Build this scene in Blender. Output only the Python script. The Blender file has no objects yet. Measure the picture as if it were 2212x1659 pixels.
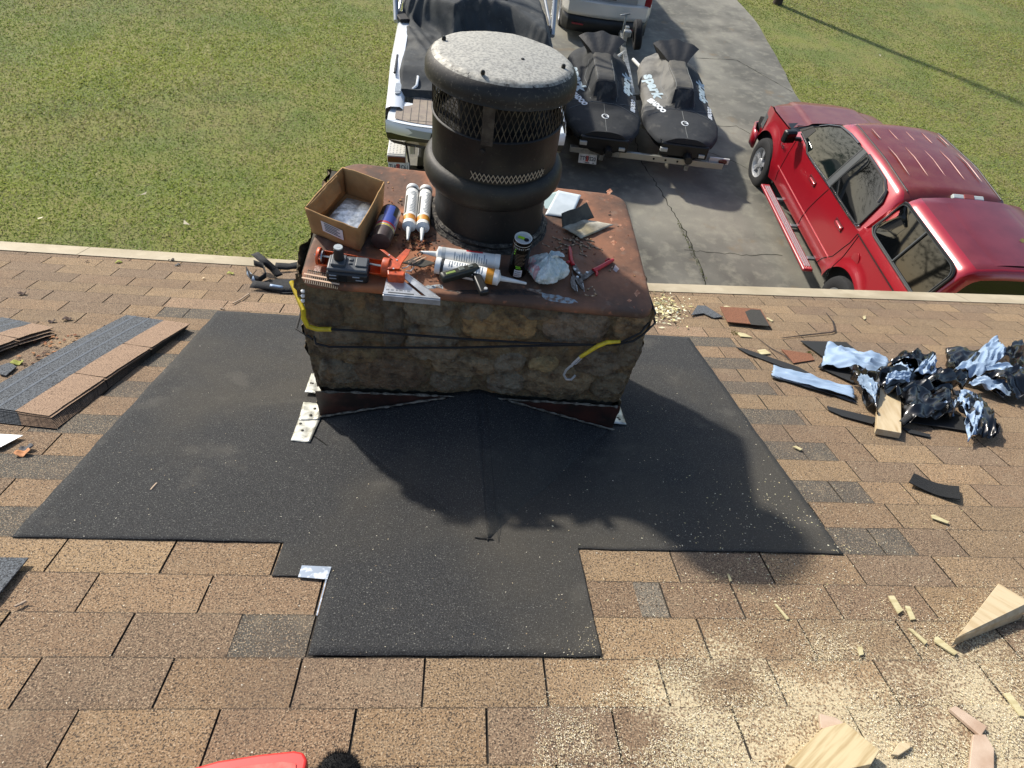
import bpy, bmesh, math, random
import numpy as np
from mathutils import Vector, Matrix, noise as mnoise
random.seed(7); rng = np.random.default_rng(7)
scene = bpy.context.scene
C = scene.collection
R_ = math.radians

# ------------------------------------------------------------------ camera
F_PX, CX, CY = 1352.0, 1106.0, 829.5            # focal length in a 2212 px wide frame
CAM = np.array([0.9416, -0.3890, 5.5700])
RW = np.array([[0.9940072121, -0.0290213439, 0.1053917639],
               [0.0467974411, -0.7583287214, -0.6501903950],
               [0.0987910006, 0.6512260068, -0.7524260936]])
cam = bpy.data.cameras.new('camera'); camo = bpy.data.objects.new('camera', cam); C.objects.link(camo)
cam.sensor_width = 36.0; cam.lens = 36.0 * F_PX / 2212.0; cam.clip_start = 0.02; cam.clip_end = 900
Mx = Matrix([[RW[0][0], -RW[1][0], -RW[2][0], CAM[0]],
             [RW[0][1], -RW[1][1], -RW[2][1], CAM[1]],
             [RW[0][2], -RW[1][2], -RW[2][2], CAM[2]], [0, 0, 0, 1]])
camo.matrix_world = Mx
scene.camera = camo
# ------------------------------------------------------------------ light
SUN_EL = R_(36.5); sdir = Vector((-0.85, 1.0, 0)).normalized()
tosun = Vector((sdir.x * math.cos(SUN_EL), sdir.y * math.cos(SUN_EL), math.sin(SUN_EL)))
w = bpy.data.worlds.new("World"); scene.world = w; w.use_nodes = True
nt = w.node_tree; sky = nt.nodes.new('ShaderNodeTexSky'); sky.sky_type = 'NISHITA'; sky.sun_disc = False
sky.sun_elevation = SUN_EL; sky.sun_rotation = math.atan2(sdir.x, sdir.y); sky.dust_density = 1.6; sky.air_density = 1.0
nt.links.new(sky.outputs[0], nt.nodes['Background'].inputs[0]); nt.nodes['Background'].inputs[1].default_value = 0.14
sl = bpy.data.lights.new('sun', 'SUN'); so = bpy.data.objects.new('sun', sl); C.objects.link(so)
sl.energy = 4.3; sl.angle = R_(2.4); sl.color = (1.0, 0.94, 0.84)
so.rotation_euler = tosun.to_track_quat('Z', 'Y').to_euler(); so.location = (0, 0, 30)
scene.view_settings.view_transform = 'Standard'; scene.view_settings.look = 'None'
scene.view_settings.exposure = 0.5; scene.view_settings.gamma = 1.0

# ------------------------------------------------------------------ geometry of the place
SL = R_(20.6); cs, sn = math.cos(SL), math.sin(SL)
Z0 = 3.9305
def RP(u, v, n=0.0):                       # roof coordinates (along eave, down slope, out of the roof) -> world
    return Vector((u, v * cs + n * sn, Z0 - v * sn + n * cs))
def ray(q): return RW.T @ np.array([(q[0] - CX) / F_PX, (q[1] - CY) / F_PX, 1.0])
def atz(q, z): d = ray(q); t = (z - CAM[2]) / d[2]; return Vector(CAM + d * t)
def onroof(q, n=0.0):                      # a point of the roof, in roof coordinates
    d = ray(q); N = np.array([0, sn, cs]); o = np.array(RP(0, 0, n)); t = ((o - CAM) @ N) / (d @ N); X = CAM + d * t
    return float(X[0]), float((X - np.array([0, 0, Z0])) @ np.array([0, cs, -sn]))
PA, PB = 4.2352, -0.047                      # the pan is a little lower on one side
def panz(x): return PA + PB * (x - 0.463)
def onpan(q, h=0.0):
    d = ray(q); n = np.array([-PB, 0, 1.0]); o = np.array([0.463, 0, PA + h]); t = ((o - CAM) @ n) / (d @ n); return Vector(CAM + d * t)
def zz(o, s): return lambda x, y: ((o[0] + x / s) / 1.8228, (o[1] + y / s) / 1.8228)
q1 = zz((1150, 600), 2.654); q2 = zz((1600, 600), 2.328); q3 = zz((1480, 0), 2.3695); q4 = zz((2150, 0), 2.371)
q5 = zz((2850, 300), 1.746); q6 = zz((1100, 1050), 1.427); q7 = zz((0, 900), 1.6592); q8 = zz((2500, 1100), 1.4439)
q9 = zz((2050, 720), 3.4556); qL = zz((0, 1900), 1.4763); qR = zz((2200, 2050), 1.2074)
def qD(x, y): return (x, y)

# ------------------------------------------------------------------ materials
def lin(h):
    if isinstance(h, str):
        h = h.lstrip('#'); c = [int(h[i:i + 2], 16) / 255 for i in (0, 2, 4)]
        return tuple(x / 12.92 if x <= 0.04045 else ((x + 0.055) / 1.055) ** 2.4 for x in c) + (1,)
    return tuple(h) + (1,)
MATS = {}
def mat(name, c, rough=0.6, metal=0.0, c2=None, sc=20, det=5, lo=0.4, hi=0.6, bump=0.0, bsc=None, coat=0.0, alpha=1.0,
        trans=0.0, layers=(), spec=None, attr=None, attrmix=1.0, stretch=None, sheen=0.0, bdist=0.01):
    """principled material; c2 is a second colour mixed in by noise, layers are (colour, scale, lo, hi, amount)"""
    if name in MATS: return MATS[name]
    m = bpy.data.materials.new(name); m.use_nodes = True; n = m.node_tree; b = n.nodes['Principled BSDF']; MATS[name] = m
    b.inputs['Roughness'].default_value = rough; b.inputs['Metallic'].default_value = metal
    b.inputs['Coat Weight'].default_value = coat; b.inputs['Alpha'].default_value = alpha; b.inputs['Transmission Weight'].default_value = trans
    if coat: b.inputs['Coat Roughness'].default_value = 0.16
    if spec is not None: b.inputs['Specular IOR Level'].default_value = spec
    b.inputs['Base Color'].default_value = lin(c); m.diffuse_color = lin(c)
    tc = n.nodes.new('ShaderNodeTexCoord'); vec = tc.outputs['Object']
    if stretch:
        mp = n.nodes.new('ShaderNodeMapping'); mp.inputs['Scale'].default_value = stretch; n.links.new(vec, mp.inputs[0]); vec = mp.outputs[0]
    def nz(scale, detail=5, rgh=0.55):
        t = n.nodes.new('ShaderNodeTexNoise'); t.inputs['Scale'].default_value = scale; t.inputs['Detail'].default_value = detail
        t.inputs['Roughness'].default_value = rgh; n.links.new(vec, t.inputs['Vector']); return t.outputs['Fac']
    def ramp(f, a, z_):
        r = n.nodes.new('ShaderNodeMapRange'); r.inputs['From Min'].default_value = a; r.inputs['From Max'].default_value = z_
        n.links.new(f, r.inputs['Value']); return r.outputs[0]
    def mix(f, A, B, amt=1.0, mode='MIX'):
        x = n.nodes.new('ShaderNodeMix'); x.data_type = 'RGBA'; x.blend_type = mode
        if f is None: x.inputs[0].default_value = amt
        elif amt != 1.0:
            mm = n.nodes.new('ShaderNodeMath'); mm.operation = 'MULTIPLY'; mm.inputs[1].default_value = amt; n.links.new(f, mm.inputs[0]); n.links.new(mm.outputs[0], x.inputs[0])
        else: n.links.new(f, x.inputs[0])
        for k, s in ((6, A), (7, B)):
            if hasattr(s, 'is_output'): n.links.new(s, x.inputs[k])
            else: x.inputs[k].default_value = s
        return x.outputs[2]
    col = None
    if attr:
        a = n.nodes.new('ShaderNodeVertexColor'); a.layer_name = attr; col = a.outputs[0]
    base = col if col is not None else lin(c)
    if c2 is not None: base = mix(ramp(nz(sc, det), lo, hi), base, lin(c2))
    for (lc, ls, llo, lhi, am) in layers: base = mix(ramp(nz(ls, 4), llo, lhi), base, lin(lc), am)
    if hasattr(base, 'is_output'): n.links.new(base, b.inputs['Base Color'])
    if bump:
        bn = n.nodes.new('ShaderNodeBump'); bn.inputs['Strength'].default_value = bump; bn.inputs['Distance'].default_value = bdist
        n.links.new(nz(bsc or sc, 4), bn.inputs['Height']); n.links.new(bn.outputs[0], b.inputs['Normal'])
    m['_n'] = 1
    return m

# ------------------------------------------------------------------ mesh helpers
class MB:
    def __init__(s): s.v = []; s.f = []; s.c = []; s.mi = []; s.cur = 0
    def add(s, vs, fs, col=None):
        o = len(s.v); s.v += [tuple(x) for x in vs]
        for f in fs: s.f.append(tuple(i + o for i in f)); s.c.append(col); s.mi.append(s.cur)
        return s
    def box(s, c, d, M=None, col=None):
        x, y, z = [k / 2 for k in d]
        vs = [Vector((a * x, b * y, e * z)) for a in (-1, 1) for b in (-1, 1) for e in (-1, 1)]
        if M is not None: vs = [M @ v for v in vs]
        vs = [v + Vector(c) for v in vs]
        return s.add(vs, [(0, 1, 3, 2), (4, 6, 7, 5), (0, 4, 5, 1), (2, 3, 7, 6), (0, 2, 6, 4), (1, 5, 7, 3)], col)
    def prism(s, pts, t, col=None, off=None):
        """pts: closed 3-D outline, extruded by vector t"""
        n = len(pts); t = Vector(t); a = [Vector(p) for p in pts]; b = [p + t for p in a]
        return s.add(a + b, [tuple(range(n))[::-1], tuple(range(n, 2 * n))] + [(i, (i + 1) % n, n + (i + 1) % n, n + i) for i in range(n)], col)
    def rings(s, rings, cap0=True, cap1=True, closed=True, col=None):
        n = len(rings[0]); vs = [p for r in rings for p in r]; fs = []
        for k in range(len(rings) - 1):
            for i in range(n if closed else n - 1):
                j = (i + 1) % n; fs.append((k * n + i, k * n + j, (k + 1) * n + j, (k + 1) * n + i))
        if cap0 and closed: fs.append(tuple(range(n))[::-1])
        if cap1 and closed: fs.append(tuple(range((len(rings) - 1) * n, len(rings) * n)))
        return s.add(vs, fs, col)
    def tube(s, pts, r, n=8, col=None, cap=True, flat=1.0):
        pts = [Vector(p) for p in pts]; rs = r if isinstance(r, (list, tuple)) else [r] * len(pts); R = []; up = None
        for i, p in enumerate(pts):
            d = (pts[min(i + 1, len(pts) - 1)] - pts[max(i - 1, 0)]).normalized()
            if up is None: up = Vector((0, 0, 1)) if abs(d.z) < .9 else Vector((1, 0, 0))
            a = d.cross(up).normalized(); b = a.cross(d).normalized(); up = b
            R.append([p + a * math.cos(2 * math.pi * k / n) * rs[i] + b * math.sin(2 * math.pi * k / n) * rs[i] * flat for k in range(n)])
        return s.rings(R, cap, cap, True, col)
    def lathe(s, prof, c=(0, 0, 0), n=32, M=None, cap0=True, cap1=True, col=None, a0=0, a1=None):
        full = a1 is None; a1_ = 2 * math.pi if full else a1; N = n if full else n + 1; R = []
        for (r, z) in prof:
            ring = [Vector((r * math.cos(a0 + (a1_ - a0) * k / n), r * math.sin(a0 + (a1_ - a0) * k / n), z)) for k in range(N)]
            if M is not None: ring = [M @ p for p in ring]
            R.append([p + Vector(c) for p in ring])
        return s.rings(R, cap0, cap1, full, col)
    def grid(s, fn, nu, nv, col=None, keep=None):
        vs = [fn(i / nu, j / nv) for j in range(nv + 1) for i in range(nu + 1)]; fs = []
        for j in range(nv):
            for i in range(nu):
                if keep and not keep((i + .5) / nu, (j + .5) / nv): continue
                a = j * (nu + 1) + i; fs.append((a, a + 1, a + nu + 2, a + nu + 1))
        return s.add(vs, fs, col)
    def build(s, name, mats, parent=None, smooth=False, rim=None, bevel=0, solid=0, sub=0, seg=2, M=None, doubles=False, angle=40):
        me = bpy.data.meshes.new(name)
        vs = s.v if M is None else [tuple(M @ Vector(p)) for p in s.v]
        me.from_pydata(vs, [], s.f); me.update()
        if not isinstance(mats, (list, tuple)): mats = [mats]
        for m in mats: me.materials.append(m)
        if len(mats) > 1: me.polygons.foreach_set('material_index', s.mi)
        if any(c is not None for c in s.c):
            ca = me.color_attributes.new('Col', 'FLOAT_COLOR', 'CORNER'); arr = np.ones((len(me.loops), 4), dtype=np.float32)
            k = 0
            for f, c in zip(s.f, s.c):
                if c is not None: arr[k:k + len(f), :3] = c[:3]
                k += len(f)
            ca.data.foreach_set('color', arr.ravel())
        if doubles:
            bm = bmesh.new(); bm.from_mesh(me); bmesh.ops.remove_doubles(bm, verts=bm.verts, dist=1e-5); bm.to_mesh(me); bm.free()
        o = bpy.data.objects.new(name, me); C.objects.link(o)
        if parent is not None: o.parent = parent
        if smooth: me.polygons.foreach_set('use_smooth', [True] * len(me.polygons)); me.set_sharp_from_angle(angle=R_(angle))
        if solid: md = o.modifiers.new('s', 'SOLIDIFY'); md.thickness = solid; md.offset = 0
        if solid and rim is not None: me.materials.append(rim); md.material_offset_rim = 1
        if bevel: md = o.modifiers.new('b', 'BEVEL'); md.width = bevel; md.segments = seg; md.limit_method = 'ANGLE'; md.angle_limit = R_(35)
        if sub: md = o.modifiers.new('u', 'SUBSURF'); md.levels = sub; md.render_levels = sub
        return o
def tag(o, label=None, cat=None, group=None, kind=None):
    if label: o['label'] = label
    if cat: o['category'] = cat
    if group: o['group'] = group
    if kind: o['kind'] = kind
    return o
def thing(name, label, cat, M=None, group=None):
    o = bpy.data.objects.new(name, None); C.objects.link(o); o.empty_display_size = .1
    if M is not None: o.matrix_world = M if isinstance(M, Matrix) else Matrix.Translation(M)
    return tag(o, label, cat, group)
def copy_tree(o, parent=None):
    c = o.copy(); C.objects.link(c)
    if parent is not None: c.parent = parent
    for ch in [x for x in bpy.data.objects if x.parent == o]: copy_tree(ch, c)
    return c
def frame(o, x, z):
    x = Vector(x).normalized(); z = Vector(z); z = (z - x * z.dot(x)).normalized(); y = z.cross(x)
    return Matrix([[x.x, y.x, z.x, o[0]], [x.y, y.y, z.y, o[1]], [x.z, y.z, z.z, o[2]], [0, 0, 0, 1]])
RN = Vector((0, sn, cs)); PN = Vector((-PB, 0, 1)).normalized()
def roofframe(qa, qb, n=0.0):
    a = RP(*onroof(qa, n), n); b = RP(*onroof(qb, n), n); return frame(a, b - a, RN), (b - a).length
def panframe(qa, qb, h=0.0):
    a = onpan(qa, h); b = onpan(qb, h); return frame(a, b - a, PN), (b - a).length
def text(s, size=1.0, shear=0.0, ext=0.0, align='CENTER', bold=0.0, space=1.0, res=3):
    cu = bpy.data.curves.new('t', 'FONT'); cu.body = s; cu.size = size; cu.shear = shear; cu.align_x = align; cu.align_y = 'CENTER'
    cu.offset = bold; cu.space_character = space; cu.resolution_u = res
    ob = bpy.data.objects.new('t', cu); C.objects.link(ob); dg = bpy.context.evaluated_depsgraph_get(); dg.update()
    me = bpy.data.meshes.new_from_object(ob.evaluated_get(dg)); bm = bmesh.new(); bm.from_mesh(me)
    bmesh.ops.triangulate(bm, faces=bm.faces)
    vs = [v.co.copy() for v in bm.verts]; bm.verts.index_update(); fs = [tuple(v.index for v in f.verts) for f in bm.faces]
    bm.free(); bpy.data.objects.remove(ob); bpy.data.meshes.remove(me); bpy.data.curves.remove(cu)
    return vs, fs
def textobj(name, s, size, M, m, parent, **k):
    vs, fs = text(s, size, **k); b = MB(); b.add([M @ v for v in vs], fs); return b.build(name, m, parent)
def fbm(x, y, z=0.0, s=1.0): return mnoise.fractal(Vector((x * s, y * s, z)), 1.0, 2.0, 4)
def sstep(a, b, x): t = min(1, max(0, (x - a) / (b - a))); return t * t * (3 - 2 * t)

# ================================================================== SETTING
m_lawn = mat('lawn_soil', '#6e752e', .95, c2='#77733e', sc=3, lo=.35, hi=.65, bump=.6, bsc=40, bdist=.03,
             layers=(('#8f8658', 60, .5, .7, .6), ('#56682c', .8, .45, .6, .6)))
def lawn_h(x, y): return -0.02 + 0.03 * fbm(x, y, 0, .3)
b = MB()
b.grid(lambda i, j: Vector((-14 + 40 * i, 2.5 + 32 * j, lawn_h(-14 + 40 * i, 2.5 + 32 * j))), 120, 96)
# the same sheet goes on to the horizon all round
xs = [-500, -14, 26, 500]; ys = [-500, 2.5, 34.5, 500]
for i in range(3):
    for j in range(3):
        if i == 1 and j == 1: continue
        b.add([(xs[i], ys[j], -.03), (xs[i + 1], ys[j], -.03), (xs[i + 1], ys[j + 1], -.03), (xs[i], ys[j + 1], -.03)], [(0, 1, 2, 3)])
tag(b.build('lawn', m_lawn, smooth=True), kind='structure')

# concrete drive
edgeR = [(8.0, 1.5), (8.1, 5.0), (8.15, 9.0), (8.15, 11.5), (8.12, 13.1), (8.3, 14.6), (8.42, 16.2), (8.5, 17.4), (8.38, 19.1), (8.0, 21), (7.4, 24), (6.8, 30)]
edgeL = [(0.12, 1.5), (0.1, 5.0), (0.06, 9.0), (0.0, 11.5), (-.05, 13.1), (-.1, 14.6), (-.1, 16.2), (-.05, 17.4), (.2, 19.1), (.8, 21), (2.0, 24), (2.8, 30)]
def edge_at(E, y):
    for (x0, y0), (x1, y1) in zip(E, E[1:]):
        if y0 <= y <= y1: return x0 + (x1 - x0) * (y - y0) / (y1 - y0)
    return E[-1][0] if y > E[-1][1] else E[0][0]
m_conc = mat('concrete', '#6b6960', .9, c2='#514f48', sc=1.1, det=10, lo=.38, hi=.66, bump=.35, bsc=90, bdist=.004,
             layers=(('#8f8b7d', .28, .48, .60, .7), ('#4d4b44', .45, .53, .63, .75), ('#93907f', 6, .5, .75, .5), ('#4c4a44', 160, .55, .7, .4), ('#7b6a50', 2.2, .62, .72, .5)))
b = MB()
def drv(i, j):
    y = 1.5 + 28.5 * j; xl, xr = edge_at(edgeL, y), edge_at(edgeR, y); wob = .03 * fbm(3.1, y, 1, 1.5)
    return Vector((xl + (xr - xl) * i + (wob if i == 1 else 0), y, .035))
b.grid(drv, 24, 90)
o = b.build('driveway', m_conc, solid=0.06); tag(o, kind='structure')
# real cracks and joints cut as thin dark grooves
m_crack = mat('crack_dirt', '#2a2a20', 1)
def crack(pts, wd=.012, jit=.05, col=m_crack, seed=0, parent=o):
    P = []; r = random.Random(seed)
    for (a, c) in zip(pts, pts[1:]):
        a = Vector((*a, 0)); c = Vector((*c, 0)); n = max(2, int((c - a).length / .08))
        for k in range(n): P.append(a.lerp(c, k / n) + Vector((r.uniform(-jit, jit), r.uniform(-jit, jit), 0)) * .5)
    P.append(Vector((*pts[-1], 0))); vs = []
    for k, p in enumerate(P):
        d = (P[min(k + 1, len(P) - 1)] - P[max(0, k - 1)]).normalized(); nn = Vector((-d.y, d.x, 0)); ww = wd * r.uniform(.35, 1.2)
        vs += [(p + nn * ww)[:2] + (.0668,), (p - nn * ww)[:2] + (.0668,)]
    bb = MB(); bb.add(vs, [(2 * k, 2 * k + 2, 2 * k + 3, 2 * k + 1) for k in range(len(P) - 1)]); return bb.build('crack', col, parent)
G = lambda q: tuple(atz(q, .067))[:2]
crack([G(q4(820, 1240)), G(q4(880, 1480)), G(q4(990, 1659)), G(qD(1480, 500)), G(qD(1522, 600)), (4.3, 5.2)], .010, .045, seed=1)
crack([G(q4(880, 1525)), G(q4(1000, 1510)), G(q4(1200, 1490)), G(q4(1400, 1400)), G(q4(1560, 1440)), G(q4(1778, 1520)), G(qD(1640, 380))], .007, .05, seed=2)
crack([G(qD(1480, 540)), G(qD(1600, 550)), G(qD(1690, 552))], .007, .05, seed=3)
crack([G(q4(1400, 540)), G(q4(1778, 560)), (8.1, 13.2)], .014, .02, seed=4)
crack([G(q4(1500, 1160)), G(q4(1650, 1180)), G(q4(1778, 1175)), G(qD(1640, 300))], .008, .03, seed=5)
crack([(.2, 13.6), (2.0, 13.5), (4.2, 13.4)], .012, .02, seed=6)
crack([G(qD(1225, 480)), G(qD(1300, 540)), G(qD(1360, 610))], .006, .05, seed=7)
m_weed = mat('weed_in_crack', '#56611f', .8)
b = MB()
for k in range(240):
    t = random.random(); a = Vector((*G(qD(1465, 480)), .067)); c = Vector((*G(qD(1526, 612)), .067)); p = a.lerp(c, t) + Vector((random.gauss(0, .018), random.gauss(0, .02), 0))
    h = random.uniform(.01, .03); d = Vector((random.uniform(-.02, .02), random.uniform(-.02, .02), h)); e = Vector((random.uniform(-.006, .006), random.uniform(-.006, .006), 0))
    b.add([p - e, p + e, p + d], [(0, 1, 2)])
tag(b.build('crack_weeds', m_weed), 'small dry weeds growing in the driveway crack', 'weeds', kind='stuff')

# grass: real blades over the part of the lawn the photo shows
def patch_n(x, y, s, o=0.0): return mnoise.noise(Vector((x * s + o, y * s - o, o)))
gv = []; gf = []; gc = []
def blades(n, x0, x1, y0, y1, test, dens_fn):
    X = rng.uniform(x0, x1, n); Y = y0 + (y1 - y0) * rng.random(n) ** 1.25
    for x, y in zip(X, Y):
        if not test(x, y): continue
        q = patch_n(x, y, .28) * 2.0 + .5 * patch_n(x, y, 1.1, 4)
        brown = dens_fn(x, y)
        f = q * .9 + random.gauss(0, .30)
        far = (y - 4) / 16
        h = random.uniform(.012, .036) * (1 + .4 * q); wd = random.uniform(.005, .011) * (1 + .8 * far)
        a = random.uniform(0, 6.283); lean = random.uniform(.8, 2.2) * h
        ca, sa = math.cos(a), math.sin(a); k = len(gv); z = .0 + lawn_h(x, y) - .004
        dx, dy = -sa * wd, ca * wd
        gv.extend([(x - dx, y - dy, z), (x + dx, y + dy, z), (x + ca * lean, y + sa * lean, z + h)])
        gf.append((k, k + 1, k + 2))
        K_ = .98 if x < 4 else .72; g = Vector((.40, .45, .085)) * K_; dk = Vector((.16, .25, .03)) * K_; st = Vector((.58, .52, .28)) * K_; br = Vector((.36, .29, .17)) * K_
        t = min(1, max(0, .5 + f)); c = dk.lerp(g, t); 
        if random.random() < .16 + .22 * brown: c = c.lerp(st, random.uniform(.3, .9))
        if random.random() < .15 + .5 * brown: c = c.lerp(br, random.uniform(.3, .9))
        gc.append(c)
offdrive = lambda x, y: not (edge_at(edgeL, y) - .02 < x < edge_at(edgeR, y) + .02) 
blades(250000, -12.5, .15, 5.0, 18.5, offdrive, lambda x, y: max(0, min(1, .22 + 1.3 * patch_n(x, y, .45, 9))))
blades(250000, 8.0, 23, 5.2, 26, offdrive, lambda x, y: max(0, min(1, .62 + .9 * patch_n(x, y, .5, 3) - .9 * math.exp(-(x - 8.2) / .8))))
b = MB(); b.v = gv; b.f = gf; b.c = gc; b.mi = [0] * len(gf)
m_grass = mat('grass_blades', '#6f7d35', .75, attr='Col', c2=None, layers=(), spec=.25)
n_ = m_grass.node_tree; vc = n_.nodes.new('ShaderNodeVertexColor'); vc.layer_name = 'Col'; n_.links.new(vc.outputs[0], n_.nodes['Principled BSDF'].inputs['Base Color'])
tr_ = n_.nodes.new('ShaderNodeBsdfTranslucent'); n_.links.new(vc.outputs[0], tr_.inputs[0]); mx_ = n_.nodes.new('ShaderNodeMixShader'); mx_.inputs[0].default_value = .35
n_.links.new(n_.nodes['Principled BSDF'].outputs[0], mx_.inputs[1]); n_.links.new(tr_.outputs[0], mx_.inputs[2]); n_.links.new(mx_.outputs[0], n_.nodes['Material Output'].inputs[0])
tag(b.build('grass', m_grass), 'short mown grass of the lawn, green with straw patches', 'grass', kind='stuff')
# leaf litter / clover clumps
b = MB(); m_leaf = mat('pale_leaf', '#cbbfa0', .8)
for q in ((222, 302), (405, 482), (535, 300), (1005, 290), (1700, 205), (2095, 160), (310, 420), (640, 560), (90, 470), (1900, 120), (160, 60)):
    p = atz(q, .03); r = .05
    b.add([p + Vector((random.uniform(-r, r), random.uniform(-r, r), random.uniform(0, .03))) for _ in range(4)], [(0, 1, 2, 3)])
tag(b.build('fallen_leaves', m_leaf), 'a few pale dry leaves lying on the lawn', 'leaves', kind='stuff')

# utility pole whose foot shows at the top edge; its shadow crosses the lawn
wd_ = mat('pole_wood', '#4a3d31', .9, c2='#2f271f', sc=8, stretch=(6, 6, .6), bump=.5, bsc=20)
p = atz(qD(1679, 8), 0)
t = thing('utility_pole', 'round brown wooden utility pole standing on the far lawn', 'pole', Vector((p.x, p.y, 0)))
b = MB(); b.lathe([(.13, -.1), (.128, 1), (.115, 5), (.10, 9)], n=20); b.build('post', wd_, t, smooth=True)
b = MB(); b.box((0, 0, 8.4), (1.8, .1, .12)); b.build('cross_arm', wd_, t, bevel=.01)

# ================================================================== HOUSE
def dust_layer(m):
    """cream sawdust lying over the lower right part of the roof"""
    n = m.node_tree; bs = n.nodes['Principled BSDF']; src = bs.inputs['Base Color'].links[0].from_socket
    tc = n.nodes.new('ShaderNodeTexCoord'); sp = n.nodes.new('ShaderNodeSeparateXYZ'); n.links.new(tc.outputs['Object'], sp.inputs[0])
    def mr(s, a, b_, c_=0, d_=1):
        r = n.nodes.new('ShaderNodeMapRange'); r.interpolation_type = 'SMOOTHSTEP'; r.inputs[1].default_value = a; r.inputs[2].default_value = b_; r.inputs[3].default_value = c_; r.inputs[4].default_value = d_; n.links.new(s, r.inputs[0]); return r.outputs[0]
    def mul(a, b_, op='MULTIPLY'):
        q = n.nodes.new('ShaderNodeMath'); q.operation = op; n.links.new(a, q.inputs[0])
        if isinstance(b_, (int, float)): q.inputs[1].default_value = b_
        else: n.links.new(b_, q.inputs[1])
        return q.outputs[0]
    def nz(s, d=4):
        t = n.nodes.new('ShaderNodeTexNoise'); t.inputs['Scale'].default_value = s; t.inputs['Detail'].default_value = d; n.links.new(tc.outputs['Object'], t.inputs['Vector']); return t.outputs['Fac']
    reg = mul(mr(sp.outputs[0], -.55, .15), mr(sp.outputs[1], .42, .12)); reg = mul(reg, mr(sp.outputs[0], 3.0, 1.6, .35, 1))
    a = mul(mul(nz(4.2, 5), reg, 'MULTIPLY'), 1.0); a = mr(mul(a, nz(150, 3), 'MULTIPLY'), .20, .30)
    x = n.nodes.new('ShaderNodeMix'); x.data_type = 'RGBA'; n.links.new(mul(a, .72), x.inputs[0]); n.links.new(src, x.inputs[6]); x.inputs[7].default_value = lin('#c7b998'); n.links.new(x.outputs[2], bs.inputs['Base Color'])
EX = 0.13574; TB = 0.3048
def warp(u, v):
    k = max(0, (u - 2.3) / 3.16); return v + .29 * k * (max(v, 0) / 3.2) ** 2
def RPW(u, v, n=0.0): return RP(u, warp(u, v), n)
house = thing('house', 'single storey house seen from its brown shingle roof', 'house', Vector((1.5, 0, 0)))
Ml = Matrix.Translation((-1.5, 0, 0))
m_sh = mat('shingle_granules', '#8a6f55', .95, attr='Col', c2='#3a2f25', sc=230, det=2, lo=.50, hi=.60, bump=1.0, bsc=230, bdist=.003,
           layers=(('#b8a285', 250, .53, .65, .65), ('#5a4c40', 2.6, .5, .7, .35), ('#8d7d66', 9, .55, .75, .25)))
dust_layer(m_sh)
b = MB(); rs = random.Random(3)
tone = [lin(c)[:3] for c in ('#80684e', '#886f52', '#79624b', '#8b7355', '#735f4b', '#816b50')]
dark = lin('#4a4842')[:3]; lite = lin('#92785f')[:3]; edgec = lin('#1d1b19')[:3]
FELT = [(-.31, 2.275), (-.31, .545), (.462, .535), (.462, .405), (.632, .402), (.612, .140), (1.372, .140), (1.372, .40), (1.372, .53), (2.272, .54), (2.302, 2.272)]
for r in range(-9, 24):
    ph = (.5 if r % 2 else 0.0) if r < 9 else (0.0 if r % 2 else .5)
    if r == 22: ph = .45
    v0, v1 = r * EX, (r + 1) * EX
    i0, i1 = -11, 27
    for i in range(i0, i1):
        u0 = (i + ph) * TB + (rs.uniform(-.0012, .0012)); u1 = (i + 1 + ph) * TB - .0055
        if v1 > 3.05: v1 = 3.05
        if v1 <= v0: continue
        base = rs.choice(tone); k = rs.uniform(.86, 1.10); col = tuple(min(1, c * k) for c in base)
        if r == 17 and (-.62 < u0 < .2 or 1.95 < u0 < 2.3): col = lite
        lift = rs.uniform(0, .0012)
        segs = [(u0, u1, col, 0.0)]
        # tabs torn off beside the underlayment show the grey layer below
        if 4 <= r <= 16 and r % 2 == 0:
            for (a, c_) in ((-.61 + .02 * rs.random(), -.31), (2.28, 2.54 + .03 * rs.random())):
                if u0 < c_ and u1 > a:
                    new = []
                    for (s0, s1, cc, dn) in segs:
                        if s0 < a: new.append((s0, min(s1, a), cc, dn))
                        if max(s0, a) < min(s1, c_): new.append((max(s0, a), min(s1, c_), dark, -.003))
                        if s1 > c_: new.append((max(s0, c_), s1, cc, dn))
                    segs = new
        if r == 1:   # two grey patches close to the lower strip
            new = []
            for (s0, s1, cc, dn) in segs:
                if s0 < .60 and s1 > .42: new += [(s0, .42, cc, dn), (.42, min(s1, .61), dark, -.003)]
                else: new.append((s0, s1, cc, dn))
            segs = new
        if r == 2 and u0 < 1.6 < u1: segs = [(u0, 1.36, col, 0), (1.375, 1.60, lin('#6b655a')[:3], -.002), (1.605, u1, col, 0)]
        for (a, c_, cc, dn) in segs:
            if c_ - a < .004: continue
            n0, n1 = .0005 + dn * .3, .0048 + lift + dn
            ns = 3; P = []; vm = v1 - .0042
            for kk in range(ns + 1):
                u = a + (c_ - a) * kk / ns; jag = rs.uniform(-.0012, .0012)
                P.append((RPW(u, v0, n0), RPW(u, vm + jag, n1 - .0002), RPW(u, v1 + jag, n1), RPW(u, v1 + jag, n1 - .0046)))
            vs = [p for tr in P for p in tr]; fs = []
            for kk in range(ns):
                q = 4 * kk; fs += [(q, q + 4, q + 5, q + 1)]
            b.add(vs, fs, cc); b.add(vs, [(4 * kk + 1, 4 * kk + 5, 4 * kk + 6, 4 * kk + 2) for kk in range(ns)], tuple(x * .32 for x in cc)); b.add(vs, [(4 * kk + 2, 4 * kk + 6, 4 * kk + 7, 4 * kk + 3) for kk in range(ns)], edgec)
            b.add([P[0][0], P[0][2], P[0][3], P[-1][0], P[-1][2], P[-1][3]], [(0, 1, 2), (3, 5, 4)], edgec)
roof = b.build('roof', m_sh, house, M=Ml)
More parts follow.
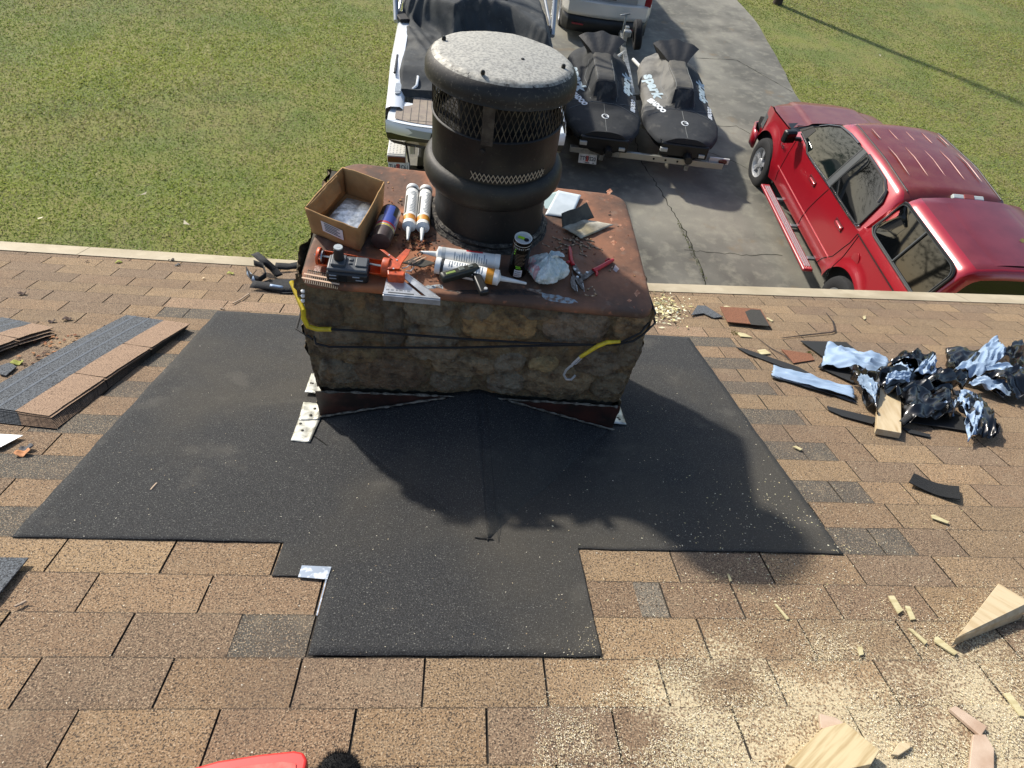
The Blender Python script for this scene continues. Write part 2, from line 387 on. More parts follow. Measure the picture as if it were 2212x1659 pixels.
# black layer under the slots, deck, far slope
m_under = mat('shingle_under_layer', '#2c2823', .95, c2='#3c362e', sc=200)
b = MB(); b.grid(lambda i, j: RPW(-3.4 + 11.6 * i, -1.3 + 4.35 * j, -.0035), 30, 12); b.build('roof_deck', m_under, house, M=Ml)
b = MB(); 
rz = RP(0, -1.23, 0)
b.add([(-3.4, rz.y, rz.z), (8.2, rz.y, rz.z), (8.2, rz.y - 4.2, rz.z - 1.58), (-3.4, rz.y - 4.2, rz.z - 1.58)], [(0, 3, 2, 1)])
b.build('back_slope', mat('shingle_plain', '#7d644c', .95, c2='#3c2c20', sc=260, lo=.5, hi=.66), house, M=Ml, solid=.03)
b = MB()
for i in range(24):
    u0 = -3.4 + i * .49; b.prism([RP(u0, -1.36, -.02), RP(u0 + .47, -1.36, -.02), RP(u0 + .47, -1.22, .012), RP(u0, -1.22, .012)], RN * .006)
b.build('ridge_cap', mat('ridge_shingle', '#7d644c', .95, c2='#3c2c20', sc=260), house, M=Ml)
# drip edge / fascia board capping
m_drip = mat('beige_drip_edge', '#a39780', .6, c2='#8e826a', sc=3, lo=.4, hi=.7, layers=(('#8d8168', 14, .58, .72, .5), ('#b5aa92', 5, .55, .7, .5)), bump=.1, bsc=60)
b = MB()
us = [-3.4, -1.15, -1.145, 1.2, 3.2, 3.205, 5.0, 8.2]
def lipn(u): return .009
for a, c_ in ((-3.4, -1.412), (-1.408, 1.9), (1.904, 4.8), (4.804, 8.2)):
    n = 14; prof = [(3.035, .009), (3.20, .0085), (3.212, .003), (3.214, -.03), (3.200, -.10), (3.18, -.10)]
    b.rings([[RPW(a + (c_ - a) * k / n, v, m + (0.0 if 1 else 0)) for (v, m) in prof] for k in range(n + 1)], False, False, False)
b.build('drip_edge', m_drip, house, M=Ml, smooth=True, angle=30)
m_sid = mat('house_siding', '#b7a98f', .7, c2='#a39679', sc=5)
b = MB(); b.box((2.4, -1.0, 1.35), (11.0, 6.6, 2.7)); b.build('wall', m_sid, house, M=Ml)
for x in (-1.5, 3.0, 6.0):
    wb = MB(); wb.box((x, 2.32, 1.5), (1.1, .06, 1.2)); wo = wb.build('window', mat('white_trim', '#d8d6cf', .5), house, M=Ml, bevel=.01)
    wb = MB(); wb.box((x, 2.355, 1.5), (.94, .02, 1.04)); wb.build('pane', mat('dark_glass', '#10151a', .05, spec=.8), wo, M=Ml)

# ---- granulated underlayment sheet and its cricket
m_felt = mat('granulated_underlayment', '#2b2c2d', .92, c2='#161617', sc=240, det=2, lo=.44, hi=.60, bump=.8, bsc=240, bdist=.003,
             layers=(('#8b8a84', 270, .59, .69, .60), ('#474238', 1.1, .46, .66, .50), ('#5e5a52', 5, .60, .74, .3), ('#8b877c', 60, .70, .76, .35)))
u_ = thing('underlayment_sheet', 'large black granular underlayment sheet laid around the chimney base', 'underlayment', RP(1, 1.2, 0))
Mu = Matrix.Translation(-RP(1, 1.2, 0))
# grid with a hole for nothing: the chimney stands in it
b = MB(); segs = []
def inpoly(x, y, P):
    c = False; j = len(P) - 1
    for i in range(len(P)):
        if (P[i][1] > y) != (P[j][1] > y) and x < (P[j][0] - P[i][0]) * (y - P[i][1]) / (P[j][1] - P[i][1]) + P[i][0]: c = not c
        j = i
    return c
def wob(u, v): return .0098 + .0030 * fbm(u, v, 3, 2.2) + .002 * fbm(u, v, 8, 6)
UX = sorted(set([-.31 + k * (2.27 + .31) / 86 for k in range(87)] + [.462, .62, 1.372]))
VY = sorted(set([.138 + k * (2.275 - .138) / 72 for k in range(73)] + [.40, .537]))
for i in range(len(UX) - 1):
    for j in range(len(VY) - 1):
        uc, vc_ = (UX[i] + UX[i + 1]) / 2, (VY[j] + VY[j + 1]) / 2
        ok = (vc_ > .537) or (.40 < vc_ < .537 and .462 < uc < 1.372) or (vc_ < .40 and .615 < uc < 1.372)
        if not ok: continue
        def sx(u, v): return u + .03 * max(0, (v - .54) / 1.73) * (1 if u > 2.2 else 0) + (.004 * fbm(u, v, 1, 9) if (u < -.3 or u > 2.26) else 0)
        cr = [(UX[i], VY[j]), (UX[i + 1], VY[j]), (UX[i + 1], VY[j + 1]), (UX[i], VY[j + 1])]
        b.add([RP(sx(u, v), v + (.003 * fbm(u * 9, 2) if v > 2.26 or v < .56 else 0), wob(u, v)) for u, v in cr], [(0, 1, 2, 3)])
b.build('main_sheet', m_felt, u_, M=Mu, smooth=True, doubles=True, solid=.0022)
# cricket (saddle) behind the chimney, covered with the same sheet
A_ = Vector((1.055, 1.20, 3.70)); Lb = RP(.415, 1.262, .012); Rb = RP(1.640, 1.275, .012); E_ = RP(1.085, .56, .0115)
b = MB()
for side, B0 in ((0, Lb), (1, Rb)):
    n = 22
    def f(i, j, B0=B0):
        p = B0.lerp(E_, i).lerp(A_.lerp(E_, i), j); p.z -= .45 * (1 - i) * (j * (1 - j)) ** 1.0 * .10 + .006 * (1 - j) ** 2 + .004 * i
        rr = .012 * math.exp(-((1 - j) / .10) ** 2) * (1 - i); e_ = sstep(.25, 0, j) ; return p + Vector((0, 0, .004 * fbm(p.x, p.y, 5, 4) - rr + .004 ))
    b.grid(f, n, n)
b.build('cricket_cover', m_felt, u_, M=Mu, smooth=True, solid=.003, angle=60)
b = MB(); b.tube([u for u in [A_.lerp(E_, .06) + Vector((.028, 0, -.002)), A_.lerp(E_, .5) + Vector((.030, 0, -.003)), E_ + Vector((.035, -.01, .002))]], .0008, 4)
b.build('seam', mat('black_seam', '#0c0c0c', .8), u_, M=Mu)
b = MB(); cu_ = [onroof(qD(1025, 1168)), onroof(qD(1040, 1170)), onroof(qD(1065, 1172))]
b.tube([RP(u, v, .014) for u, v in cu_], .0022, 5); b.build('lifted_edge', mat('black_seam', '#0c0c0c'), u_, M=Mu)

# ================================================================== CHIMNEY
YF, YB, XL, XR = 1.192, 1.84, .432, 1.628
ch = thing('chimney', 'rough stone chimney with rusty metal top pan and black flue pipe', 'chimney', Vector((1.03, 1.5, 3.4)))
Mc = Matrix.Translation((-1.03, -1.5, -3.4))
m_stone = mat('field_stone', '#6b6152', .95, attr='Col', c2='#463625', sc=26, det=9, lo=.45, hi=.72, bump=1.0, bsc=55, bdist=.012,
              layers=(('#8b8370', 70, .58, .75, .45), ('#2a2620', 9, .54, .72, .55), ('#96703f', 12, .58, .72, .45)))
# front stones in zoom pixels of the face: centre, half size
ST = [(250, 250, 110, 60, '#5f4f38'), (330, 400, 130, 75, '#6f6350'), (560, 200, 80, 50, '#4d463a'), (840, 240, 150, 75, '#7a715d'), (860, 420, 150, 90, '#7b715e'), (640, 330, 60, 120, '#5c5548'),
      (1230, 330, 215, 75, '#9a7a4c'), (1660, 340, 185, 85, '#77695a'), (1965, 320, 90, 60, '#8a7050'), (1100, 250, 90, 40, '#6a6150'), (1460, 250, 110, 40, '#5d5648'),
      (330, 585, 110, 70, '#6b6454'), (620, 600, 200, 85, '#6a5540'), (1050, 545, 190, 50, '#86755a'), (960, 640, 120, 50, '#6b6252'), (1290, 530, 80, 55, '#7c7463'),
      (1270, 650, 110, 60, '#797262'), (1560, 640, 200, 80, '#857458'), (1480, 530, 90, 35, '#a08a5e'), (1790, 530, 130, 60, '#6d6556'), (1850, 660, 90, 70, '#6b6350'), (420, 480, 120, 40, '#7a6644'), (1960, 470, 70, 70, '#5d5648')]
def fz(x, y): # zoom pixel -> x,z on the face plane
    d = ray(q6(x, y)); t = (YF - CAM[1]) / d[1]; X = CAM + d * t; return float(X[0]), float(X[2])
S2 = []
for (x, y, rx, ry, c) in ST:
    X, Z = fz(x, y); X1, _ = fz(x + rx, y); _, Z1_ = fz(x, y + ry); S2.append((X, Z, abs(X1 - X), abs(Z1_ - Z), lin(c)[:3], 1 + .5 * random.random()))
mortar = lin('#6b5c42')[:3]
def stonefield(X, Z, S):
    best, col = 0, mortar; mix_ = .35
    X += .014 * fbm(X, Z, 1, 14); Z += .012 * fbm(X, Z, 7, 14)
    for (x, z, rx, rz, c, pw) in S:
        d = abs((X - x) / rx) ** 2.7 + abs((Z - z) / rz) ** 2.7
        h = (1 - d) if d < 1 else 0
        if h > best: best, col = h, c
    return min(1, best * 2.2) ** .5, tuple((c * (1 - mix_) + m * mix_) * 1.22 for c, m in zip(col, mortar))
_, zbl = fz(235, 690); _, zbm = fz(930, 722); _, zbr = fz(1895, 775)
def zbot(x): return zbl + (zbr - zbl) * (x - XL) / (XR - XL) + .012 * math.sin((x - XL) / (XR - XL) * math.pi)
def stone_wall(P, nu, nv, S, flat=.0):
    """P(i,j)->(point, outward, a, z) """
    b = MB(); grid = {}
    for i in range(nu + 1):
        for j in range(nv + 1):
            p, o, a, z = P(i / nu, j / nv); h, c = stonefield(a, z, S); e = min(i, nu - i) / nu
            grid[i, j] = (p + o * (.018 * h + .010 * fbm(a, z, 3, 22) + .004 * fbm(a, z, 5, 70) - .010), c, h)
    for i in range(nu):
        for j in range(nv):
            c = grid[i, j][1]; k = .85 + .3 * random.random() * .5
            b.add([grid[i, j][0], grid[i + 1, j][0], grid[i + 1, j + 1][0], grid[i, j + 1][0]], [(0, 1, 2, 3)], tuple(q * k for q in c))
    return b
sb = MB()
def addw(bb): sb.add(bb.v, [], None); o = len(sb.v) - len(bb.v); [(sb.f.append(tuple(i + o for i in f)), sb.c.append(c), sb.mi.append(0)) for f, c in zip(bb.f, bb.c)]
def topz(x): return panz(x) - .018
addw(stone_wall(lambda i, j: (Vector((XL + (XR - XL) * i, YF - .02 * math.sin(math.pi * min(1, j)) , zbot(XL + (XR - XL) * i) * (1 - j) + topz(XL + (XR - XL) * i) * j)), Vector((0, -1, 0)), XL + (XR - XL) * i, zbot(XL + (XR - XL) * i) * (1 - j) + topz(XL + (XR - XL) * i) * j), 230, 120, S2))
rr = random.Random(5); S3 = []
for k in range(60):
    S3.append((rr.uniform(0, 4), rr.uniform(2.9, 4.2), rr.uniform(.07, .15), rr.uniform(.05, .09), lin(rr.choice(['#7a715d', '#6b6252', '#8a7350', '#5f5648', '#777060']))[:3], 1))
for (pa, pb_, o, off) in (((XL, YB), (XL, YF), (-1, 0, 0), 0), ((XR, YF), (XR, YB), (1, 0, 0), 1.2), ((XR, YB), (XL, YB), (0, 1, 0), 2.4)):
    L = math.dist(pa, pb_)
    def P(i, j, pa=pa, pb_=pb_, o=o, off=off, L=L):
        x = pa[0] + (pb_[0] - pa[0]) * i; y = pa[1] + (pb_[1] - pa[1]) * i; z0 = Z0 - y * math.tan(SL) - .05; z = z0 + (topz(x) - z0) * j
        return Vector((x, y, z)), Vector(o), off + L * i, z
    addw(stone_wall(P, 60, 50, S3))
sb.build('stone_stack', m_stone, ch, M=Mc, smooth=True, angle=80, doubles=False)
# inner core closes gaps behind the stones, brown metal base flashing
b = MB(); b.add([(XL + .02, YF + .02, 3.2), (XR - .02, YF + .02, 3.2), (XR - .02, YB - .02, 3.0), (XL + .02, YB - .02, 3.0), (XL + .02, YF + .02, topz(XL)), (XR - .02, YF + .02, topz(XR)), (XR - .02, YB - .02, topz(XR)), (XL + .02, YB - .02, topz(XL))],
      [(0, 1, 5, 4), (1, 2, 6, 5), (2, 3, 7, 6), (3, 0, 4, 7), (4, 5, 6, 7)])
b.build('mortar_core', mat('mortar', '#4c483d', .95, c2='#38352c', sc=30), ch, M=Mc)
m_brown = mat('brown_flashing', '#4a2a22', .45, c2='#2c221d', sc=7, layers=(('#55392f', 20, .55, .7, .5),), bump=.15, bsc=30)
b = MB(); n = 40
top = [Vector((XL - .004 + (XR - XL + .008) * k / n, YF - .012, zbot(XL + (XR - XL) * k / n) + .004)) for k in range(n + 1)]
bot = [Vector((XL - .004 + (XR - XL + .008) * k / n, YF - .014, 3.44)) for k in range(n + 1)]
b.rings([[top[k], bot[k]] for k in range(n + 1)], False, False, False); b.build('base_flashing', m_brown, ch, M=Mc, solid=.002)
m_caulk = mat('grey_caulk', '#857e70', .85, c2='#4a453b', sc=40, bump=.6, bsc=80)
b = MB(); pts = []
for k in range(70):
    t = k / 69; x = XL + .01 + (XR - XL - .02) * t; pts.append(Vector((x, YF - .016, zbot(x) + .006 + .004 * fbm(x, 0, 2, 20))))
b.tube(pts, [.002 + .006 * random.random() ** 2 for _ in pts], 6)
for a, c_ in ((Lb, A_), (Rb, A_)):
    for s0 in (0,):
        pl = []
        for k in range(30):
            t = k / 29 * .8; p = a.lerp(c_, t); pl.append(Vector((p.x, YF - .020 - .004 * random.random(), p.z + .010 + .003 * fbm(p.x, 3, 2, 25))))
        b.tube(pl, [.002 + .004 * random.random() for _ in pl], 5)
b.build('sealant_bead', m_caulk, ch, M=Mc, smooth=True)

# step flashing pieces (bright metal) lying out on the roof at both sides
m_galv = mat('weathered_aluminium', '#c9c8bd', .42, metal=.55, c2='#8f8d82', sc=22, lo=.42, hi=.65, layers=(('#5d5a50', 45, .62, .72, .6),), bump=.12, bsc=60)
def flashing(quad, label, h=.012):
    P = [RP(*onroof(q, h), h) for q in quad]; c0 = sum(P, Vector()) / 4
    t = thing('step_flashing', label, 'flashing', c0, 'bright step flashing beside the chimney')
    b = MB(); b.grid(lambda i, j: P[0].lerp(P[1], i).lerp(P[3].lerp(P[2], i), j) - c0 + RN * .003 * fbm(i * 2, j * 2, c0.x), 8, 8); b.build('plate', m_galv, t, solid=.0012, smooth=True)
    for _ in range(2):
        nb = MB()
        i, j = random.uniform(.15, .85), random.uniform(.2, .8); p = P[0].lerp(P[1], i).lerp(P[3].lerp(P[2], i), j) - c0
        nb.lathe([(.006, .0015), (.006, .003), (.0, .0042)], p, 10, M=frame((0, 0, 0), (1, 0, 0), RN).to_3x3())
        nb.build('nail_head', mat('dark_steel', '#2e2c28', .5, metal=.7), t)
flashing([q6(64, 976), q6(172, 987), q6(232, 852), q6(130, 800)], 'lowest white metal step flashing at the chimney left corner', .017)
flashing([q6(108, 862), q6(226, 858), q6(238, 770), q6(135, 760)], 'second white metal step flashing with dark nail, left of chimney', .021)
flashing([q6(142, 705), q6(240, 712), q6(240, 600), q6(180, 600)], 'topmost white metal step flashing left of chimney stone', .026)
flashing([q6(1845, 880), q6(1950, 886), q6(1915, 785), q6(1860, 770)], 'small white metal step flashing right of the chimney base', .017)

# metal pan
m_rust = mat('rusty_pan', '#875b41', .8, c2='#4d392c', sc=4, det=10, lo=.38, hi=.60, bump=.5, bsc=45, bdist=.004,
             layers=(('#b46f42', 2.4, .53, .65, .85), ('#7d6a5a', 18, .58, .70, .45), ('#332823', 7, .56, .70, .6), ('#a8694a', 45, .62, .72, .5)))
def pan_z(x, y):
    z = panz(x) + .004 * fbm(x, y, 2, 3)
    z += .006 * math.exp(-((math.hypot(x - 1.055, y - 1.6) - .21) / .05) ** 2)
    if y < 1.30: z -= .010 * sstep(1.30, 1.24, y) * (1 if True else 0)
    return z
PX0, PX1, PY0, PY1, PRR = .452, 1.622, 1.165, 1.868, .060
def rounded(n=12, x0=PX0, x1=PX1, y0=PY0, y1=PY1, r=PRR):
    out = []
    for cx, cy, a0 in ((x0 + r, y0 + r, math.pi), (x1 - r, y0 + r, 1.5 * math.pi), (x1 - r, y1 - r, 0), (x0 + r, y1 - r, .5 * math.pi)):
        out += [(cx + r * math.cos(a0 + k / n * math.pi / 2), cy + r * math.sin(a0 + k / n * math.pi / 2)) for k in range(n + 1)]
    P = []
    for k in range(len(out)):
        a, c_ = out[k], out[(k + 1) % len(out)]; m = max(1, int(math.dist(a, c_) / .03))
        P += [(a[0] + (c_[0] - a[0]) * t / m, a[1] + (c_[1] - a[1]) * t / m) for t in range(m)]
    return [(x + .045 * max(0, (y - y0) / (y1 - y0)) * max(0, min(1, (1.0 - x) / .5)), y) for x, y in P]
b = MB(); O = rounded(); ctr = (1.055, 1.56); rings = []
for s in [0.02, .1, .2, .3, .4, .5, .6, .7, .78, .85, .91, .96, .985]:
    rings.append([Vector((ctr[0] + (x - ctr[0]) * s, ctr[1] + (y - ctr[1]) * s, pan_z(ctr[0] + (x - ctr[0]) * s, ctr[1] + (y - ctr[1]) * s))) for x, y in O])
for s, dz in ((1.0, -.003), (1.005, -.009), (1.006, -.017), (1.006, -.024)):
    rings.append([Vector((ctr[0] + (x - ctr[0]) * s, ctr[1] + (y - ctr[1]) * s, pan_z(x, y) + dz + .003 * fbm(x, y, 9, 12))) for x, y in O])
b.rings(rings, True, False); pan = b.build('top_pan', m_rust, ch, M=Mc, smooth=True, solid=.002, angle=60)
# sealant smears and worn patches on the pan
def smear(pts, h, m, name, seed=0, n=3, z=.0022):
    r = random.Random(seed); bb = MB(); C_ = onpan((sum(p[0] for p in pts) / len(pts), sum(p[1] for p in pts) / len(pts))); poly = []
    for k in range(len(pts)):
        a = onpan(pts[k]); c_ = onpan(pts[(k + 1) % len(pts)])
        for t in range(n): q = a.lerp(c_, t / n); poly.append(q + Vector((r.uniform(-h, h), r.uniform(-h, h), 0)))
    inner = [q.lerp(C_, .35) for q in poly]
    for q in poly: q.z = pan_z(q.x, q.y) + .0012
    for q in inner: q.z = pan_z(q.x, q.y) + z
    C_.z = pan_z(C_.x, C_.y) + z
    bb.rings([poly, inner], False, False); k0 = len(bb.v); bb.add(inner + [C_], [(i, (i + 1) % len(inner), len(inner)) for i in range(len(inner))])
    return bb.build(name, m, pan, M=Mc, smooth=True)
m_sm = mat('old_sealant', '#8f989c', .7, c2='#6f5a4c', sc=70, lo=.46, hi=.6, bump=.6, bsc=60)
m_blk = mat('tar_streak', '#221d1a', .6, c2='#3e2e26', sc=60, bump=.6, bsc=60)
smear([q2(1230, 1265), q2(1400, 1290), q2(1530, 1320), q2(1570, 1350), q2(1500, 1365), q2(1330, 1340), q2(1250, 1310)], .004, m_sm, 'sealant_smear', 1)
smear([q2(170, 1200), q2(330, 1190), q2(340, 1230), q2(180, 1230)], .004, m_sm, 'sealant_smear', 2)
smear([q2(1090, 1220), q2(1250, 1240), q2(1240, 1275), q2(1110, 1250)], .003, mat('chalky_smear', '#8f8478', .8, c2='#5d4438', sc=70), 'sealant_smear', 3)
smear([q2(340, 1240), q2(700, 1245), q2(1100, 1230), q2(1230, 1290), q2(900, 1290), q2(500, 1275)], .003, m_blk, 'tar_streak', 4, z=.0018)
smear([q1(230, 1170), q1(290, 1165), q1(280, 1230), q1(215, 1250)], .004, mat('pale_primer_wear', '#b8a79c', .8, c2='#7a5040', sc=60), 'worn_patch', 5)
for s_, (x, y) in enumerate([(1870, 780), (1980, 890), (2120, 1280), (1960, 670), (1880, 620), (1860, 355), (1660, 450), (2050, 1340), (1900, 830), (1850, 380)]):
    r0 = 16 + 8 * (s_ % 3); smear([q2(x - r0, y), q2(x, y - r0 * .7), q2(x + r0, y), q2(x, y + r0)], .002, mat('rust_flake_ring', '#b88a6c', .8, c2='#8a5236', sc=90), 'worn_patch', 10 + s_, z=.0016)

# flue pipe
FX, FY = 1.055, 1.600; FB = Vector((FX, FY, 0))
m_flue = mat('sooty_flue_metal', '#1c1a18', .6, metal=.2, c2='#0f0e0e', sc=5, det=9, lo=.4, hi=.62, bump=.35, bsc=50, bdist=.003,
             layers=(('#57523f', 2.2, .54, .72, .5), ('#5f594c', 130, .62, .74, .35), ('#3c2f24', 12, .62, .74, .35)))
fl = MB(); fl.lathe([(.199, 4.15), (.198, 4.20), (.1965, 4.30), (.198, 4.425)], FB, 72, cap0=False, cap1=False)
flue = fl.build('flue_pipe', m_flue, ch, M=Mc, smooth=True, angle=50)
b = MB(); b.lathe([(.196, 4.374), (.212, 4.378), (.226, 4.390), (.236, 4.410), (.239, 4.430), (.2375, 4.448), (.233, 4.460), (.226, 4.470), (.218, 4.475), (.209, 4.477)], FB, 72, cap0=False, cap1=False)
b.build('gutter_ring', m_flue, flue, M=Mc, smooth=True)
b = MB(); b.lathe([(.2105, 4.455), (.2105, 4.53), (.2105, 4.615), (.214, 4.618), (.2105, 4.622), (.209, 4.622), (.208, 4.5), (.208, 4.455)], FB, 72, cap0=False, cap1=False)
b.build('shroud_band', m_flue, flue, M=Mc, smooth=True, angle=50)
b = MB(); b.lathe([(.13, 4.3), (.13, 4.66), (.145, 4.69), (.05, 4.73)], FB, 40); b.lathe([(.05, 4.60), (.20, 4.60)], FB, 48, cap0=False, cap1=False); b.build('inner_liner', mat('sooty_black', '#0b0a09', .9, c2='#1b1815', sc=20), flue, M=Mc, smooth=True)
m_mesh = mat('mesh_steel', '#4a4436', .6, metal=.3, c2='#2b261f', sc=30)
def xmesh(r, z0, z1, a0, a1, nd, hd, wd, name, m):
    b = MB(); step = 2 * math.pi / nd; adv = (z1 - z0) / hd * step * .5 * 2
    k = 0; n = int((a1 - a0) / step)
    for sgn in (1, -1):
        for i in range(-int(adv / step) - 1, n + int(adv / step) + 2):
            st = a0 + i * step; ns = 10; L_ = []; R_l = []
            for s in range(ns + 1):
                z = z0 + (z1 - z0) * s / ns; a = st + sgn * adv * s / ns
                if sgn < 0: a = st + adv * (1 - s / ns)
                if not (a0 - 1e-6 <= a <= a1 + 1e-6): L_.append(None); continue
                L_.append((a, z))
            for s in range(ns):
                if L_[s] is None or L_[s + 1] is None: continue
                (aa, za), (ab, zb) = L_[s], L_[s + 1]; dw = wd / r / 2; rr_ = r + (.0008 if sgn > 0 else 0)
                b.add([(FX + rr_ * math.cos(aa - dw), FY + rr_ * math.sin(aa - dw), za), (FX + rr_ * math.cos(aa + dw), FY + rr_ * math.sin(aa + dw), za),
                       (FX + rr_ * math.cos(ab + dw), FY + rr_ * math.sin(ab + dw), zb), (FX + rr_ * math.cos(ab - dw), FY + rr_ * math.sin(ab - dw), zb)], [(0, 1, 2, 3)])
    return b.build(name, m, flue, M=Mc, solid=.0012)
xmesh(.208, 4.618, 4.775, -math.pi, math.pi, 72, .048, .0025, 'spark_screen', m_mesh)
b = MB(); b.lathe([(.2112, 4.484), (.2112, 4.512)], FB, 30, cap0=False, cap1=False, a0=R_(-112), a1=R_(-42)); b.build('vent_slot', mat('sooty_black', '#0b0a09'), flue, M=Mc)
xmesh(.2118, 4.484, 4.512, R_(-112), R_(-42), 92, .026, .0028, 'vent_mesh', mat('vent_mesh_bright', '#a39a88', .5, metal=.4))
for a in (-100, -10, 80, 170):
    b = MB(); a = R_(a); tdir = Vector((-math.sin(a), math.cos(a), 0)); rd = Vector((math.cos(a), math.sin(a), 0)); p = FB + rd * .2125 + Vector((0, 0, 4.685))
    b.box(p, (.002, .036, .155), Matrix.Rotation(a, 3, 'Z'))
    b.build('strap', mat('strap_metal', '#45413a', .55, metal=.3, c2='#2a2723', sc=30), flue, M=Mc)
b = MB(); a = R_(-103)
b.lathe([(.009, 0), (.008, .003), (0, .0045)], FB + Vector((math.cos(a) * .211, math.sin(a) * .211, 4.585)), 12, M=Matrix.Rotation(a, 3, 'Z') @ Matrix.Rotation(R_(90), 3, 'Y')); b.build('rivet', m_flue, flue, M=Mc, smooth=True)
b = MB()
for rr0, zz0, s_ in ((.207, 4.216, 1), (.214, 4.209, 2), (.200, 4.232, 3)):
    n = 110; ringp = []
    for k in range(n + 1):
        a = 2 * math.pi * k / n; q = rr0 + .004 * fbm(math.cos(a) * 3, math.sin(a) * 3, s_, 2); ringp.append(Vector((FX + q * math.cos(a), FY + q * math.sin(a), panz(FX + q * math.cos(a)) + (zz0 - 4.207) + .003 * fbm(a * 3, s_))))
    b.tube(ringp, [.007 + .004 * random.random() for _ in ringp], 6)
b.build('storm_collar_sealant', mat('sealant_dark', '#4a453d', .85, c2='#1f1c19', sc=40, layers=(('#8c857a', 60, .6, .68, .8),), bump=.8, bsc=60), flue, M=Mc, smooth=True)
# rain cap
tz = Matrix.Rotation(R_(2.3), 3, 'Y') @ Matrix.Rotation(R_(3.2), 3, 'X').inverted()
CC = Vector((FX + .002, FY, 4.768))
capc = lin('#a9a69b')[:3]; capd = lin('#262220')[:3]; capm = lin('#6d675c')[:3]
b = MB(); prof = [(.003, .034)] + [(r, .034 - .012 * (r / .2) ** 2) for r in (.05, .1, .14, .17, .185, .195, .203)]
prof2 = [(.203, .022), (.211, .017), (.218, .012), (.226, .004), (.232, -.006), (.2355, -.018), (.236, -.030), (.2345, -.042), (.236, -.046), (.233, -.048), (.228, -.046)]
n = 120; R0_ = []
for (r, z) in prof + prof2[1:]: R0_.append([CC + tz @ Vector((r * math.cos(2 * math.pi * k / n), r * math.sin(2 * math.pi * k / n), z + (.0015 * fbm(math.cos(2 * math.pi * k / n) * r, math.sin(2 * math.pi * k / n) * r, 5, 14)))) for k in range(n)])
prof = prof + prof2[1:]
for i in range(len(prof) - 1):
    b.cur = 1 if prof[i + 1][0] > .224 or prof[i][1] < 0 else 0
    for k in range(n):
        a = 2 * math.pi * k / n; rm = prof[i][0] + .008 * fbm(math.cos(a) * 3, math.sin(a) * 3, 1, 3) + random.gauss(0, .006)
        t = sstep(.196, .222, rm); col = tuple(capc[c] * (1 - t) + capd[c] * t for c in range(3))  # darkens outward: soot plus the shade of the side, put into the colour
        b.add([R0_[i][k], R0_[i][(k + 1) % n], R0_[i + 1][(k + 1) % n], R0_[i + 1][k]], [(0, 1, 2, 3)], col)
b.cur = 0; b.add(R0_[0], [tuple(range(n))], capc)
m_cap = mat('galvanised_cap', '#b0aa9a', .62, metal=.25, attr='Col', c2='#86847d', sc=120, det=7, lo=.44, hi=.60, bump=.35, bsc=70, bdist=.003, layers=(('#9b978c', 160, .55, .66, .4), ('#57544d', 34, .60, .72, .45),))
capo = b.build('rain_cap', [m_cap, mat('sooty_shaded_rim', '#211e1b', .6, metal=.2, c2='#121110', sc=8, det=8, layers=(('#6f685c', 110, .58, .70, .5),), bump=.3, bsc=80, bdist=.002)], flue, M=Mc, smooth=True, angle=60, doubles=True)  # dark rim colour holds both soot and painted shade
b = MB()
for q in (q3(635, 360), q3(998, 680), q3(1368, 568), q3(1750, 622)):
    d = ray(q); nn = tz @ Vector((0, 0, 1)); o_ = CC + nn * .028; t = ((np.array(o_) - CAM) @ np.array(nn)) / (d @ np.array(nn)); p = Vector(CAM + d * t)
    b.lathe([(.0065, -.004), (.0065, .004), (.0045, .0075), (0, .008)], p, 8, M=tz)
b.build('cap_screws', mat('dark_steel', '#2e2c28', .5, metal=.7), flue, M=Mc)

# bungee cord round the stack
m_cord = mat('black_cord', '#121212', .7); m_yel = mat('yellow_sleeve', '#d9c02a', .4, c2='#b99f20', sc=30)
def fy(q, y): d = ray(q); t = (y - CAM[1]) / d[1]; return Vector(CAM + d * t)
tc_ = thing('bungee_cord', 'black bungee cord with yellow sleeves and steel hook around the chimney stone', 'cord', Vector((1.0, YF - .03, 3.95)))
Mt = Matrix.Translation((-1.0, -(YF - .03), -3.95)); yy = YF - .046
upper = [fy(q6(*p), yy) for p in ((290, 352), (500, 365), (800, 388), (1100, 410), (1400, 428), (1700, 438), (1800, 440))]
lower = [fy(q6(*p), yy) for p in ((205, 432), (280, 450), (600, 455), (1000, 455), (1400, 445), (1700, 440), (1900, 437), (1985, 420), (2040, 385))]
back = [Vector((XR + .03, YF + .02, lower[-1].z)), Vector((XR + .035, YB, lower[-1].z - .02)), Vector((XR, YB + .035, lower[-1].z - .02)), Vector((XL, YB + .035, 3.97)), Vector((XL - .035, YB, 3.97)), Vector((XL - .035, YF + .02, lower[0].z))]
b = MB(); b.tube(upper, .0042, 8); b.tube([lower[0] + Vector((-.01, .03, .004))] + lower + back + [lower[0] + Vector((-.014, .02, 0))], .0042, 8)
b.tube([fy(q6(1800, 440), yy), fy(q6(1920, 425), yy), fy(q6(2030, 372), yy), Vector((XR + .032, YF + .05, fy(q6(2040, 365), yy).z)), Vector((XR + .034, YB, 4.02))], .0042, 8)
b.build('cord', m_cord, tc_, M=Mt, smooth=True)
b = MB(); b.tube([Vector((XL - .028, YF + .05, fy(q6(135, 200), yy).z)), fy(q6(135, 245), yy) , fy(q6(136, 290), yy), fy(q6(160, 335), yy), fy(q6(215, 352), yy), fy(q6(292, 352), yy)], .0085, 10)
b.build('yellow_sleeve', m_yel, tc_, M=Mt, smooth=True)
b = MB(); b.tube([fy(q6(1915, 421), yy - .006), fy(q6(1840, 425), yy - .008), fy(q6(1790, 445), yy - .010), fy(q6(1690, 508), yy - .012)], [.006, .008, .008, .007], 10)
b.build('yellow_sleeve', m_yel, tc_, M=Mt, smooth=True)
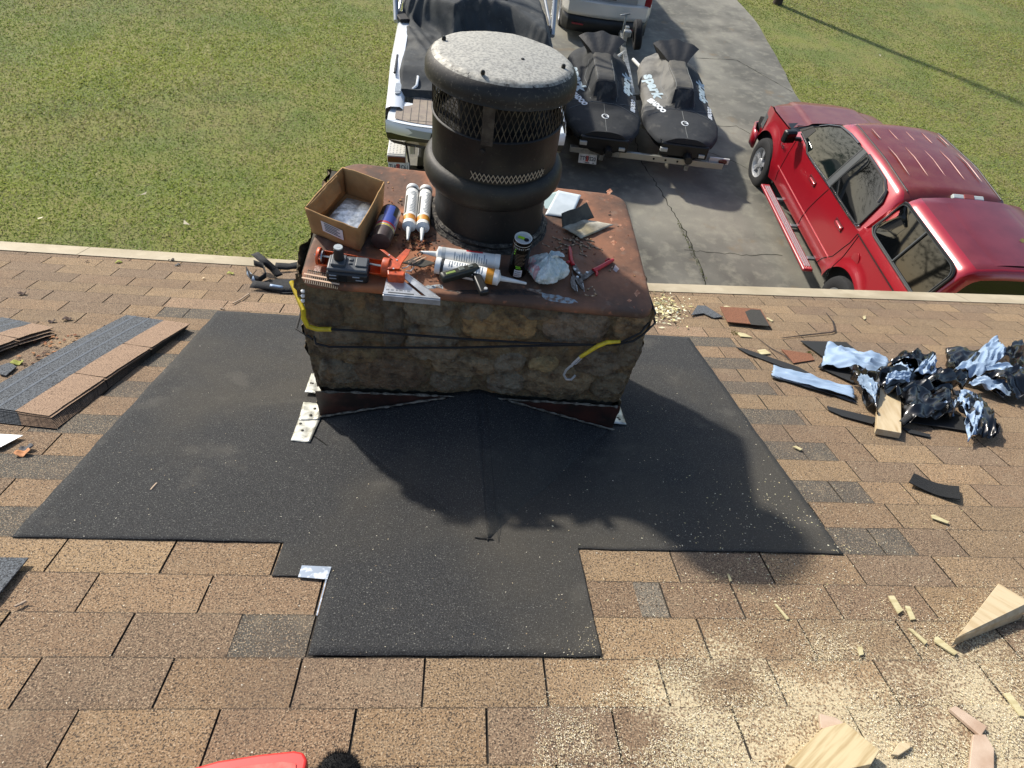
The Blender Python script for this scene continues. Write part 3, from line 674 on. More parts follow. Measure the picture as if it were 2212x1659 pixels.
m_stl = mat('bright_steel', '#c3c5c5', .35, metal=.35)
b = MB(); b.tube([fy(q6(1690, 508), yy - .012), fy(q6(1655, 540), yy - .013), fy(q6(1640, 560), yy - .013)], .0050, 8)
b.tube([fy(q6(1640, 555), yy - .012), fy(q6(1612, 580), yy - .012), fy(q6(1598, 608), yy - .012), fy(q6(1612, 632), yy - .012), fy(q6(1640, 634), yy - .012), fy(q6(1662, 612), yy - .012)], .0045, 8)
b.tube([fy(q6(1700, 515), yy - .013), fy(q6(1665, 548), yy - .016), fy(q6(1640, 545), yy - .013)], .002, 6)
b.build('steel_hook', m_stl, tc_, M=Mt, smooth=True)
b = MB()
for k in range(5):
    p = fy(q6(132, 138 + 27 * k), yy + .02); b.lathe([(.0, -.006), (.006, -.003), (.0065, .003), (0, .007)], p, 10)
b.build('pale_bead', mat('white_plastic', '#d8d8d4', .4), tc_, M=Mt, smooth=True)

# ================================================================== VEHICLES
m_red = mat('red_paint', '#8f0d1c', .28, metal=.25, coat=1.0, c2='#a01524', sc=300, lo=.4, hi=.6, spec=.5)
m_redust = mat('red_paint_dusty', '#661d18', .45, metal=.1, coat=.4, c2='#703428', sc=5, det=8, lo=.40, hi=.65, layers=(('#9c7a66', 30, .66, .76, .35),))
m_glass = mat('tinted_glass', '#050607', .03, spec=.5)
m_cglass = mat('cab_glass', '#0c1414', .03, spec=.55)
m_blkp = mat('black_plastic', '#121314', .45); m_rub = mat('tyre_rubber', '#19191a', .85, bump=.3, bsc=60); m_chr = mat('chrome', '#c9ccd0', .12, metal=1.0)
m_trim = mat('satin_trim', '#3c4043', .35); m_well = mat('wheel_well_black', '#060606', .95)
def tyre(parent, c, r, wd, rim_r, M, spokes=6, name='wheel', rim_m=None):
    """wheel with its axle along local +z of M"""
    T = M; b = MB(); h = wd / 2
    prof = [(rim_r, -h * .9), (rim_r + .02, -h), (r - .04, -h), (r - .012, -h * .86), (r, -h * .55)]
    for k in range(5): z = -h * .55 + h * 1.1 * k / 4; prof += [(r, z), (r, z + h * .16), (r - .008, z + h * .18), (r - .008, z + h * .25)] if k < 4 else [(r, z)]
    prof += [(r - .012, h * .86), (r - .04, h), (rim_r + .02, h), (rim_r, h * .9)]
    b.lathe(prof, c, 48, M=T, cap0=False, cap1=False); w_ = b.build(name, m_rub, parent, smooth=True)
    b = MB(); b.lathe([(rim_r, h * .95), (rim_r + .006, h * .98), (rim_r - .012, h * .9), (rim_r - .03, h * .3), (rim_r - .035, -h * .5), (.06, -h * .5)], c, 40, M=T, cap0=False, cap1=False)
    b.lathe([(.075, h * .4), (.075, h * .80), (.06, h * .86), (0, h * .87)], c, 24, M=T)
    for k in range(spokes):
        a = 2 * math.pi * k / spokes
        for da, ww in ((-.13, .028), (.13, .028)):
            p0 = Vector((.06 * math.cos(a), .06 * math.sin(a), h * .72)); p1 = Vector(((rim_r - .012) * math.cos(a + da), (rim_r - .012) * math.sin(a + da), h * .80))
            t_ = Vector((-math.sin(a), math.cos(a), 0)) * ww / 2
            q = [p0 - t_, p0 + t_, p1 + t_ * 1.2, p1 - t_ * 1.2]
            b.prism([T @ x + Vector(c) for x in q], T @ Vector((0, 0, -.02)))
    b.build('rim', rim_m or mat('alloy_rim', '#c9cbcd', .35, metal=.6), w_, smooth=True)
    b = MB(); b.lathe([(rim_r - .02, -h * .3), (0, -h * .3)], c, 30, M=T, cap0=False, cap1=False); b.build('brake_disc', m_well, w_)
    return w_
def pl(P, x):
    """piecewise linear / smooth lookup"""
    if x <= P[0][0]: return P[0][1]
    for (a, va), (c_, vc_) in zip(P, P[1:]):
        if x <= c_: return va + (vc_ - va) * (x - a) / (c_ - a)
    return P[-1][1]

# ---- red pickup with camper shell
TR = thing('pickup_truck', 'dusty dark red crew cab pickup truck with a camper shell, parked below the roof edge', 'truck', Matrix.Translation((6.98, 5.70, 0)) @ Matrix.Rotation(R_(-1.0), 4, 'Z'))
AX = (0.02, 3.66); WR = .40
def half(t): return pl([(-1.25, .955), (-1.0, .985), (2.9, .985), (3.3, .98), (4.0, .965), (4.35, .90), (4.55, .80), (4.66, .66)], t)
def belt(t): return pl([(-1.25, 1.25), (.42, 1.30), (.5, 1.28), (3.0, 1.24), (3.3, 1.20), (4.2, 1.12), (4.5, 1.03), (4.66, .92)], t)
def side(t, k, s=-1):
    zb = pl([(-1.25, .55), (-.6, .50), (3.1, .44), (3.3, .46), (4.66, .44)], t); fl = 0
    for ax in AX:
        d = abs(t - ax); RA = .515
        if d < RA: zb = max(zb, .40 + math.sqrt(RA * RA - d * d))
    zt = belt(t); z = zb + (zt - zb) * k
    for ax in AX:
        dd = math.hypot(t - ax, z - .40) - .50
        if z > .42: fl += .055 * math.exp(-(max(0, dd) / .10) ** 2)
    w_ = half(t) * pl([(.4, .965), (.62, .995), (.66, 1.0), (.70, .99), (1.0, .985), (1.3, .955)], z)
    return Vector((s * (w_ + fl), t, z))
ts = sorted(set([round(-1.25 + k * .045, 4) for k in range(132)] + [AX[0] + d for d in np.linspace(-.515, .515, 41)] + [AX[1] + d for d in np.linspace(-.515, .515, 41)]))
b = MB()
for s in (-1, 1):
    b.rings([[side(t, k / 14, s) for k in range(15)] for t in ts], False, False, False)
# nose and tail
b.grid(lambda i, j: Vector(((2 * i - 1) * .66, 4.66 + .05 * (1 - (2 * i - 1) ** 2), .62 + .30 * j)), 12, 4)
b.grid(lambda i, j: Vector(((2 * i - 1) * half(-1.25) * .98, -1.25, .55 + .70 * j)), 8, 6)
body = b.build('body', m_red, TR, smooth=True, angle=50)
b = MB(); b.box((0, 1.9, .62), (1.72, 5.4, .30)); 
for ax in AX: b.box((0, ax, .65), (1.80, 1.1, .62))
b.build('chassis', m_well, TR)
b = MB()   # bumper tip
b.rings([[Vector((s * .97, 4.22, z)) for s in (1,)] and [Vector((x, y, z)) for x, y in ((-.985, 4.16), (-.985, 4.35), (-.90, 4.60), (-.6, 4.76), (0, 4.82), (.6, 4.76), (.90, 4.60), (.985, 4.35), (.985, 4.16))] for z in (.40, .50, .66)], False, False, False)
b.build('front_bumper', m_red, TR, smooth=True, solid=.04)
for s in (-1, 1):
    b = MB(); b.grid(lambda i, j: Vector((s * (half(4.18 + .32 * i) + .012 - .03 * j), 4.18 + .34 * i, .74 + .26 * j * (1 - .2 * i))), 6, 4); b.build('headlight', mat('lamp_lens', '#3a3f42', .08, spec=.9), TR, smooth=True)
# hood
def hood(i, j):
    x = 2 * i - 1; t0 = 3.28 + .14 * (1 - x * x); t1 = 4.66 + .05 * (1 - x * x) - .30 * abs(x) ** 4; t = t0 + (t1 - t0) * j; hw = min(half(t), half(t)) * .955
    X = x * hw; z = belt(t) + .012 + .060 * (1 - abs(x) ** 3) ; cr = abs(X) - (.60 - .10 * j); z += .030 * (1 - sstep(-.035, .035, cr)); z -= .10 * sstep(.82, 1.0, j) ** 2
    return Vector((X, t, z))
b = MB(); b.grid(hood, 60, 26); b.build('hood', m_redust, TR, smooth=True, angle=60)
b = MB(); b.grid(lambda i, j: Vector(((2 * i - 1) * .93, 3.0 + .42 * j + .14 * (1 - (2 * i - 1) ** 2) * 1, 1.215 + .012 * j)), 24, 6); cowl = b.build('cowl_panel', m_blkp, TR, smooth=True)
b = MB()
for k in range(3): b.tube([Vector((x, 3.19 + .06 * k + .14 * (1 - (x / .93) ** 2), 1.235)) for x in np.linspace(-.8, .8, 14)], .008, 5)
b.tube([Vector((-.55, 3.30, 1.25)), Vector((-.1, 3.24, 1.262)), Vector((.25, 3.20, 1.262))], .012, 6)
b.build('wiper', mat('grey_rubber', '#3d4448', .5), cowl)
# greenhouse: cab
CF0, CF1, CR1, CR0 = 3.12, 2.16, .50, .42
def cabsec(t):   # half width and height of the roof edge along the cab
    zt = pl([(CR0 - .02, 1.30), (CR0, 1.80), (CR1, 1.885), (1.2, 1.925), (CF1, 1.885), (CF1 + .12, 1.84), (CF0, 1.26)], t)
    return zt
def cab(i, t):
    """i 0..1 across from left belt over roof to right belt"""
    zt = cabsec(t); zb = belt(t); wb = .945; wt = pl([(.4, .67), (1.2, .685), (2.2, .66), (3.12, .80)], t)
    a = [(-wb, zb), (-(wb * .45 + wt * .55), zb + (zt - zb) * .55), (-wt - .035, zb + (zt - zb) * .86), (-wt + .02, zb + (zt - zb) * .955), (-wt + .12, zt - .006), (-wt * .5, zt + .022), (0, zt + .032)]
    a = a + [(-x, z) for x, z in a[-2::-1]]
    k = i * 12; n = min(11, int(k)); f = k - n; return Vector((a[n][0] + (a[n + 1][0] - a[n][0]) * f, t, a[n][1] + (a[n + 1][1] - a[n][1]) * f))
b = MB(); tsc = [CR0 - .015, CR0, CR0 + .02, CR1, .6, .8, 1.0, 1.2, 1.5, 1.8, 2.0, CF1 - .02, CF1 + .04, CF1 + .1, CF1 + .16, 2.5, 2.8, CF0]
for t0, t1 in zip(tsc, tsc[1:]):
    for k in range(12):
        roofk = 3 <= k <= 8; b.cur = 1 if (roofk and t1 <= CF1 + .05) else 0
        if t0 >= CF1 + .1 and 3 <= k <= 8: continue
        b.add([cab(k / 12, t0), cab((k + 1) / 12, t0), cab((k + 1) / 12, t1), cab(k / 12, t1)], [(0, 3, 2, 1)])
cabo = b.build('cab', [m_red, m_redust], TR, smooth=True, angle=60, doubles=True)
b = MB(); b.grid(lambda i, j: cab(3 / 12 + i * .5, CF1 + .09 + (CF0 - CF1 - .09) * j) + Vector((0, .0, -.004)), 12, 8); b.build('windshield', m_cglass, TR, smooth=True)
b = MB()
for x in np.linspace(-.45, .45, 5):
    for (ta, tb) in ((2.02, 1.70), (1.50, .80)):
        b.tube([Vector((x * 1.08, t, cabsec(t) + .030 - .02 * (x / .6) ** 2)) for t in np.linspace(ta, tb, 6)], [.001, .009, .010, .010, .009, .001], 6, flat=.8)
b.build('roof_ribs', m_redust, cabo, smooth=True)
b = MB()
for s in (-1, 1): b.tube([cab((3.35 if s < 0 else 8.65) / 12, t) + Vector((0, 0, .004)) for t in np.linspace(CR1, CF1 + .02, 14)], .009, 6)
b.build('roof_drip_channel', m_blkp, cabo)
b = MB(); b.box((.12, CR0 + .02, 1.885), (.40, .06, .05), Matrix.Rotation(R_(25), 3, 'X')); lt = b.build('high_brake_lamp', mat('clear_lens', '#b9c2bd', .15, spec=.8), cabo, bevel=.01)
b = MB(); b.box((.12, CR0 + .013, 1.892), (.13, .062, .052), Matrix.Rotation(R_(25), 3, 'X')); b.build('red_lens', mat('red_lens', '#8d4a44', .2), lt, bevel=.005)
def glassy(s, t, f):   # point on the slanted cab side; f = 0 at belt, 1 at roof
    zt = cabsec(min(max(t, .5), 2.16)); zb = belt(t); wb = .945; wt = .67; a = Vector((s * wb, t, zb)); m_ = Vector((s * (wb * .45 + wt * .55), t, zb + (zt - zb) * .55)); c_ = Vector((s * (wt + .035), t, zb + (zt - zb) * .86))
    p = a.lerp(m_, f / .62) if f < .62 else m_.lerp(c_, (f - .62) / .38); return p + Vector((s * .007, 0, .003))
def window(name, s, outline, m, parent, off=0.0, fr=None):
    n = 9; P = []
    for k in range(len(outline)):
        (a, f0), (c_, f1) = outline[k], outline[(k + 1) % len(outline)]
        for q in range(3): P.append((a + (c_ - a) * q / 3, f0 + (f1 - f0) * q / 3))
    cx, cf = sum(p[0] for p in P) / len(P), sum(p[1] for p in P) / len(P)
    b = MB(); R_s = []
    for sc in (1.0, .8, .6, .4, .2, .02): R_s.append([glassy(s, cx + (t - cx) * sc, cf + (f - cf) * sc) + Vector((s * off, 0, off * .5)) for t, f in P])
    b.rings(R_s, False, True); o = b.build(name, m, parent, smooth=True)
    if fr is not None:
        b = MB(); pts = [glassy(s, t, f) + Vector((s * (off + .002), 0, .002)) for t, f in P]; b.tube(pts + [pts[0]], .010, 6); b.build('window_frame', fr, o)
    return o
for s in (-1, 1):
    window('front_window', s, [(1.62, .06), (2.22, .03), (2.44, .02), (2.62, .14), (2.92, .18), (2.78, .42), (2.52, .72), (2.26, .93), (1.95, .98), (1.58, .99)], m_cglass, TR, .014, m_blkp)
    window('rear_window', s, [(.52, .12), (.58, .06), (1.48, .06), (1.46, .99), (.85, .98), (.66, .90), (.56, .70)], m_glass, TR, .014, m_blkp)
    window('pillar_panel', s, [(1.47, .02), (1.64, .02), (1.60, 1.0), (1.44, 1.0)], m_trim, TR, .018)
    window('mirror_triangle', s, [(2.70, .16), (3.0, .16), (2.80, .44), (2.66, .44)], m_blkp, TR, .018)
    b = MB(); pts = [glassy(s, t, f) + Vector((s * .012, 0, .004)) for t, f in ((.50, .10), (.54, .035), (.8, .015), (1.5, .015), (2.2, .0), (2.42, .0), (2.60, .10), (2.9, .14))]; b.tube(pts, .011, 6); b.build('belt_moulding', m_chr, TR, smooth=True)
    b = MB(); pts = [glassy(s, t, f) + Vector((s * .018, 0, .012)) for t, f in ((1.72, .99), (2.0, .985), (2.28, .93), (2.5, .75), (2.66, .56))]; b.tube(pts, .022, 6, flat=.5)
    pts = [glassy(s, t, f) + Vector((s * .018, 0, .012)) for t, f in ((.60, .62), (.66, .86), (.84, .97), (1.40, .99))]; b.tube(pts, .022, 6, flat=.5); b.build('rain_visor', mat('smoked_visor', '#3a3634', .12, spec=.9), TR, smooth=True)
    # mirror
    mr = MB(); mr.box((s * 1.13, 2.83, 1.30), (.20, .11, .19), Matrix.Rotation(R_(s * -12), 3, 'Z')); mo = mr.build('door_mirror', m_blkp, TR, bevel=.035, seg=4, smooth=True)
    mr = MB(); mr.box((s * 1.13, 2.795, 1.30), (.16, .065, .15), Matrix.Rotation(R_(s * -12), 3, 'Z')); mr.build('mirror_glass', m_glass, mo, bevel=.01)
    mr = MB(); mr.box((s * .99, 2.83, 1.27), (.12, .06, .05)); mr.build('mirror_arm', m_blkp, mo, bevel=.01)
    # door cut lines, crease, handles
    b = MB()
    def sp(t, z):
        zb = side(t, 0, s).z; zt = side(t, 1, s).z; return side(t, (z - zb) / (zt - zb), s) + Vector((s * .002, 0, 0))
    for L_ in ([(2.90, 1.20), (2.94, .8), (2.95, .50)], [(1.50, 1.24), (1.68, .8), (1.74, .50)], [(.44, 1.26), (.46, 1.1), (.60, .78), (.78, .60), (.86, .47)], [(.40, 1.28), (.40, 1.0), (.42, .6)]):
        P = []
        for (a, c_) in zip(L_, L_[1:]): P += [sp(a[0] + (c_[0] - a[0]) * k / 6, a[1] + (c_[1] - a[1]) * k / 6) for k in range(6)]
        b.tube(P + [sp(*L_[-1])], .0055, 5)
    b.build('door_gap', m_well, body)
    b = MB(); b.tube([sp(t, .70) + Vector((s * .004, 0, 0)) for t in np.linspace(.62, 3.05, 24)], .007, 6, flat=1.0); b.build('side_crease', m_red, body, smooth=True)
    for tq in (1.92, .84):
        b = MB(); b.box(sp(tq, 1.10) + Vector((s * .012, 0, 0)), (.035, .20, .045)); h = b.build('door_handle', m_red, TR, bevel=.014, seg=3, smooth=True)
        b = MB(); b.box(sp(tq + .02, 1.10) + Vector((s * .004, 0, 0)), (.012, .24, .085)); b.build('handle_recess', mat('dark_red', '#4c0710', .3), h, bevel=.01)
    b = MB(); b.lathe([(.085, 0), (.085, .003), (.079, .004), (.0, .004)], sp(.18, 1.05), 28, M=Matrix.Rotation(R_(90), 3, 'Y') if s > 0 else Matrix.Rotation(R_(-90), 3, 'Y'))
    if s < 0: b.build('fuel_door', m_red, TR, smooth=True, angle=20)
    # running board
    b = MB(); b.box((s * 1.10, 1.84, .40), (.15, 2.2, .05)); rb = b.build('running_board', mat('board_red', '#8f1c28', .3, coat=.6), TR, bevel=.02, seg=3)
    b = MB()
    for k in range(3): b.box((s * (1.065 + .032 * k), 1.84, .428), (.014, 2.06, .010))
    b.build('tread_strip', mat('tread_grey', '#8d9094', .5), rb)
    b = MB()
    for t in (1.05, 1.84, 2.55): b.box((s * .98, t, .39), (.22, .06, .03))
    b.build('bracket', mat('bracket_grey', '#7f8488', .5, metal=.5), rb)
    for ax in AX: tyre(TR, (s * .885, ax, WR), WR, .26, .235, Matrix.Rotation(R_(s * 90), 3, 'Y'), 5)
b = MB(); vs, fs = text('F-150', .07, shear=.2, bold=.002); Mt_ = Matrix(((0, 0, -1), (-1, 0, 0), (0, 1, 0))); b.add([Mt_ @ v + Vector((-1.0, 3.15, .98)) for v in vs], fs); b.build('fender_badge', m_chr, TR, solid=.004)
# camper shell: seam between bed and shell, rounded slanted sides
def shell(i, t):
    e = .0; f = sstep(.42, .22, t); g = sstep(-1.26, -1.10, t); zt = 1.36 + .60 * f * 1.0 * (.25 + .75 * g)
    wb, wt = .965, .70 + .02 * (1 - f); zb = 1.275
    a = [(-wb, zb), (-wb + .03, zb + .10), (-wt - .055, zb + (zt - zb) * .84), (-wt - .01, zb + (zt - zb) * .93), (-wt + .07, zt - .004), (-wt * .5, zt + .028), (0, zt + .038)]
    a = a + [(-x, z) for x, z in a[-2::-1]]; k = i * 12; n = min(11, int(k)); ff = k - n
    return Vector((a[n][0] + (a[n + 1][0] - a[n][0]) * ff, t, a[n][1] + (a[n + 1][1] - a[n][1]) * ff))
b = MB(); tss = [.44, .42, .38, .34, .30, .26, .22, .1, -.2, -.5, -.8, -1.05, -1.10, -1.14, -1.18, -1.22, -1.26]
tss = [.42 - .0 * k for k in range(1)] + [.40, .37, .34, .31, .28, .25, .22, .1, -.2, -.5, -.8, -1.0, -1.10]
def shell2(i, t):
    p = shell(i, max(t, -1.10)); 
    return p
for t0, t1 in zip(tss, tss[1:]):
    for k in range(12):
        b.cur = 1 if 3 < k < 8 or (k in (4, 7)) else 0
        b.add([shell2(k / 12, t0), shell2((k + 1) / 12, t0), shell2((k + 1) / 12, t1), shell2(k / 12, t1)], [(0, 1, 2, 3)])
b.cur = 0
R1 = [shell2(k / 12, -1.10) for k in range(13)]; R2 = [Vector((p.x * .97, -1.13, 1.275 + (p.z - 1.275) * .97)) for p in R1]; R3 = [Vector((p.x * .86, -1.15, 1.31 + (p.z - 1.275) * .80)) for p in R1]
b.rings([R1, R2, R3], False, False, False)
cs_ = b.build('camper_shell', [m_red, mat('shell_top_dusty', '#5f141d', .45, metal=.1, coat=.4, c2='#6a1e26', sc=3, layers=(('#b09080', 60, .70, .78, .4),))], TR, smooth=True, angle=50, doubles=True)
b = MB(); b.add(R3, [tuple(range(13))]); b.build('shell_back_window', m_glass, cs_)
b = MB(); b.add([shell2(k / 12, .42) for k in range(13)], [tuple(range(13))]); b.build('shell_front_panel', m_red, cs_)
b = MB(); b.grid(lambda i, j: Vector((-.42 + .84 * i, .1 - 1.15 * j, shell2(.5, .1 - 1.15 * j).z - .0 + .012 * (1 - abs(2 * i - 1) ** 8) - .02 * (2 * i - 1) ** 2)), 20, 8)
b.build('roof_swage', mat('shell_top_dusty', '#65222c'), cs_, smooth=True)
for s in (-1, 1):
    def sw(t, f, o=.006):
        o += .012
        p = shell2(1 / 12, t).lerp(shell2(2 / 12, t), f); return Vector((s * abs(p.x) + s * o, t, p.z + o * .4))
    def rrect(t0, t1, f0, f1, r=.16, rf=.22, n=6):
        out = []
        for (ct, cf, a0) in ((t1 - r, f1 - rf, 0), (t0 + r, f1 - rf, 90), (t0 + r, f0 + rf, 180), (t1 - r, f0 + rf, 270)):
            for k in range(n + 1): a = R_(a0 + 90 * k / n); out.append((ct + r * math.cos(a), cf + rf * math.sin(a)))
        return out
    O_ = rrect(-1.07, .30, .10, 1.06, .15, .22); b = MB(); c0 = (-.385, .58)
    b.rings([[sw(c0[0] + (t - c0[0]) * k, c0[1] + (f - c0[1]) * k) for t, f in O_] for k in (1, .7, .4, .02)], False, True)
    sg = b.build('shell_side_window', m_glass, TR, smooth=True)
    b = MB(); pts = [sw(t, f, .010) for t, f in O_]; b.tube(pts + [pts[0]], .017, 6); b.build('gasket', m_blkp, sg, smooth=True)
    b = MB(); pts = [sw(c0[0] + (t - c0[0]) * .955, c0[1] + (f - c0[1]) * .93, .014) for t, f in O_]; b.tube(pts + [pts[0]], .006, 6); b.tube([sw(-.36, .12, .014), sw(-.36, 1.03, .014)], .016, 6); b.build('sash_bar', m_trim, sg, smooth=True)
b = MB()
for s in (-1, 1): b.tube([Vector((s * .972, t, 1.283)) for t in (-1.1, .40)], .007, 5)
b.build('shell_seal', m_well, cs_)
b = MB(); b.box((0, -1.33, .62), (1.8, .16, .2)); b.build('rear_bumper', m_chr, TR, bevel=.03)
lf = MB(); p = Vector((.12, -.62, 2.01)); lf.add([p, p + Vector((.05, .02, .012)), p + Vector((.02, .06, .02)), p + Vector((-.03, .03, .01))], [(0, 1, 2, 3)])
lo = lf.build('dry_leaf', mat('dry_leaf', '#6d6634', .8), None, M=Matrix.Translation((6.98, 5.70, 0))); tag(lo, 'dry olive leaf lying on the red camper shell roof', 'leaf')

# ---- covered watercraft, left one charcoal, right one faded on its left side
def watercraft(name, label, M, cmain, cleft, seatc):
    root = thing(name, label, 'jet ski', M, 'covered jet skis on the double trailer')
    L = 2.95
    hw = lambda t: pl([(0, .36), (.05, .44), (.3, .58), (.62, .645), (.9, .63), (1.2, .575), (1.9, .585), (2.45, .55), (2.72, .44), (2.88, .28), (2.95, .10)], t)
    # hull under the cover
    b = MB(); b.rings([[Vector((x * hw(t) * .95, t, z)) for x, z in ((-1, .62), (-.95, .46), (-.45, .33), (0, .28), (.45, .33), (.95, .46), (1, .62))] for t in (.04, .2, .6, 1.2, 1.8, 2.3, 2.65, 2.85)], False, False, False)
    b.add([Vector((x * .42, .04, z)) for x, z in ((-1, .62), (-.95, .46), (-.45, .33), (0, .28), (.45, .33), (.95, .46), (1, .62))], [tuple(range(7))])
    b.build('hull', mat('black_hull', '#0c0d0e', .4), root, smooth=True)
    def H(x, t):
        """deck height of the cover"""
        w_ = hw(t); e = min(1, abs(x) / w_); z = pl([(0, .70), (.5, .74), (1.3, .80), (2.2, .86), (2.95, .78)], t) * (1 - .14 * e ** 3)
        sw_ = pl([(.8, .0), (.95, .17), (1.3, .19), (1.8, .17), (2.0, .20), (2.6, .15), (2.9, .05)], t)
        if sw_ > 0 and t > .8:
            top = pl([(.80, .0), (.86, .12), (.98, .25), (1.1, .27), (1.6, .21), (2.1, .21), (2.5, .13), (2.95, 0)], t)
            z += top * (1 - sstep(sw_ * .75, sw_ * 1.35 + .05, abs(x)))
        z += .007 * fbm(x * 2, t * 2, M.translation.x, 2.5) + .006 * math.sin(9 * t + 6 * x) * sstep(.15, .5, abs(x))
        return z
    NU, NV = 44, 64; b = MB(); F = []
    for j in range(NV + 1):
        t = L * j / NV; w_ = hw(t); row = []
        for i in range(NU + 1):
            x = (2 * i / NU - 1); e = abs(x)
            if e > .93: # skirt
                k = (e - .93) / .07; X = math.copysign(w_ * (1.0 + .02 * k), x); z = H(w_ * .97, t) * (1 - k) + .56 * k - .02 * k * math.sin(t * 14) * .4
            else: X = x / .93 * w_ * .985; z = H(X, t)
            row.append(Vector((X, t - .0, z)))
        F.append(row)
    for j in range(NV):
        for i in range(NU):
            x, t = F[j][i].x, F[j][i].y; onseat = abs(x) < .19 and .98 < t < 2.02
            leftpanel = x < -.17 and t > .75 + .25 * (x + .6)
            col = seatc if onseat else (cleft if leftpanel else cmain)
            b.add([F[j][i], F[j][i + 1], F[j + 1][i + 1], F[j + 1][i]], [(0, 1, 2, 3)], lin(col)[:3])
    ring = F[0]; b.add(ring, [tuple(range(len(ring)))], lin(cmain)[:3])
    m_cov = mat('cover_fabric', '#3a3d3f', .85, attr='Col', c2='#26282a', sc=4, det=7, lo=.45, hi=.8, bump=.5, bsc=14, bdist=.012, layers=(('#8a877c', 5, .60, .78, .25),))
    cov = b.build('cover', m_cov, root, smooth=True, angle=75, doubles=True)
    # seams
    m_seam = mat('seam_thread', '#6c6f6e', .8); b = MB()
    def line(P, n=10, r=.004):
        pts = []
        for a, c_ in zip(P, P[1:]): pts += [(a[0] + (c_[0] - a[0]) * k / n, a[1] + (c_[1] - a[1]) * k / n) for k in range(n)]
        pts.append(P[-1]); b.tube([Vector((x, t, H(x, t) + .003)) for x, t in pts], r, 4)
    line([(-.58, .62), (-.2, .78), (.2, .78), (.58, .60)]); line([(0, .02), (0, .75)]); line([(-.22, .85), (-.30, 1.5), (-.22, 1.9)]); line([(.22, .85), (.30, 1.5), (.22, 1.9)])
    line([(-.60, .9), (-.28, .80)]); line([(.60, .9), (.28, .80)]); line([(-.14, 1.0), (-.16, 1.8)]); line([(.14, 1.0), (.16, 1.8)])
    b.build('seam', m_seam, cov)
    # dark cover over the handlebars: wide at the bars, folded down to the seat
    m_hb = mat('handlebar_cover_fabric', '#0b0c0d', .6, bump=.5, bsc=12, bdist=.015)
    def hb(i, j):
        x = 2 * i - 1; t = 1.88 + .46 * j; w_ = .165 + .27 * j ** 1.1; z = 1.02 + .19 * j ** .8 - .06 * abs(x) ** 2 * j + .012 * math.cos(x * 9) * j
        return Vector((x * w_, t + .10 * (1 - abs(x)) * j - .03 * abs(x) * j, z))
    b = MB(); b.grid(hb, 24, 12)
    def hb2(i, j):
        p = hb(i, 1); return Vector((p.x * (1 - .35 * j), p.y + .03 * j + .10 * j, p.z - .22 * j))
    b.grid(hb2, 24, 5)
    for s in (-1, 1):
        def hs(i, j, s=s): p = hb(0 if s < 0 else 1, i); return Vector((p.x * (1 - .5 * j), p.y + .0, p.z * (1 - j) + .88 * j))
        b.grid(hs, 10, 4)
    b.build('handlebar_cover', m_hb, root, smooth=True, angle=70)
    b = MB(); b.grid(lambda i, j: Vector(((2 * i - 1) * (.185 - .02 * j), .86 + .10 * j + .02 * math.cos((2 * i - 1) * 1.5), .80 + .20 * j + .03 * (1 - (2 * i - 1) ** 2))), 14, 6)
    b.build('seat_back_cover', m_hb, root, smooth=True)
    # printed words
    m_w = mat('print_white', '#cfd3d4', .6); m_w2 = mat('print_grey', '#9fb0b6', .6)
    def print_(word, size, cx, ct, ang, m, shear=0.0, bold=.0, space=1.0, xs=1.0):
        vs, fs = text(word, size, shear=shear, bold=bold, space=space, res=4); a = R_(ang); P = []
        for v in vs:
            v = Vector((v.x * xs, v.y, 0)); x = cx + v.x * math.cos(a) - v.y * math.sin(a); t = ct + v.x * math.sin(a) + v.y * math.cos(a); P.append(Vector((x, t, H(x, t) + .006)))
        bb = MB(); bb.add(P, fs); bb.build('printed_word', m, cov)
    print_('spark', .23, -.425, 1.50, -82, m_w2, .25, .012, 1.05, 1.45)
    print_('spark', .22, .46, 1.50, 82, m_w2, .25, .012, 1.05, 1.35)
    print_('SEADOO', .115, -.42, .88, -62, m_w, 0, .009, 1.0)
    print_('SEADOO', .10, .53, .90, 82, m_w, 0, .008, 1.0)
    b = MB()
    R0 = [(math.cos(a) * .062, math.sin(a) * .062) for a in np.linspace(0, 2 * math.pi, 24, endpoint=False)]
    b.add([Vector((x, .40 + y, H(x, .40 + y) + .005)) for x, y in R0], [tuple(range(24))]); em = b.build('round_emblem', m_w, cov)
    b = MB(); b.tube([Vector((math.cos(a) * .034, .40 + math.sin(a) * .034, H(0, .4) + .008)) for a in np.linspace(.6, 5.4, 16)], .008, 6); b.tube([Vector((-.02, .41, H(0, .4) + .008)), Vector((.045, .37, H(0, .4) + .008))], .006, 5); b.build('emblem_mark', m_hb, em)
    # stern details
    b = MB(); b.tube([Vector((.08, .06, .42)), Vector((.08, -.16, .42))], [.075, .062], 14); b.build('jet_nozzle', mat('nozzle_black', '#141516', .4), root, smooth=True)
    b = MB(); b.box((-.34, -.03, .50), (.12, .05, .06)); b.box((.30, -.03, .46), (.10, .05, .05)); b.build('tow_bracket', mat('pale_bracket', '#b4b7b2', .4, metal=.4), root, bevel=.006)
    b = MB(); b.box((0, .0, .50), (.80, .05, .22)); b.build('rear_bumper', mat('black_hull', '#0c0d0e'), root, bevel=.03)
    return root
JA = Matrix.Translation((3.24, 9.12, .13)) @ Matrix.Rotation(R_(-3.5), 4, 'Z') @ Matrix.Diagonal((1, 1.13, 1, 1))
JB = Matrix.Translation((4.58, 9.12, .13)) @ Matrix.Rotation(R_(-4.5), 4, 'Z') @ Matrix.Diagonal((1, 1.13, 1, 1))
watercraft('jet_ski', 'jet ski under an all charcoal fitted cover, beside the boat', JA, '#1b1e20', '#1e2123', '#403e39')
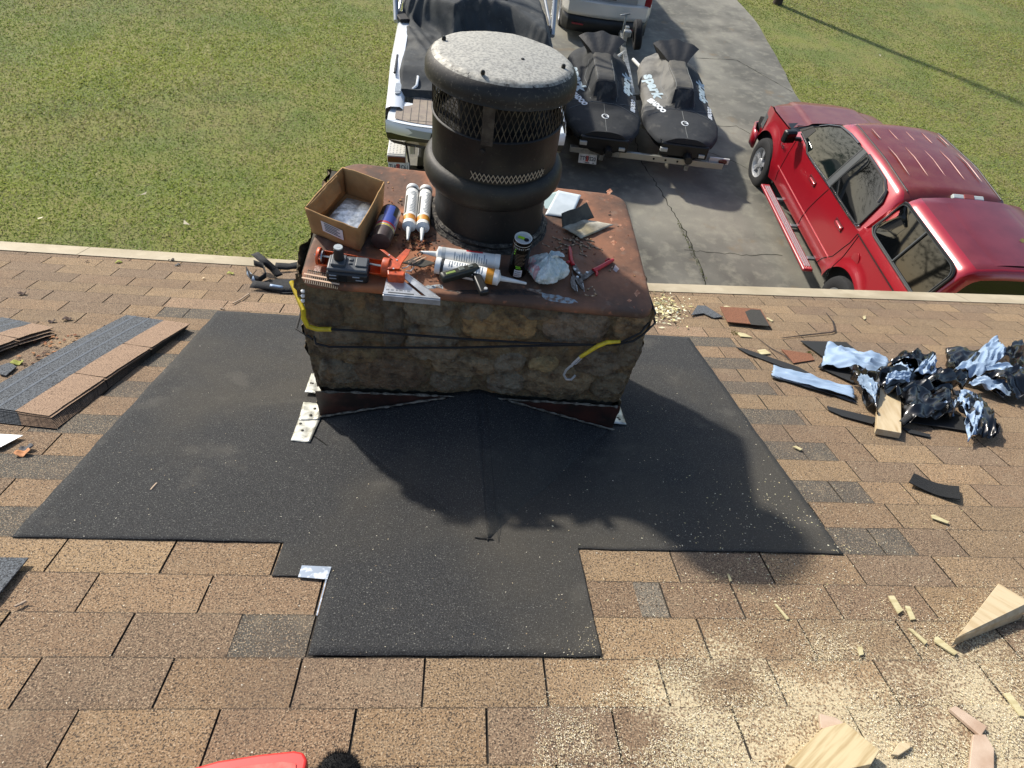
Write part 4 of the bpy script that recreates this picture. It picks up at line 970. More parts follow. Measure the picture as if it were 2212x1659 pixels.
watercraft('jet_ski', 'jet ski under a fitted cover faded light grey along its left side', JB, '#24272a', '#716f69', '#57544c')

# ---- trailer under them
m_alu = mat('galvanised_frame', '#a6a8a4', .4, metal=.7, c2='#7c7e7b', sc=12); m_ltr = mat('trailer_white', '#c9c8c2', .4)
tr2 = thing('jet_ski_trailer', 'double galvanised trailer carrying both covered jet skis, spare wheel at its tongue', 'trailer', Matrix.Translation((3.98, 9.2, 0)) @ Matrix.Rotation(R_(-4), 4, 'Z'))
b = MB()
for y, w_ in ((.0, 2.5), (1.1, 2.0), (2.25, 2.0)): b.box((0, y, .42), (w_, .09, .09))
for x in (-.72, .72): b.box((x, 1.2, .36), (.07, 2.6, .09))
b.box((0, 3.2, .40), (.10, 4.2, .10)); b.build('frame', m_alu, tr2, bevel=.005)
b = MB(); b.tube([Vector((-.55, 3.3, .42)), Vector((0, 4.3, .42))], .035, 8); b.tube([Vector((.72, 2.3, .45)), Vector((0.15, 3.9, .45))], .035, 8); b.build('diagonal_brace', mat('pale_tube', '#c4c6c2', .4, metal=.4), tr2)
b = MB(); b.box((.45, -.05, .44), (1.75, .02, .10)); rail = b.build('rear_crossbar', mat('bar_beige', '#a9a697', .45, metal=.4), tr2, bevel=.004)
b = MB()
for x in (.15, .35, .55): b.lathe([(.018, 0), (.018, .004), (0, .004)], (x, -.06, .44), 12, M=Matrix.Rotation(R_(90), 3, 'X'))
b.build('bolt_hole', m_well, rail)
for x in (-.85, 1.25):
    b = MB(); b.box((x, .02, .50), (.34, .03, .10)); bk = b.build('lamp_bracket', m_ltr, tr2, bevel=.006)
    b = MB(); b.lathe([(.075, 0), (.07, .02), (0, .024)], (x + .06, .0, .50), 20, M=Matrix.Rotation(R_(90), 3, 'X') @ Matrix.Scale(.6, 3, (0, 1, 0))); b.build('red_lamp', mat('dark_red_lamp', '#4d0d0d', .2, spec=.7), bk, smooth=True)
def plate(parent, word, c, size=(.305, .152), rx=68, badge=None, shear=0):
    Rm = Matrix.Rotation(R_(rx), 3, 'X'); b = MB(); b.box(c, (size[0], size[1], .004), Rm); p = b.build('licence_plate', mat('plate_white', '#cfcfc8', .4, c2='#b5b4aa', sc=12), parent, bevel=.003)
    vs, fs = text(word, .085, bold=.002, space=1.0); k = min(1.0, .27 / (max(v.x for v in vs) - min(v.x for v in vs)))
    bb = MB(); bb.add([Rm @ Vector((v.x * k, v.y, .0045)) + Vector(c) for v in vs], fs); bb.build('plate_letters', mat('plate_ink', '#23282e', .5), p)
    bb = MB(); bb.box(Vector(c) + Rm @ Vector((-.01, 0, .0025)), (.05, .09, .001), Rm); bb.build('orange_emblem', mat('peach_orange', '#b3412a', .5), p)
    bb = MB(); bb.box(Vector(c) + Rm @ Vector((0, -.062, .0025)), (.07, .012, .001), Rm); bb.box(Vector(c) + Rm @ Vector((.10, -.062, .0025)), (.03, .012, .001), Rm); bb.build('county_mark', mat('plate_ink', '#23282e'), p)
    return p
plate(tr2, 'TT93S20', (-.93, -.06, .30), rx=58)
tyre(tr2, (.28, 4.8, .62), .29, .16, .15, Matrix.Rotation(R_(80), 3, 'Y'), 5, 'spare_wheel', mat('white_rim', '#c9cbc8', .4))
for s in (-1, 1): tyre(tr2, (s * 1.18, 1.3, .28), .28, .17, .15, Matrix.Rotation(R_(s * 90), 3, 'Y'), 5)
b = MB(); b.box((0, 4.95, .50), (.10, .5, .06)); b.box((0, 4.6, .62), (.08, .10, .4)); b.tube([Vector((0, 5.1, .45)), Vector((.02, 5.2, .85))], .025, 8); b.tube([Vector((-.10, 5.2, .82)), Vector((.10, 5.2, .88))], .018, 8); b.build('tongue_jack', m_alu, tr2, bevel=.006)
b = MB(); b.box((0, 4.45, .74), (.16, .12, .12)); b.build('winch', m_alu, tr2, bevel=.02)

# ---- white suv behind the trailer
m_wht = mat('pearl_white_paint', '#cfccc4', .25, metal=.2, coat=.8)
sv = thing('suv', 'pearl white sport utility vehicle with black lower rear bumper, at the top edge', 'suv', Matrix.Translation((4.02, 14.82, 0)) @ Matrix.Rotation(R_(-3), 4, 'Z'))
def sec(t):
    hw_ = pl([(0, .86), (.12, .93), (.5, .97), (3.9, .97), (4.4, .92), (4.8, .74)], t); roofz = pl([(0, 1.10), (.14, 1.16), (.55, 1.66), (.9, 1.74), (2.7, 1.74), (3.5, 1.22), (4.5, 1.02), (4.8, .85)], t); bz = min(roofz - .03, pl([(0, 1.02), (3.5, 1.1), (4.8, .82)], t)); rw = pl([(0, .80), (.55, .68), (2.7, .66), (3.5, .82), (4.8, .68)], t)
    a = [(-hw_, .50), (-hw_ * 1.01, .75), (-hw_ * .99, bz), (-(hw_ + rw) / 2, (bz + roofz) / 2), (-rw, roofz - .03), (-rw * .5, roofz), (0, roofz + .01)]
    return a + [(-x, z) for x, z in a[-2::-1]]
b = MB(); b.rings([[Vector((x, t, z)) for x, z in sec(t)] for t in (0.02, .12, .3, .55, .9, 1.8, 2.7, 3.1, 3.5, 4.0, 4.4, 4.8)], False, False, False)
b.add([Vector((x, .02, z)) for x, z in sec(.02)], [tuple(range(13))]); b.add([Vector((x, 4.8, z)) for x, z in sec(4.8)], [tuple(range(13))]); b.build('body', m_wht, sv, smooth=True, angle=45)
b = MB(); b.rings([[Vector((x, y, z)) for x, y in ((-.98, .5), (-.97, .16), (-.86, -.04), (-.4, -.12), (0, -.14), (.4, -.12), (.86, -.04), (.97, .16), (.98, .5))] for z in (.62, .70, .86, .90)] + [[Vector((x * .9, y + .12, .93)) for x, y in ((-.98, .5), (-.97, .16), (-.86, -.04), (-.4, -.12), (0, -.14), (.4, -.12), (.86, -.04), (.97, .16), (.98, .5))]], False, False, False)
b.build('rear_bumper', m_wht, sv, smooth=True, solid=.02, angle=50)
b = MB(); b.rings([[Vector((x, y, z)) for x, y in ((-.96, .6), (-.95, .16), (-.84, -.02), (-.4, -.09), (0, -.11), (.4, -.09), (.84, -.02), (.95, .16), (.96, .6))] for z in (.28, .45, .625)], False, False, False)
bp_ = b.build('lower_bumper', m_blkp, sv, smooth=True, solid=.02)
for s in (-1, 1):
    b = MB(); b.box((s * .62, -.075, .44), (.26, .03, .035), Matrix.Rotation(R_(s * 8), 3, 'Z')); b.build('reflector', mat('red_reflector', '#7d1420', .2), bp_, bevel=.005)
b = MB(); b.box((0, .0, .98), (1.25, .03, .12)); b.build('liftgate_lip', mat('pearl_shadow', '#8f8d86', .35), sv, bevel=.02)
b = MB(); b.box((0, -.02, 1.02), (.30, .02, .10)); b.build('plate_recess', m_blkp, sv, bevel=.005)
b = MB(); b.grid(lambda i, j: Vector(((2 * i - 1) * .66, .15 + .36 * j, 1.22 + .41 * j)), 4, 4); b.build('rear_glass', m_glass, sv)
for s in (-1, 1):
    b = MB(); b.grid(lambda i, j: Vector((s * (.965 - .17 * j - .01), .8 + 2.4 * i - .25 * j * i, 1.16 + .42 * j)), 4, 3); b.build('side_window', m_glass, sv)
    b = MB(); b.box((s * .86, .10, 1.0), (.16, .18, .22)); b.build('tail_lamp', mat('red_reflector', '#7d1420'), sv, bevel=.03)
    for ax in (.95, 3.8): tyre(sv, (s * .86, ax, .37), .37, .24, .23, Matrix.Rotation(R_(s * 90), 3, 'Y'), 5)

# ---- wakeboard boat on its trailer
BT = thing('boat', 'white and grey sport boat under a dark fitted cover, stern facing the house', 'boat', Matrix.Translation((1.15, 7.93, 0)) @ Matrix.Rotation(R_(1.2), 4, 'Z'))
m_gel = mat('white_gelcoat', '#d4d8da', .25, coat=.6, spec=.6); m_gel2 = mat('grey_gelcoat', '#8d9498', .3, coat=.4); m_hullk = mat('hull_black', '#14120f', .3, coat=.5); m_hullb = mat('hull_beige', '#9a8f75', .35, coat=.4)
bw = lambda t: pl([(-.06, 1.20), (.0, 1.245), (.3, 1.27), (1.5, 1.29), (3.5, 1.28), (4.8, 1.12), (5.8, .75), (6.4, .30), (6.6, .06)], t)
def hullring(t, k0, k1):
    lv = [(1.0, 1.34), (1.005, 1.24), (1.0, 1.16), (.985, 1.06), (.93, .93), (.78, .84), (.35, .72), (0, .64)]; up = .0 + .22 * max(0, (t - 3.5) / 3) ** 2
    lv = lv[k0:k1]; w_ = bw(t); T2 = lambda z: t + max(0, 1.06 - z) * 1.1 * max(0, 1 - t / 1.5); P = [Vector((-w_ * a, T2(z), z + up * (1 if z > .8 else 1.6))) for a, z in lv]; Q = [Vector((w_ * a, T2(z), z + up * (1 if z > .8 else 1.6))) for a, z in lv]; return P, Q
tb = [0, .15, .5, 1, 1.8, 2.6, 3.5, 4.2, 4.8, 5.3, 5.8, 6.2, 6.6]
def hullpart(name, k0, k1, m, shrink=1.0):
    b = MB()
    for s in (0, 1): b.rings([hullring(t, k0, k1)[s] for t in tb], False, False, False)
    lv = hullring(0, k0, k1); b.grid(lambda i, j: (lv[0][0].lerp(lv[0][-1], j)).lerp(lv[1][0].lerp(lv[1][-1], j), i) + Vector((0, -.05 * (1 - (2 * i - 1) ** 2), 0)) if k1 - k0 <= 2 else Vector(((2 * i - 1) * (abs(lv[0][0].x) + (abs(lv[0][-1].x) - abs(lv[0][0].x)) * j), -.05 * (1 - (2 * i - 1) ** 2) + max(0, 1.06 - (lv[0][0].z + (lv[0][-1].z - lv[0][0].z) * j)) * 1.1, lv[0][0].z + (lv[0][-1].z - lv[0][0].z) * j)), 16, 4)
    return b.build(name, m, BT, smooth=True, angle=50)
hullpart('topsides', 0, 3, m_gel); hullpart('hull_stripe', 2, 4, m_hullk); hullpart('hull_bottom', 3, 8, m_hullb)
# platform, deck, gunwales
b = MB()
def plat(i, j):
    x = (2 * i - 1); t = -.16 * (1 - x ** 4) + .62 * j; return Vector((x * (1.22 if j < .5 else 1.20), t, 1.345 - .012 * abs(x) ** 6))
b.grid(plat, 24, 6); b.grid(lambda i, j: Vector(((2 * i - 1) * 1.235, -.17 * (1 - (2 * i - 1) ** 4) - .02 - .03 * math.sin(j * 3.14), 1.345 - .16 * j)), 24, 4); pf = b.build('swim_platform', m_gel, BT, smooth=True)
b = MB(); b.grid(lambda i, j: Vector(((2 * i - 1) * 1.15, -.205 * (1 - (2 * i - 1) ** 4) - .028 - .012, 1.315 - .10 * j)), 24, 2); b.build('grey_band', m_gel2, pf, smooth=True)
m_teak = mat('beige_deck_mat', '#8f8271', .8, c2='#83766a', sc=9, layers=(('#6e655c', 5, .60, .7, .5),)); 
b = MB(); b.grid(lambda i, j: Vector(((2 * i - 1) * (1.12 if j < .4 else 1.12 - .22 * sstep(.4, .6, j)), -.13 * (1 - (2 * i - 1) ** 4) + .03 + .72 * j, 1.352)), 30, 12); tk = b.build('deck_mat', m_teak, pf)
b = MB()
for x in np.linspace(-1.02, 1.02, 20):
    y0 = -.13 * (1 - (x / 1.15) ** 4) + .05; y1 = .72 if abs(x) < .86 else .36; b.box((x, (y0 + y1) / 2, 1.3535), (.009, y1 - y0, .002))
b.box((0, .0, 1.3535), (1.9, .009, .002)); b.build('mat_grooves', mat('groove_grey', '#57524c', .8), tk)
M90 = Matrix(((1, 0, 0), (0, 0, -1), (0, 1, 0)))
vs, fs = text('1X6', .105, shear=.25, bold=.006, space=1.05); b = MB(); b.add([Vector((-.56 + v.x, -.205 * (1 - ((-.56 + v.x) / 1.15) ** 4) - .050, 1.262 + v.y)) for v in vs], fs); b.build('stern_lettering', mat('badge_dark', '#2b2f33', .3), pf, solid=.004)
b = MB(); 
for (x0, x1, z0, z1) in ((-.92, -.66, 1.235, 1.30), (-.86, -.72, 1.262, 1.318)):
    b.add([Vector((x0, -.150, z0)), Vector((x1 - .03, -.165, z0)), Vector((x1, -.165, z0 + .03)), Vector(((x0 + x1) / 2, -.16, z1))], [(0, 1, 2, 3)])
b.build('stern_emblem', mat('badge_dark', '#2b2f33'), pf, solid=.004)
for s in (-1, 1):
    b = MB(); b.rings([[Vector((s * (bw(t) + .0), t, 1.33 + u)), Vector((s * (bw(t) - .01), t, 1.39 + u + r_)), Vector((s * (bw(t) - .07), t, 1.42 + u + r_)), Vector((s * (bw(t) - .20), t, 1.42 + u + r_)), Vector((s * (bw(t) - .25), t, 1.35 + u))] for t, u, r_ in [(t, .22 * max(0, (t - 3.5) / 3) ** 2, pl([(.3, -.03), (.9, .02), (1.3, .10), (6, .10)], t)) for t in (.28, .5, .8, 1.1, 1.5, 2.2, 3, 4, 4.8, 5.4)]], False, False, False)
    b.build('gunwale', m_gel, BT, smooth=True, angle=60)
    b = MB(); b.box((s * 1.12, .80, 1.43), (.09, .34, .03)); b.lathe([(.045, 0), (.045, .012), (.03, .016), (0, .016)], (s * 1.12, .62, 1.425), 16); b.build('side_vent', m_gel2, BT, bevel=.012)
    b = MB(); b.tube([Vector((s * .93, .75, 1.42)), Vector((s * .86, .80, 1.47)), Vector((s * .85, 1.0, 1.50)), Vector((s * .92, 1.12, 1.48))], .02, 8); b.build('grab_handle', m_gel, BT, smooth=True)
    b = MB(); b.box((s * 1.19, 1.35, 1.515), (.035, .62, .03)); b.build('black_rail', m_blkp, BT, bevel=.008)
    # tower legs
    b = MB(); b.tube([Vector((s * 1.30, 3.0, 1.50)), Vector((s * 1.36, 3.7, 1.95)), Vector((s * 1.26, 4.3, 2.9)), Vector((s * .9, 4.5, 3.3)), Vector((0, 4.55, 3.4))], .045, 10)
    b.tube([Vector((s * 1.30, 3.1, 1.50)), Vector((s * 1.18, 4.2, 1.85)), Vector((s * 1.20, 4.4, 2.6))], .03, 8); b.build('tower_leg', mat('tower_silver', '#9fa3a5', .3, metal=.5), BT, smooth=True)
    b = MB(); b.box((s * 1.21, 3.05, 1.56), (.16, .34, .05), Matrix.Rotation(R_(s * -20), 3, 'Z')); b.build('cover_strap', mat('strap_black', '#101112', .7), BT, bevel=.01)
# cover
def H2(x, t):
    """height field of the boat cover: low over the rear seats, a high tented part forward of the tower"""
    e = abs(x) / 1.15; low = 1.56 - .02 * e + .04 * math.sin(t * 2) ; u = .22 * max(0, (t - 3.5) / 3) ** 2
    edge = pl([(-1.2, 3.30), (-.85, 3.15), (-.35, 2.72), (-.18, 2.95), (0, 3.02), (.55, 2.90), (.9, 2.45), (1.2, 2.1)], x)
    k = sstep(edge - .34, edge, t); high = 1.96 - .16 * e ** 2 + .10 * sstep(3, 4.5, t) + .03 * math.sin(2.4 * t + x)
    z = low * (1 - k) + high * k
    wr = math.exp(-((t - edge + .28) / .24) ** 2); z += wr * .035 * math.sin(x * 34 + 5 * math.sin(t * 7)) * (1 if x < .3 else .4)
    z += .05 * math.exp(-(((x + .75) + (t - 1.7) * .35) / .07) ** 2) * sstep(.9, 1.4, t) * (1 - k) + .04 * math.exp(-(((x + .55) + (t - 1.7) * .4) / .06) ** 2) * (1 - k) * sstep(1.0, 1.6, t)
    z += .012 * fbm(x, t, 4, 2.6)
    z -= .14 * sstep(1.25, .78, t); z -= .17 * sstep(.93, 1.02, e); return z + u * .8
b = MB(); NU, NV = 110, 200; t0_, t1_ = .72, 6.35
rows = [[Vector(((2 * i / NU - 1) * (bw(t) - .07), t, H2((2 * i / NU - 1) * (bw(t) - .07) / (bw(t) - .07) * 1.20, t))) for i in range(NU + 1)] for t in [t0_ + (t1_ - t0_) * j / NV for j in range(NV + 1)]]
b.rings(rows, False, False, False); b.rings([rows[0], [p + Vector((0, -.03, -.10)) for p in rows[0]]], False, False, False)
b.build('boat_cover', mat('boat_cover_fabric', '#34383a', .85, c2='#222526', sc=3, det=7, lo=.4, hi=.7, bump=.3, bsc=30, bdist=.006, layers=(('#6d6c66', 2.6, .52, .72, .45), ('#8a887f', 12, .62, .75, .2))), BT, smooth=True, angle=80)
b = MB(); b.tube([Vector((x, 3.02 + .01 * x + (3.15 - 3.02) * 0, H2(x, 3.02) + .004)) for x in np.linspace(-.2, .5, 10)], .006, 4); b.build('cover_seam', mat('strap_black', '#101112'), BT)
# boat trailer
bt = thing('boat_trailer', 'white and black boat trailer with red side lamp and licence plate', 'trailer', Matrix.Translation((1.10, 8.0, 0)) @ Matrix.Rotation(R_(1.2), 4, 'Z'))
b = MB()
for s in (-1, 1): b.box((s * .75, 3.2, .40), (.10, 6.0, .14))
b.box((0, .25, .40), (2.1, .10, .14)); b.box((0, 2.6, .40), (1.6, .10, .12)); b.build('frame', mat('trailer_black', '#111213', .4, coat=.4), bt, bevel=.008)
for s in (-1, 1):
    b = MB(); b.box((s * 1.08, .45, .715), (.27, .66, .04)); b.box((s * 1.08, .11, .66), (.27, .03, .13)); fd = b.build('fender_step', m_ltr, bt, bevel=.012)
    b = MB()
    for i in range(5):
        for j in range(12): b.box((s * 1.08 - .10 + .05 * i, .16 + .05 * j, .737), (.02, .007, .003), Matrix.Rotation(R_(45 if (i + j) % 2 else -45), 3, 'Z'))
    b.build('tread_pattern', mat('tread_grey', '#8d9094'), fd)
    b = MB(); b.box((s * 1.08, .088, .665), (.255, .02, .085)); b.build('red_lamp', mat('dark_red_lamp', '#4d0d0d', .2, c2='#7a1a16', sc=30, spec=.7), bt, bevel=.006)
    b = MB(); b.box((s * .88, .6, .75), (.08, .10, .5)); b.build('guide_post', m_ltr, bt, bevel=.01)
    tyre(bt, (s * .98, 3.2, .33), .33, .2, .18, Matrix.Rotation(R_(s * 90), 3, 'Y'), 5)
plate(bt, 'TUQ1C61', (-1.05, .06, .560), rx=62)
b = MB(); b.tube([Vector((-.96, .05, 1.0)), Vector((-.93, .10, .86)), Vector((-.90, .12, .60)), Vector((-.90, .10, .50))], .014, 6); b.build('tie_down_strap', mat('strap_black', '#101112'), bt, smooth=True)

# ================================================================== THINGS ON THE CHIMNEY PAN
m_card = mat('cardboard', '#a07c4e', .9, c2='#8a6840', sc=14, lo=.4, hi=.65, bump=.3, bsc=26, bdist=.003, layers=(('#c09a68', 5, .58, .72, .5),))
m_whp = mat('white_plastic', '#d8d8d4', .4); m_ink = mat('label_ink', '#4e555c', .5); m_dst = mat('dark_steel', '#2e2c28', .5, metal=.7)
def quadgrid(b, P, n=8, f=None, rnd=0.0):
    def g(i, j):
        p = P[0].lerp(P[1], i).lerp(P[3].lerp(P[2], i), j)
        if f: p = p + f(i, j)
        return p
    return b.grid(g, n, n)
# cardboard box
bx = {k: onpan(q1(*p), h) for k, p, h in (('n', (650, 1035), .004), ('l', (140, 805), .004))}
rim = {k: onpan(q1(*p), .105) for k, p in (('N', (685, 795)), ('L', (135, 575)), ('R', (960, 305)), ('F', (530, 155)))}
base = {k: Vector((rim[k].x, rim[k].y, 0)) for k in rim}
cc = sum(rim.values(), Vector()) / 4
for k in base: q = base[k].lerp(Vector((cc.x, cc.y, 0)), .07); base[k] = Vector((q.x, q.y, panz(q.x) + .004))
t = thing('cardboard_box', 'open brown cardboard box with white label, lying beside the flue pipe', 'box', Vector((cc.x, cc.y, panz(cc.x))))
Mb = Matrix.Translation((-cc.x, -cc.y, -panz(cc.x)))
for a, c_, w_ in (('L', 'N', .004), ('N', 'R', .004), ('R', 'F', .003), ('F', 'L', .003)):
    b = MB(); mid = (rim[a] + rim[c_]) / 2 - cc; mid.z = 0; mid.normalize()
    quadgrid(b, [base[a], base[c_], rim[c_], rim[a]], 12, lambda i, j: mid * (w_ * math.sin(3.14 * i) * j + .0015 * fbm(i * 3, j * 3, w_ * 900)) + Vector((0, 0, .002 * fbm(i * 5, 3, 2) * j)))
    pn = b.build('side_panel', m_card, t, M=Mb, solid=.004, smooth=True)
b = MB(); quadgrid(b, [base['L'], base['N'], base['R'], base['F']], 4, lambda i, j: Vector((0, 0, .002))); b.build('bottom_panel', m_card, t, M=Mb, solid=.003)
b = MB(); A, B_ = rim['L'].lerp(rim['F'], .02), rim['L'].lerp(rim['F'], .80); Ai, Bi = base['L'].lerp(base['F'], .05).lerp(base['N'], .12), base['L'].lerp(base['F'], .72).lerp(base['R'], .22)
quadgrid(b, [A + Vector((.003, 0, -.002)), B_ + Vector((.003, 0, -.002)), Bi.lerp(B_, .42), Ai.lerp(A, .42)], 14, lambda i, j: Vector((.004 * fbm(i * 4, j * 4, 2), 0, .004 * math.sin(i * 9) * j))); b.build('inner_flap', m_card, t, M=Mb, solid=.003, smooth=True)
b = MB(); e = lambda k, f=.18: base[k].lerp(Vector((cc.x, cc.y, base[k].z)), f)
quadgrid(b, [e('L', .3), e('N'), e('R'), e('F', .35)], 6, lambda i, j: Vector((0, 0, .020 + .002 * fbm(i * 3, j * 3)))); b.build('metal_sheet', mat('shiny_sheet', '#b9bec0', .3, metal=.9, c2='#8d9293', sc=40, bump=.1, bsc=60), t, M=Mb, solid=.003)
def onface(a, c_, i, j, o=.004):
    p = base[a].lerp(base[c_], i).lerp(rim[a].lerp(rim[c_], i), j); n = (base[c_] - base[a]).cross(rim[a] - base[a]).normalized(); return p + n * o
b = MB(); quadgrid(b, [onface('L', 'N', i, j, .0075) for i, j in ((.30, .36), (.72, .30), (.72, .72), (.30, .78))], 4); lb_ = b.build('paper_label', mat('paper_white', '#c9c6c8', .7), t, M=Mb)
b = MB()
for k in range(5): quadgrid(b, [onface('L', 'N', i, j, .0085) for i, j in ((.36, .72 - .07 * k - .015), (.66 - .05 * (k % 2), .68 - .07 * k - .015), (.66 - .05 * (k % 2), .70 - .07 * k), (.36, .74 - .07 * k))], 2)
b.build('label_print', m_ink, lb_, M=Mb)

# cylinders lying down: frame x axis along the body
def lie(qa, qb, r, h=None): return panframe(qa, qb, r if h is None else h)
def caulk(label, qa, qb, r, qtip, band, red=False, dark_ring=True, roll=0, vis=180, group='caulk tubes on the pan', noz=.075):
    """qa: closed end, qb: nozzle end of the body"""
    M_, L = lie(qa, qb, r); t = thing('caulk_tube', label, 'caulk tube', M_, group); X = Matrix.Rotation(R_(90), 3, 'Y')
    b = MB(); b.lathe([(r * .93, 0), (r * .98, .002), (r * .98, L * .97), (r, L * .975), (r, L), (r * .55, L + .004), (r * .35, L + .007)], (0, 0, 0), 36, M=X, cap0=True); b.lathe([(r * 1.03, -.002), (r * 1.03, .014), (r * .98, .015)], (0, 0, 0), 36, M=X, cap0=False, cap1=False)
    bd = b.build('body', m_whp, t, smooth=True, angle=50)
    b = MB(); b.lathe([(.0095, L + .004), (.0085, L + .02), (.0042, L + noz * .96), (.003, L + noz)], (0, 0, 0), 16, M=X); b.build('nozzle', mat('nozzle_white', '#c9ccca', .4, c2='#b8bbb8', sc=20), t, smooth=True)
    b = MB(); b.lathe([(r * .995, L * .80 if band else L * .88), (r * .995, L * (.92 if band else .94))], (0, 0, 0), 36, M=X, cap0=False, cap1=False)
    b.build('coloured_band', mat('amber_band', '#d08f2a', .45, c2='#b8781c', sc=60) if band else mat('grey_band_plastic', '#9ea3a4', .45), bd)
    if dark_ring: b = MB(); b.lathe([(r * .997, .016), (r * .997, .026)], (0, 0, 0), 36, M=X, cap0=False, cap1=False); b.build('dark_ring', mat('ring_dark', '#26282a', .5), bd)
    b = MB()
    for k in range(14):
        a0 = R_(vis - 48); x0 = L * (.20 + .040 * k); wdd = random.uniform(.5, 1.25)
        b.lathe([(r * 1.002, x0), (r * 1.002, x0 + L * .016)], (0, 0, 0), 10, M=X, cap0=False, cap1=False, a0=a0, a1=a0 + wdd)
    b.build('small_print', mat('print_blue_grey', '#7c8790', .5), bd)
    b = MB(); a0 = R_(vis + 35)
    b.lathe([(r * 1.001, L * .28), (r * 1.001, L * (.76 if not red else .55))], (0, 0, 0), 8, M=X, cap0=False, cap1=False, a0=a0, a1=a0 + R_(26)); b.build('label_stripe', mat('label_black', '#26241f', .5) if not red else mat('label_red', '#b3232c', .5), bd)
    return t
caulk('white caulk tube lying left of its twin, nozzle toward the roof', q1(1262, 385), q1(1222, 775), .0235, None, True)
caulk('white caulk tube lying right of its twin, black stripe, against the flue', q1(1400, 397), q1(1365, 785), .0235, None, True, roll=30)
caulk('white caulk tube with red label marks lying across, nozzle pointing left', q2(848, 1010), q2(290, 935), .027, None, False, red=True, dark_ring=False, vis=150, noz=.06)
caulk('white caulk tube with black ring and wide amber band, nozzle pointing right', q2(275, 1035), q2(845, 1150), .0265, None, True, vis=215, noz=.095)
# hazard diamond on that tube is part of its print
# spray can
M_, L = lie(q1(1040, 620), q1(925, 935), .035); t = thing('spray_can', 'blue labelled aerosol can with brown cap, lying beside the cardboard box', 'can', M_); X = Matrix.Rotation(R_(90), 3, 'Y')
b = MB(); b.lathe([(.027, 0), (.0335, .004), (.0335, L * .70), (.030, L * .74)], (0, 0, 0), 40, M=X); cb = b.build('can_body', mat('can_print_white', '#a9a8ac', .3, metal=.2), t, smooth=True, angle=50)
def wrap(name, x0, x1, a0, a1, m, r=.0338): b = MB(); b.lathe([(r, x0), (r, x1)], (0, 0, 0), 24, M=X, cap0=False, cap1=False, a0=R_(a0), a1=R_(a1)); return b.build(name, m, cb)
wrap('black_print', .004, L * .36, 120, 250, mat('label_black', '#26241f')); wrap('blue_print', L * .06, L * .34, 150, 205, mat('label_blue', '#3c4f9c', .35), .0341); wrap('blue_print', L * .34, L * .58, 110, 200, mat('label_blue', '#3c4f9c'), .0340)
wrap('red_print', L * .56, L * .63, 100, 250, mat('label_red', '#b3232c')); wrap('yellow_stripe', L * .66, L * .70, 0, 360, mat('label_yellow', '#c9b23a', .4))
b = MB(); b.lathe([(.0325, L * .70), (.0335, L * .72), (.0315, L * .99), (.027, L), (.0, L * 1.003)], (0, 0, 0), 36, M=X); b.build('cap', mat('brown_cap', '#4a3a34', .45, c2='#40312c', sc=40), t, smooth=True, angle=50)
# energy drink can
p = onpan(q2(1015, 1105), 0); pt = onpan(q2(1100, 775), .165); M_ = frame(p, Vector((1, .1, 0)), (pt - p)); H_ = .160; rC = .0310
t = thing('drink_can', 'tall black drink can with green tab, standing in front of the flue', 'can', M_)
b = MB(); b.lathe([(.026, 0), (rC - .001, .008), (rC, .012), (rC, H_ - .016), (rC - .004, H_ - .006), (rC - .0035, H_)], (0, 0, 0), 44, cap1=False); cb = b.build('can_body', mat('can_black', '#0d0e0d', .25, metal=.5), t, smooth=True, angle=50)
b = MB(); b.lathe([(rC - .003, H_), (rC - .002, H_ + .002), (rC - .004, H_ + .003), (rC - .006, H_ - .003), (0, H_ - .003)], (0, 0, 0), 40, cap0=False, cap1=False); b.lathe([(rC - .001, H_ - .015), (rC - .001, H_ - .011)], (0, 0, 0), 40, cap0=False, cap1=False); ld = b.build('lid', mat('can_aluminium', '#bcbfbd', .35, metal=.35), t, smooth=True)
b = MB(); b.box((-.006, .004, H_ - .0005), (.022, .011, .0015), Matrix.Rotation(R_(-25), 3, 'Z')); b.build('green_tab', mat('lime_tab', '#98c41e', .35, metal=.3), ld, bevel=.002)
b = MB(); b.lathe([(.0085, 0), (0, .0002)], (.010, -.005, H_ - .0024), 16); b.build('mouth_hole', m_well, ld)
def canprint(name, z0, z1, a0, a1, m): b = MB(); b.lathe([(rC + .0003, z0), (rC + .0003, z1)], (0, 0, 0), 14, cap0=False, cap1=False, a0=R_(a0), a1=R_(a1)); b.build(name, m, cb)
canprint('white_panel', .012, .044, -125, -75, mat('paper_white', '#c9c6c8')); 
for k in range(3): canprint('panel_print', .016 + .009 * k, .020 + .009 * k, -120, -82, m_ink)
for k in range(9): canprint('small_text', .064 + .0062 * k, .0655 + .0062 * k, -130, -80 + 8 * (k % 3), mat('brown_text', '#6b5a4a', .5))
for z_, a0, a1 in ((.050, -118, -88), (.057, -122, -92), (.128, -142, -134), (.118, -146, -136), (.108, -148, -138)): canprint('green_text', z_, z_ + .0045, a0, a1, mat('lime_text', '#6fae2a', .4))
b = MB()
for k, chh in enumerate('CARBEFINE'):
    vs, fs = text(chh, .0085, bold=.0002); a = R_(-150 + 12 * k); Rm = Matrix.Rotation(a + R_(90), 3, 'Z') @ Matrix(((1, 0, 0), (0, 0, -1), (0, 1, 0)))
    b.add([Rm @ v + Vector(((rC + .0004) * math.cos(a), (rC + .0004) * math.sin(a), H_ - .022)) for v in vs], fs)
b.build('ring_text', mat('text_grey', '#a5a8a4', .5), cb)
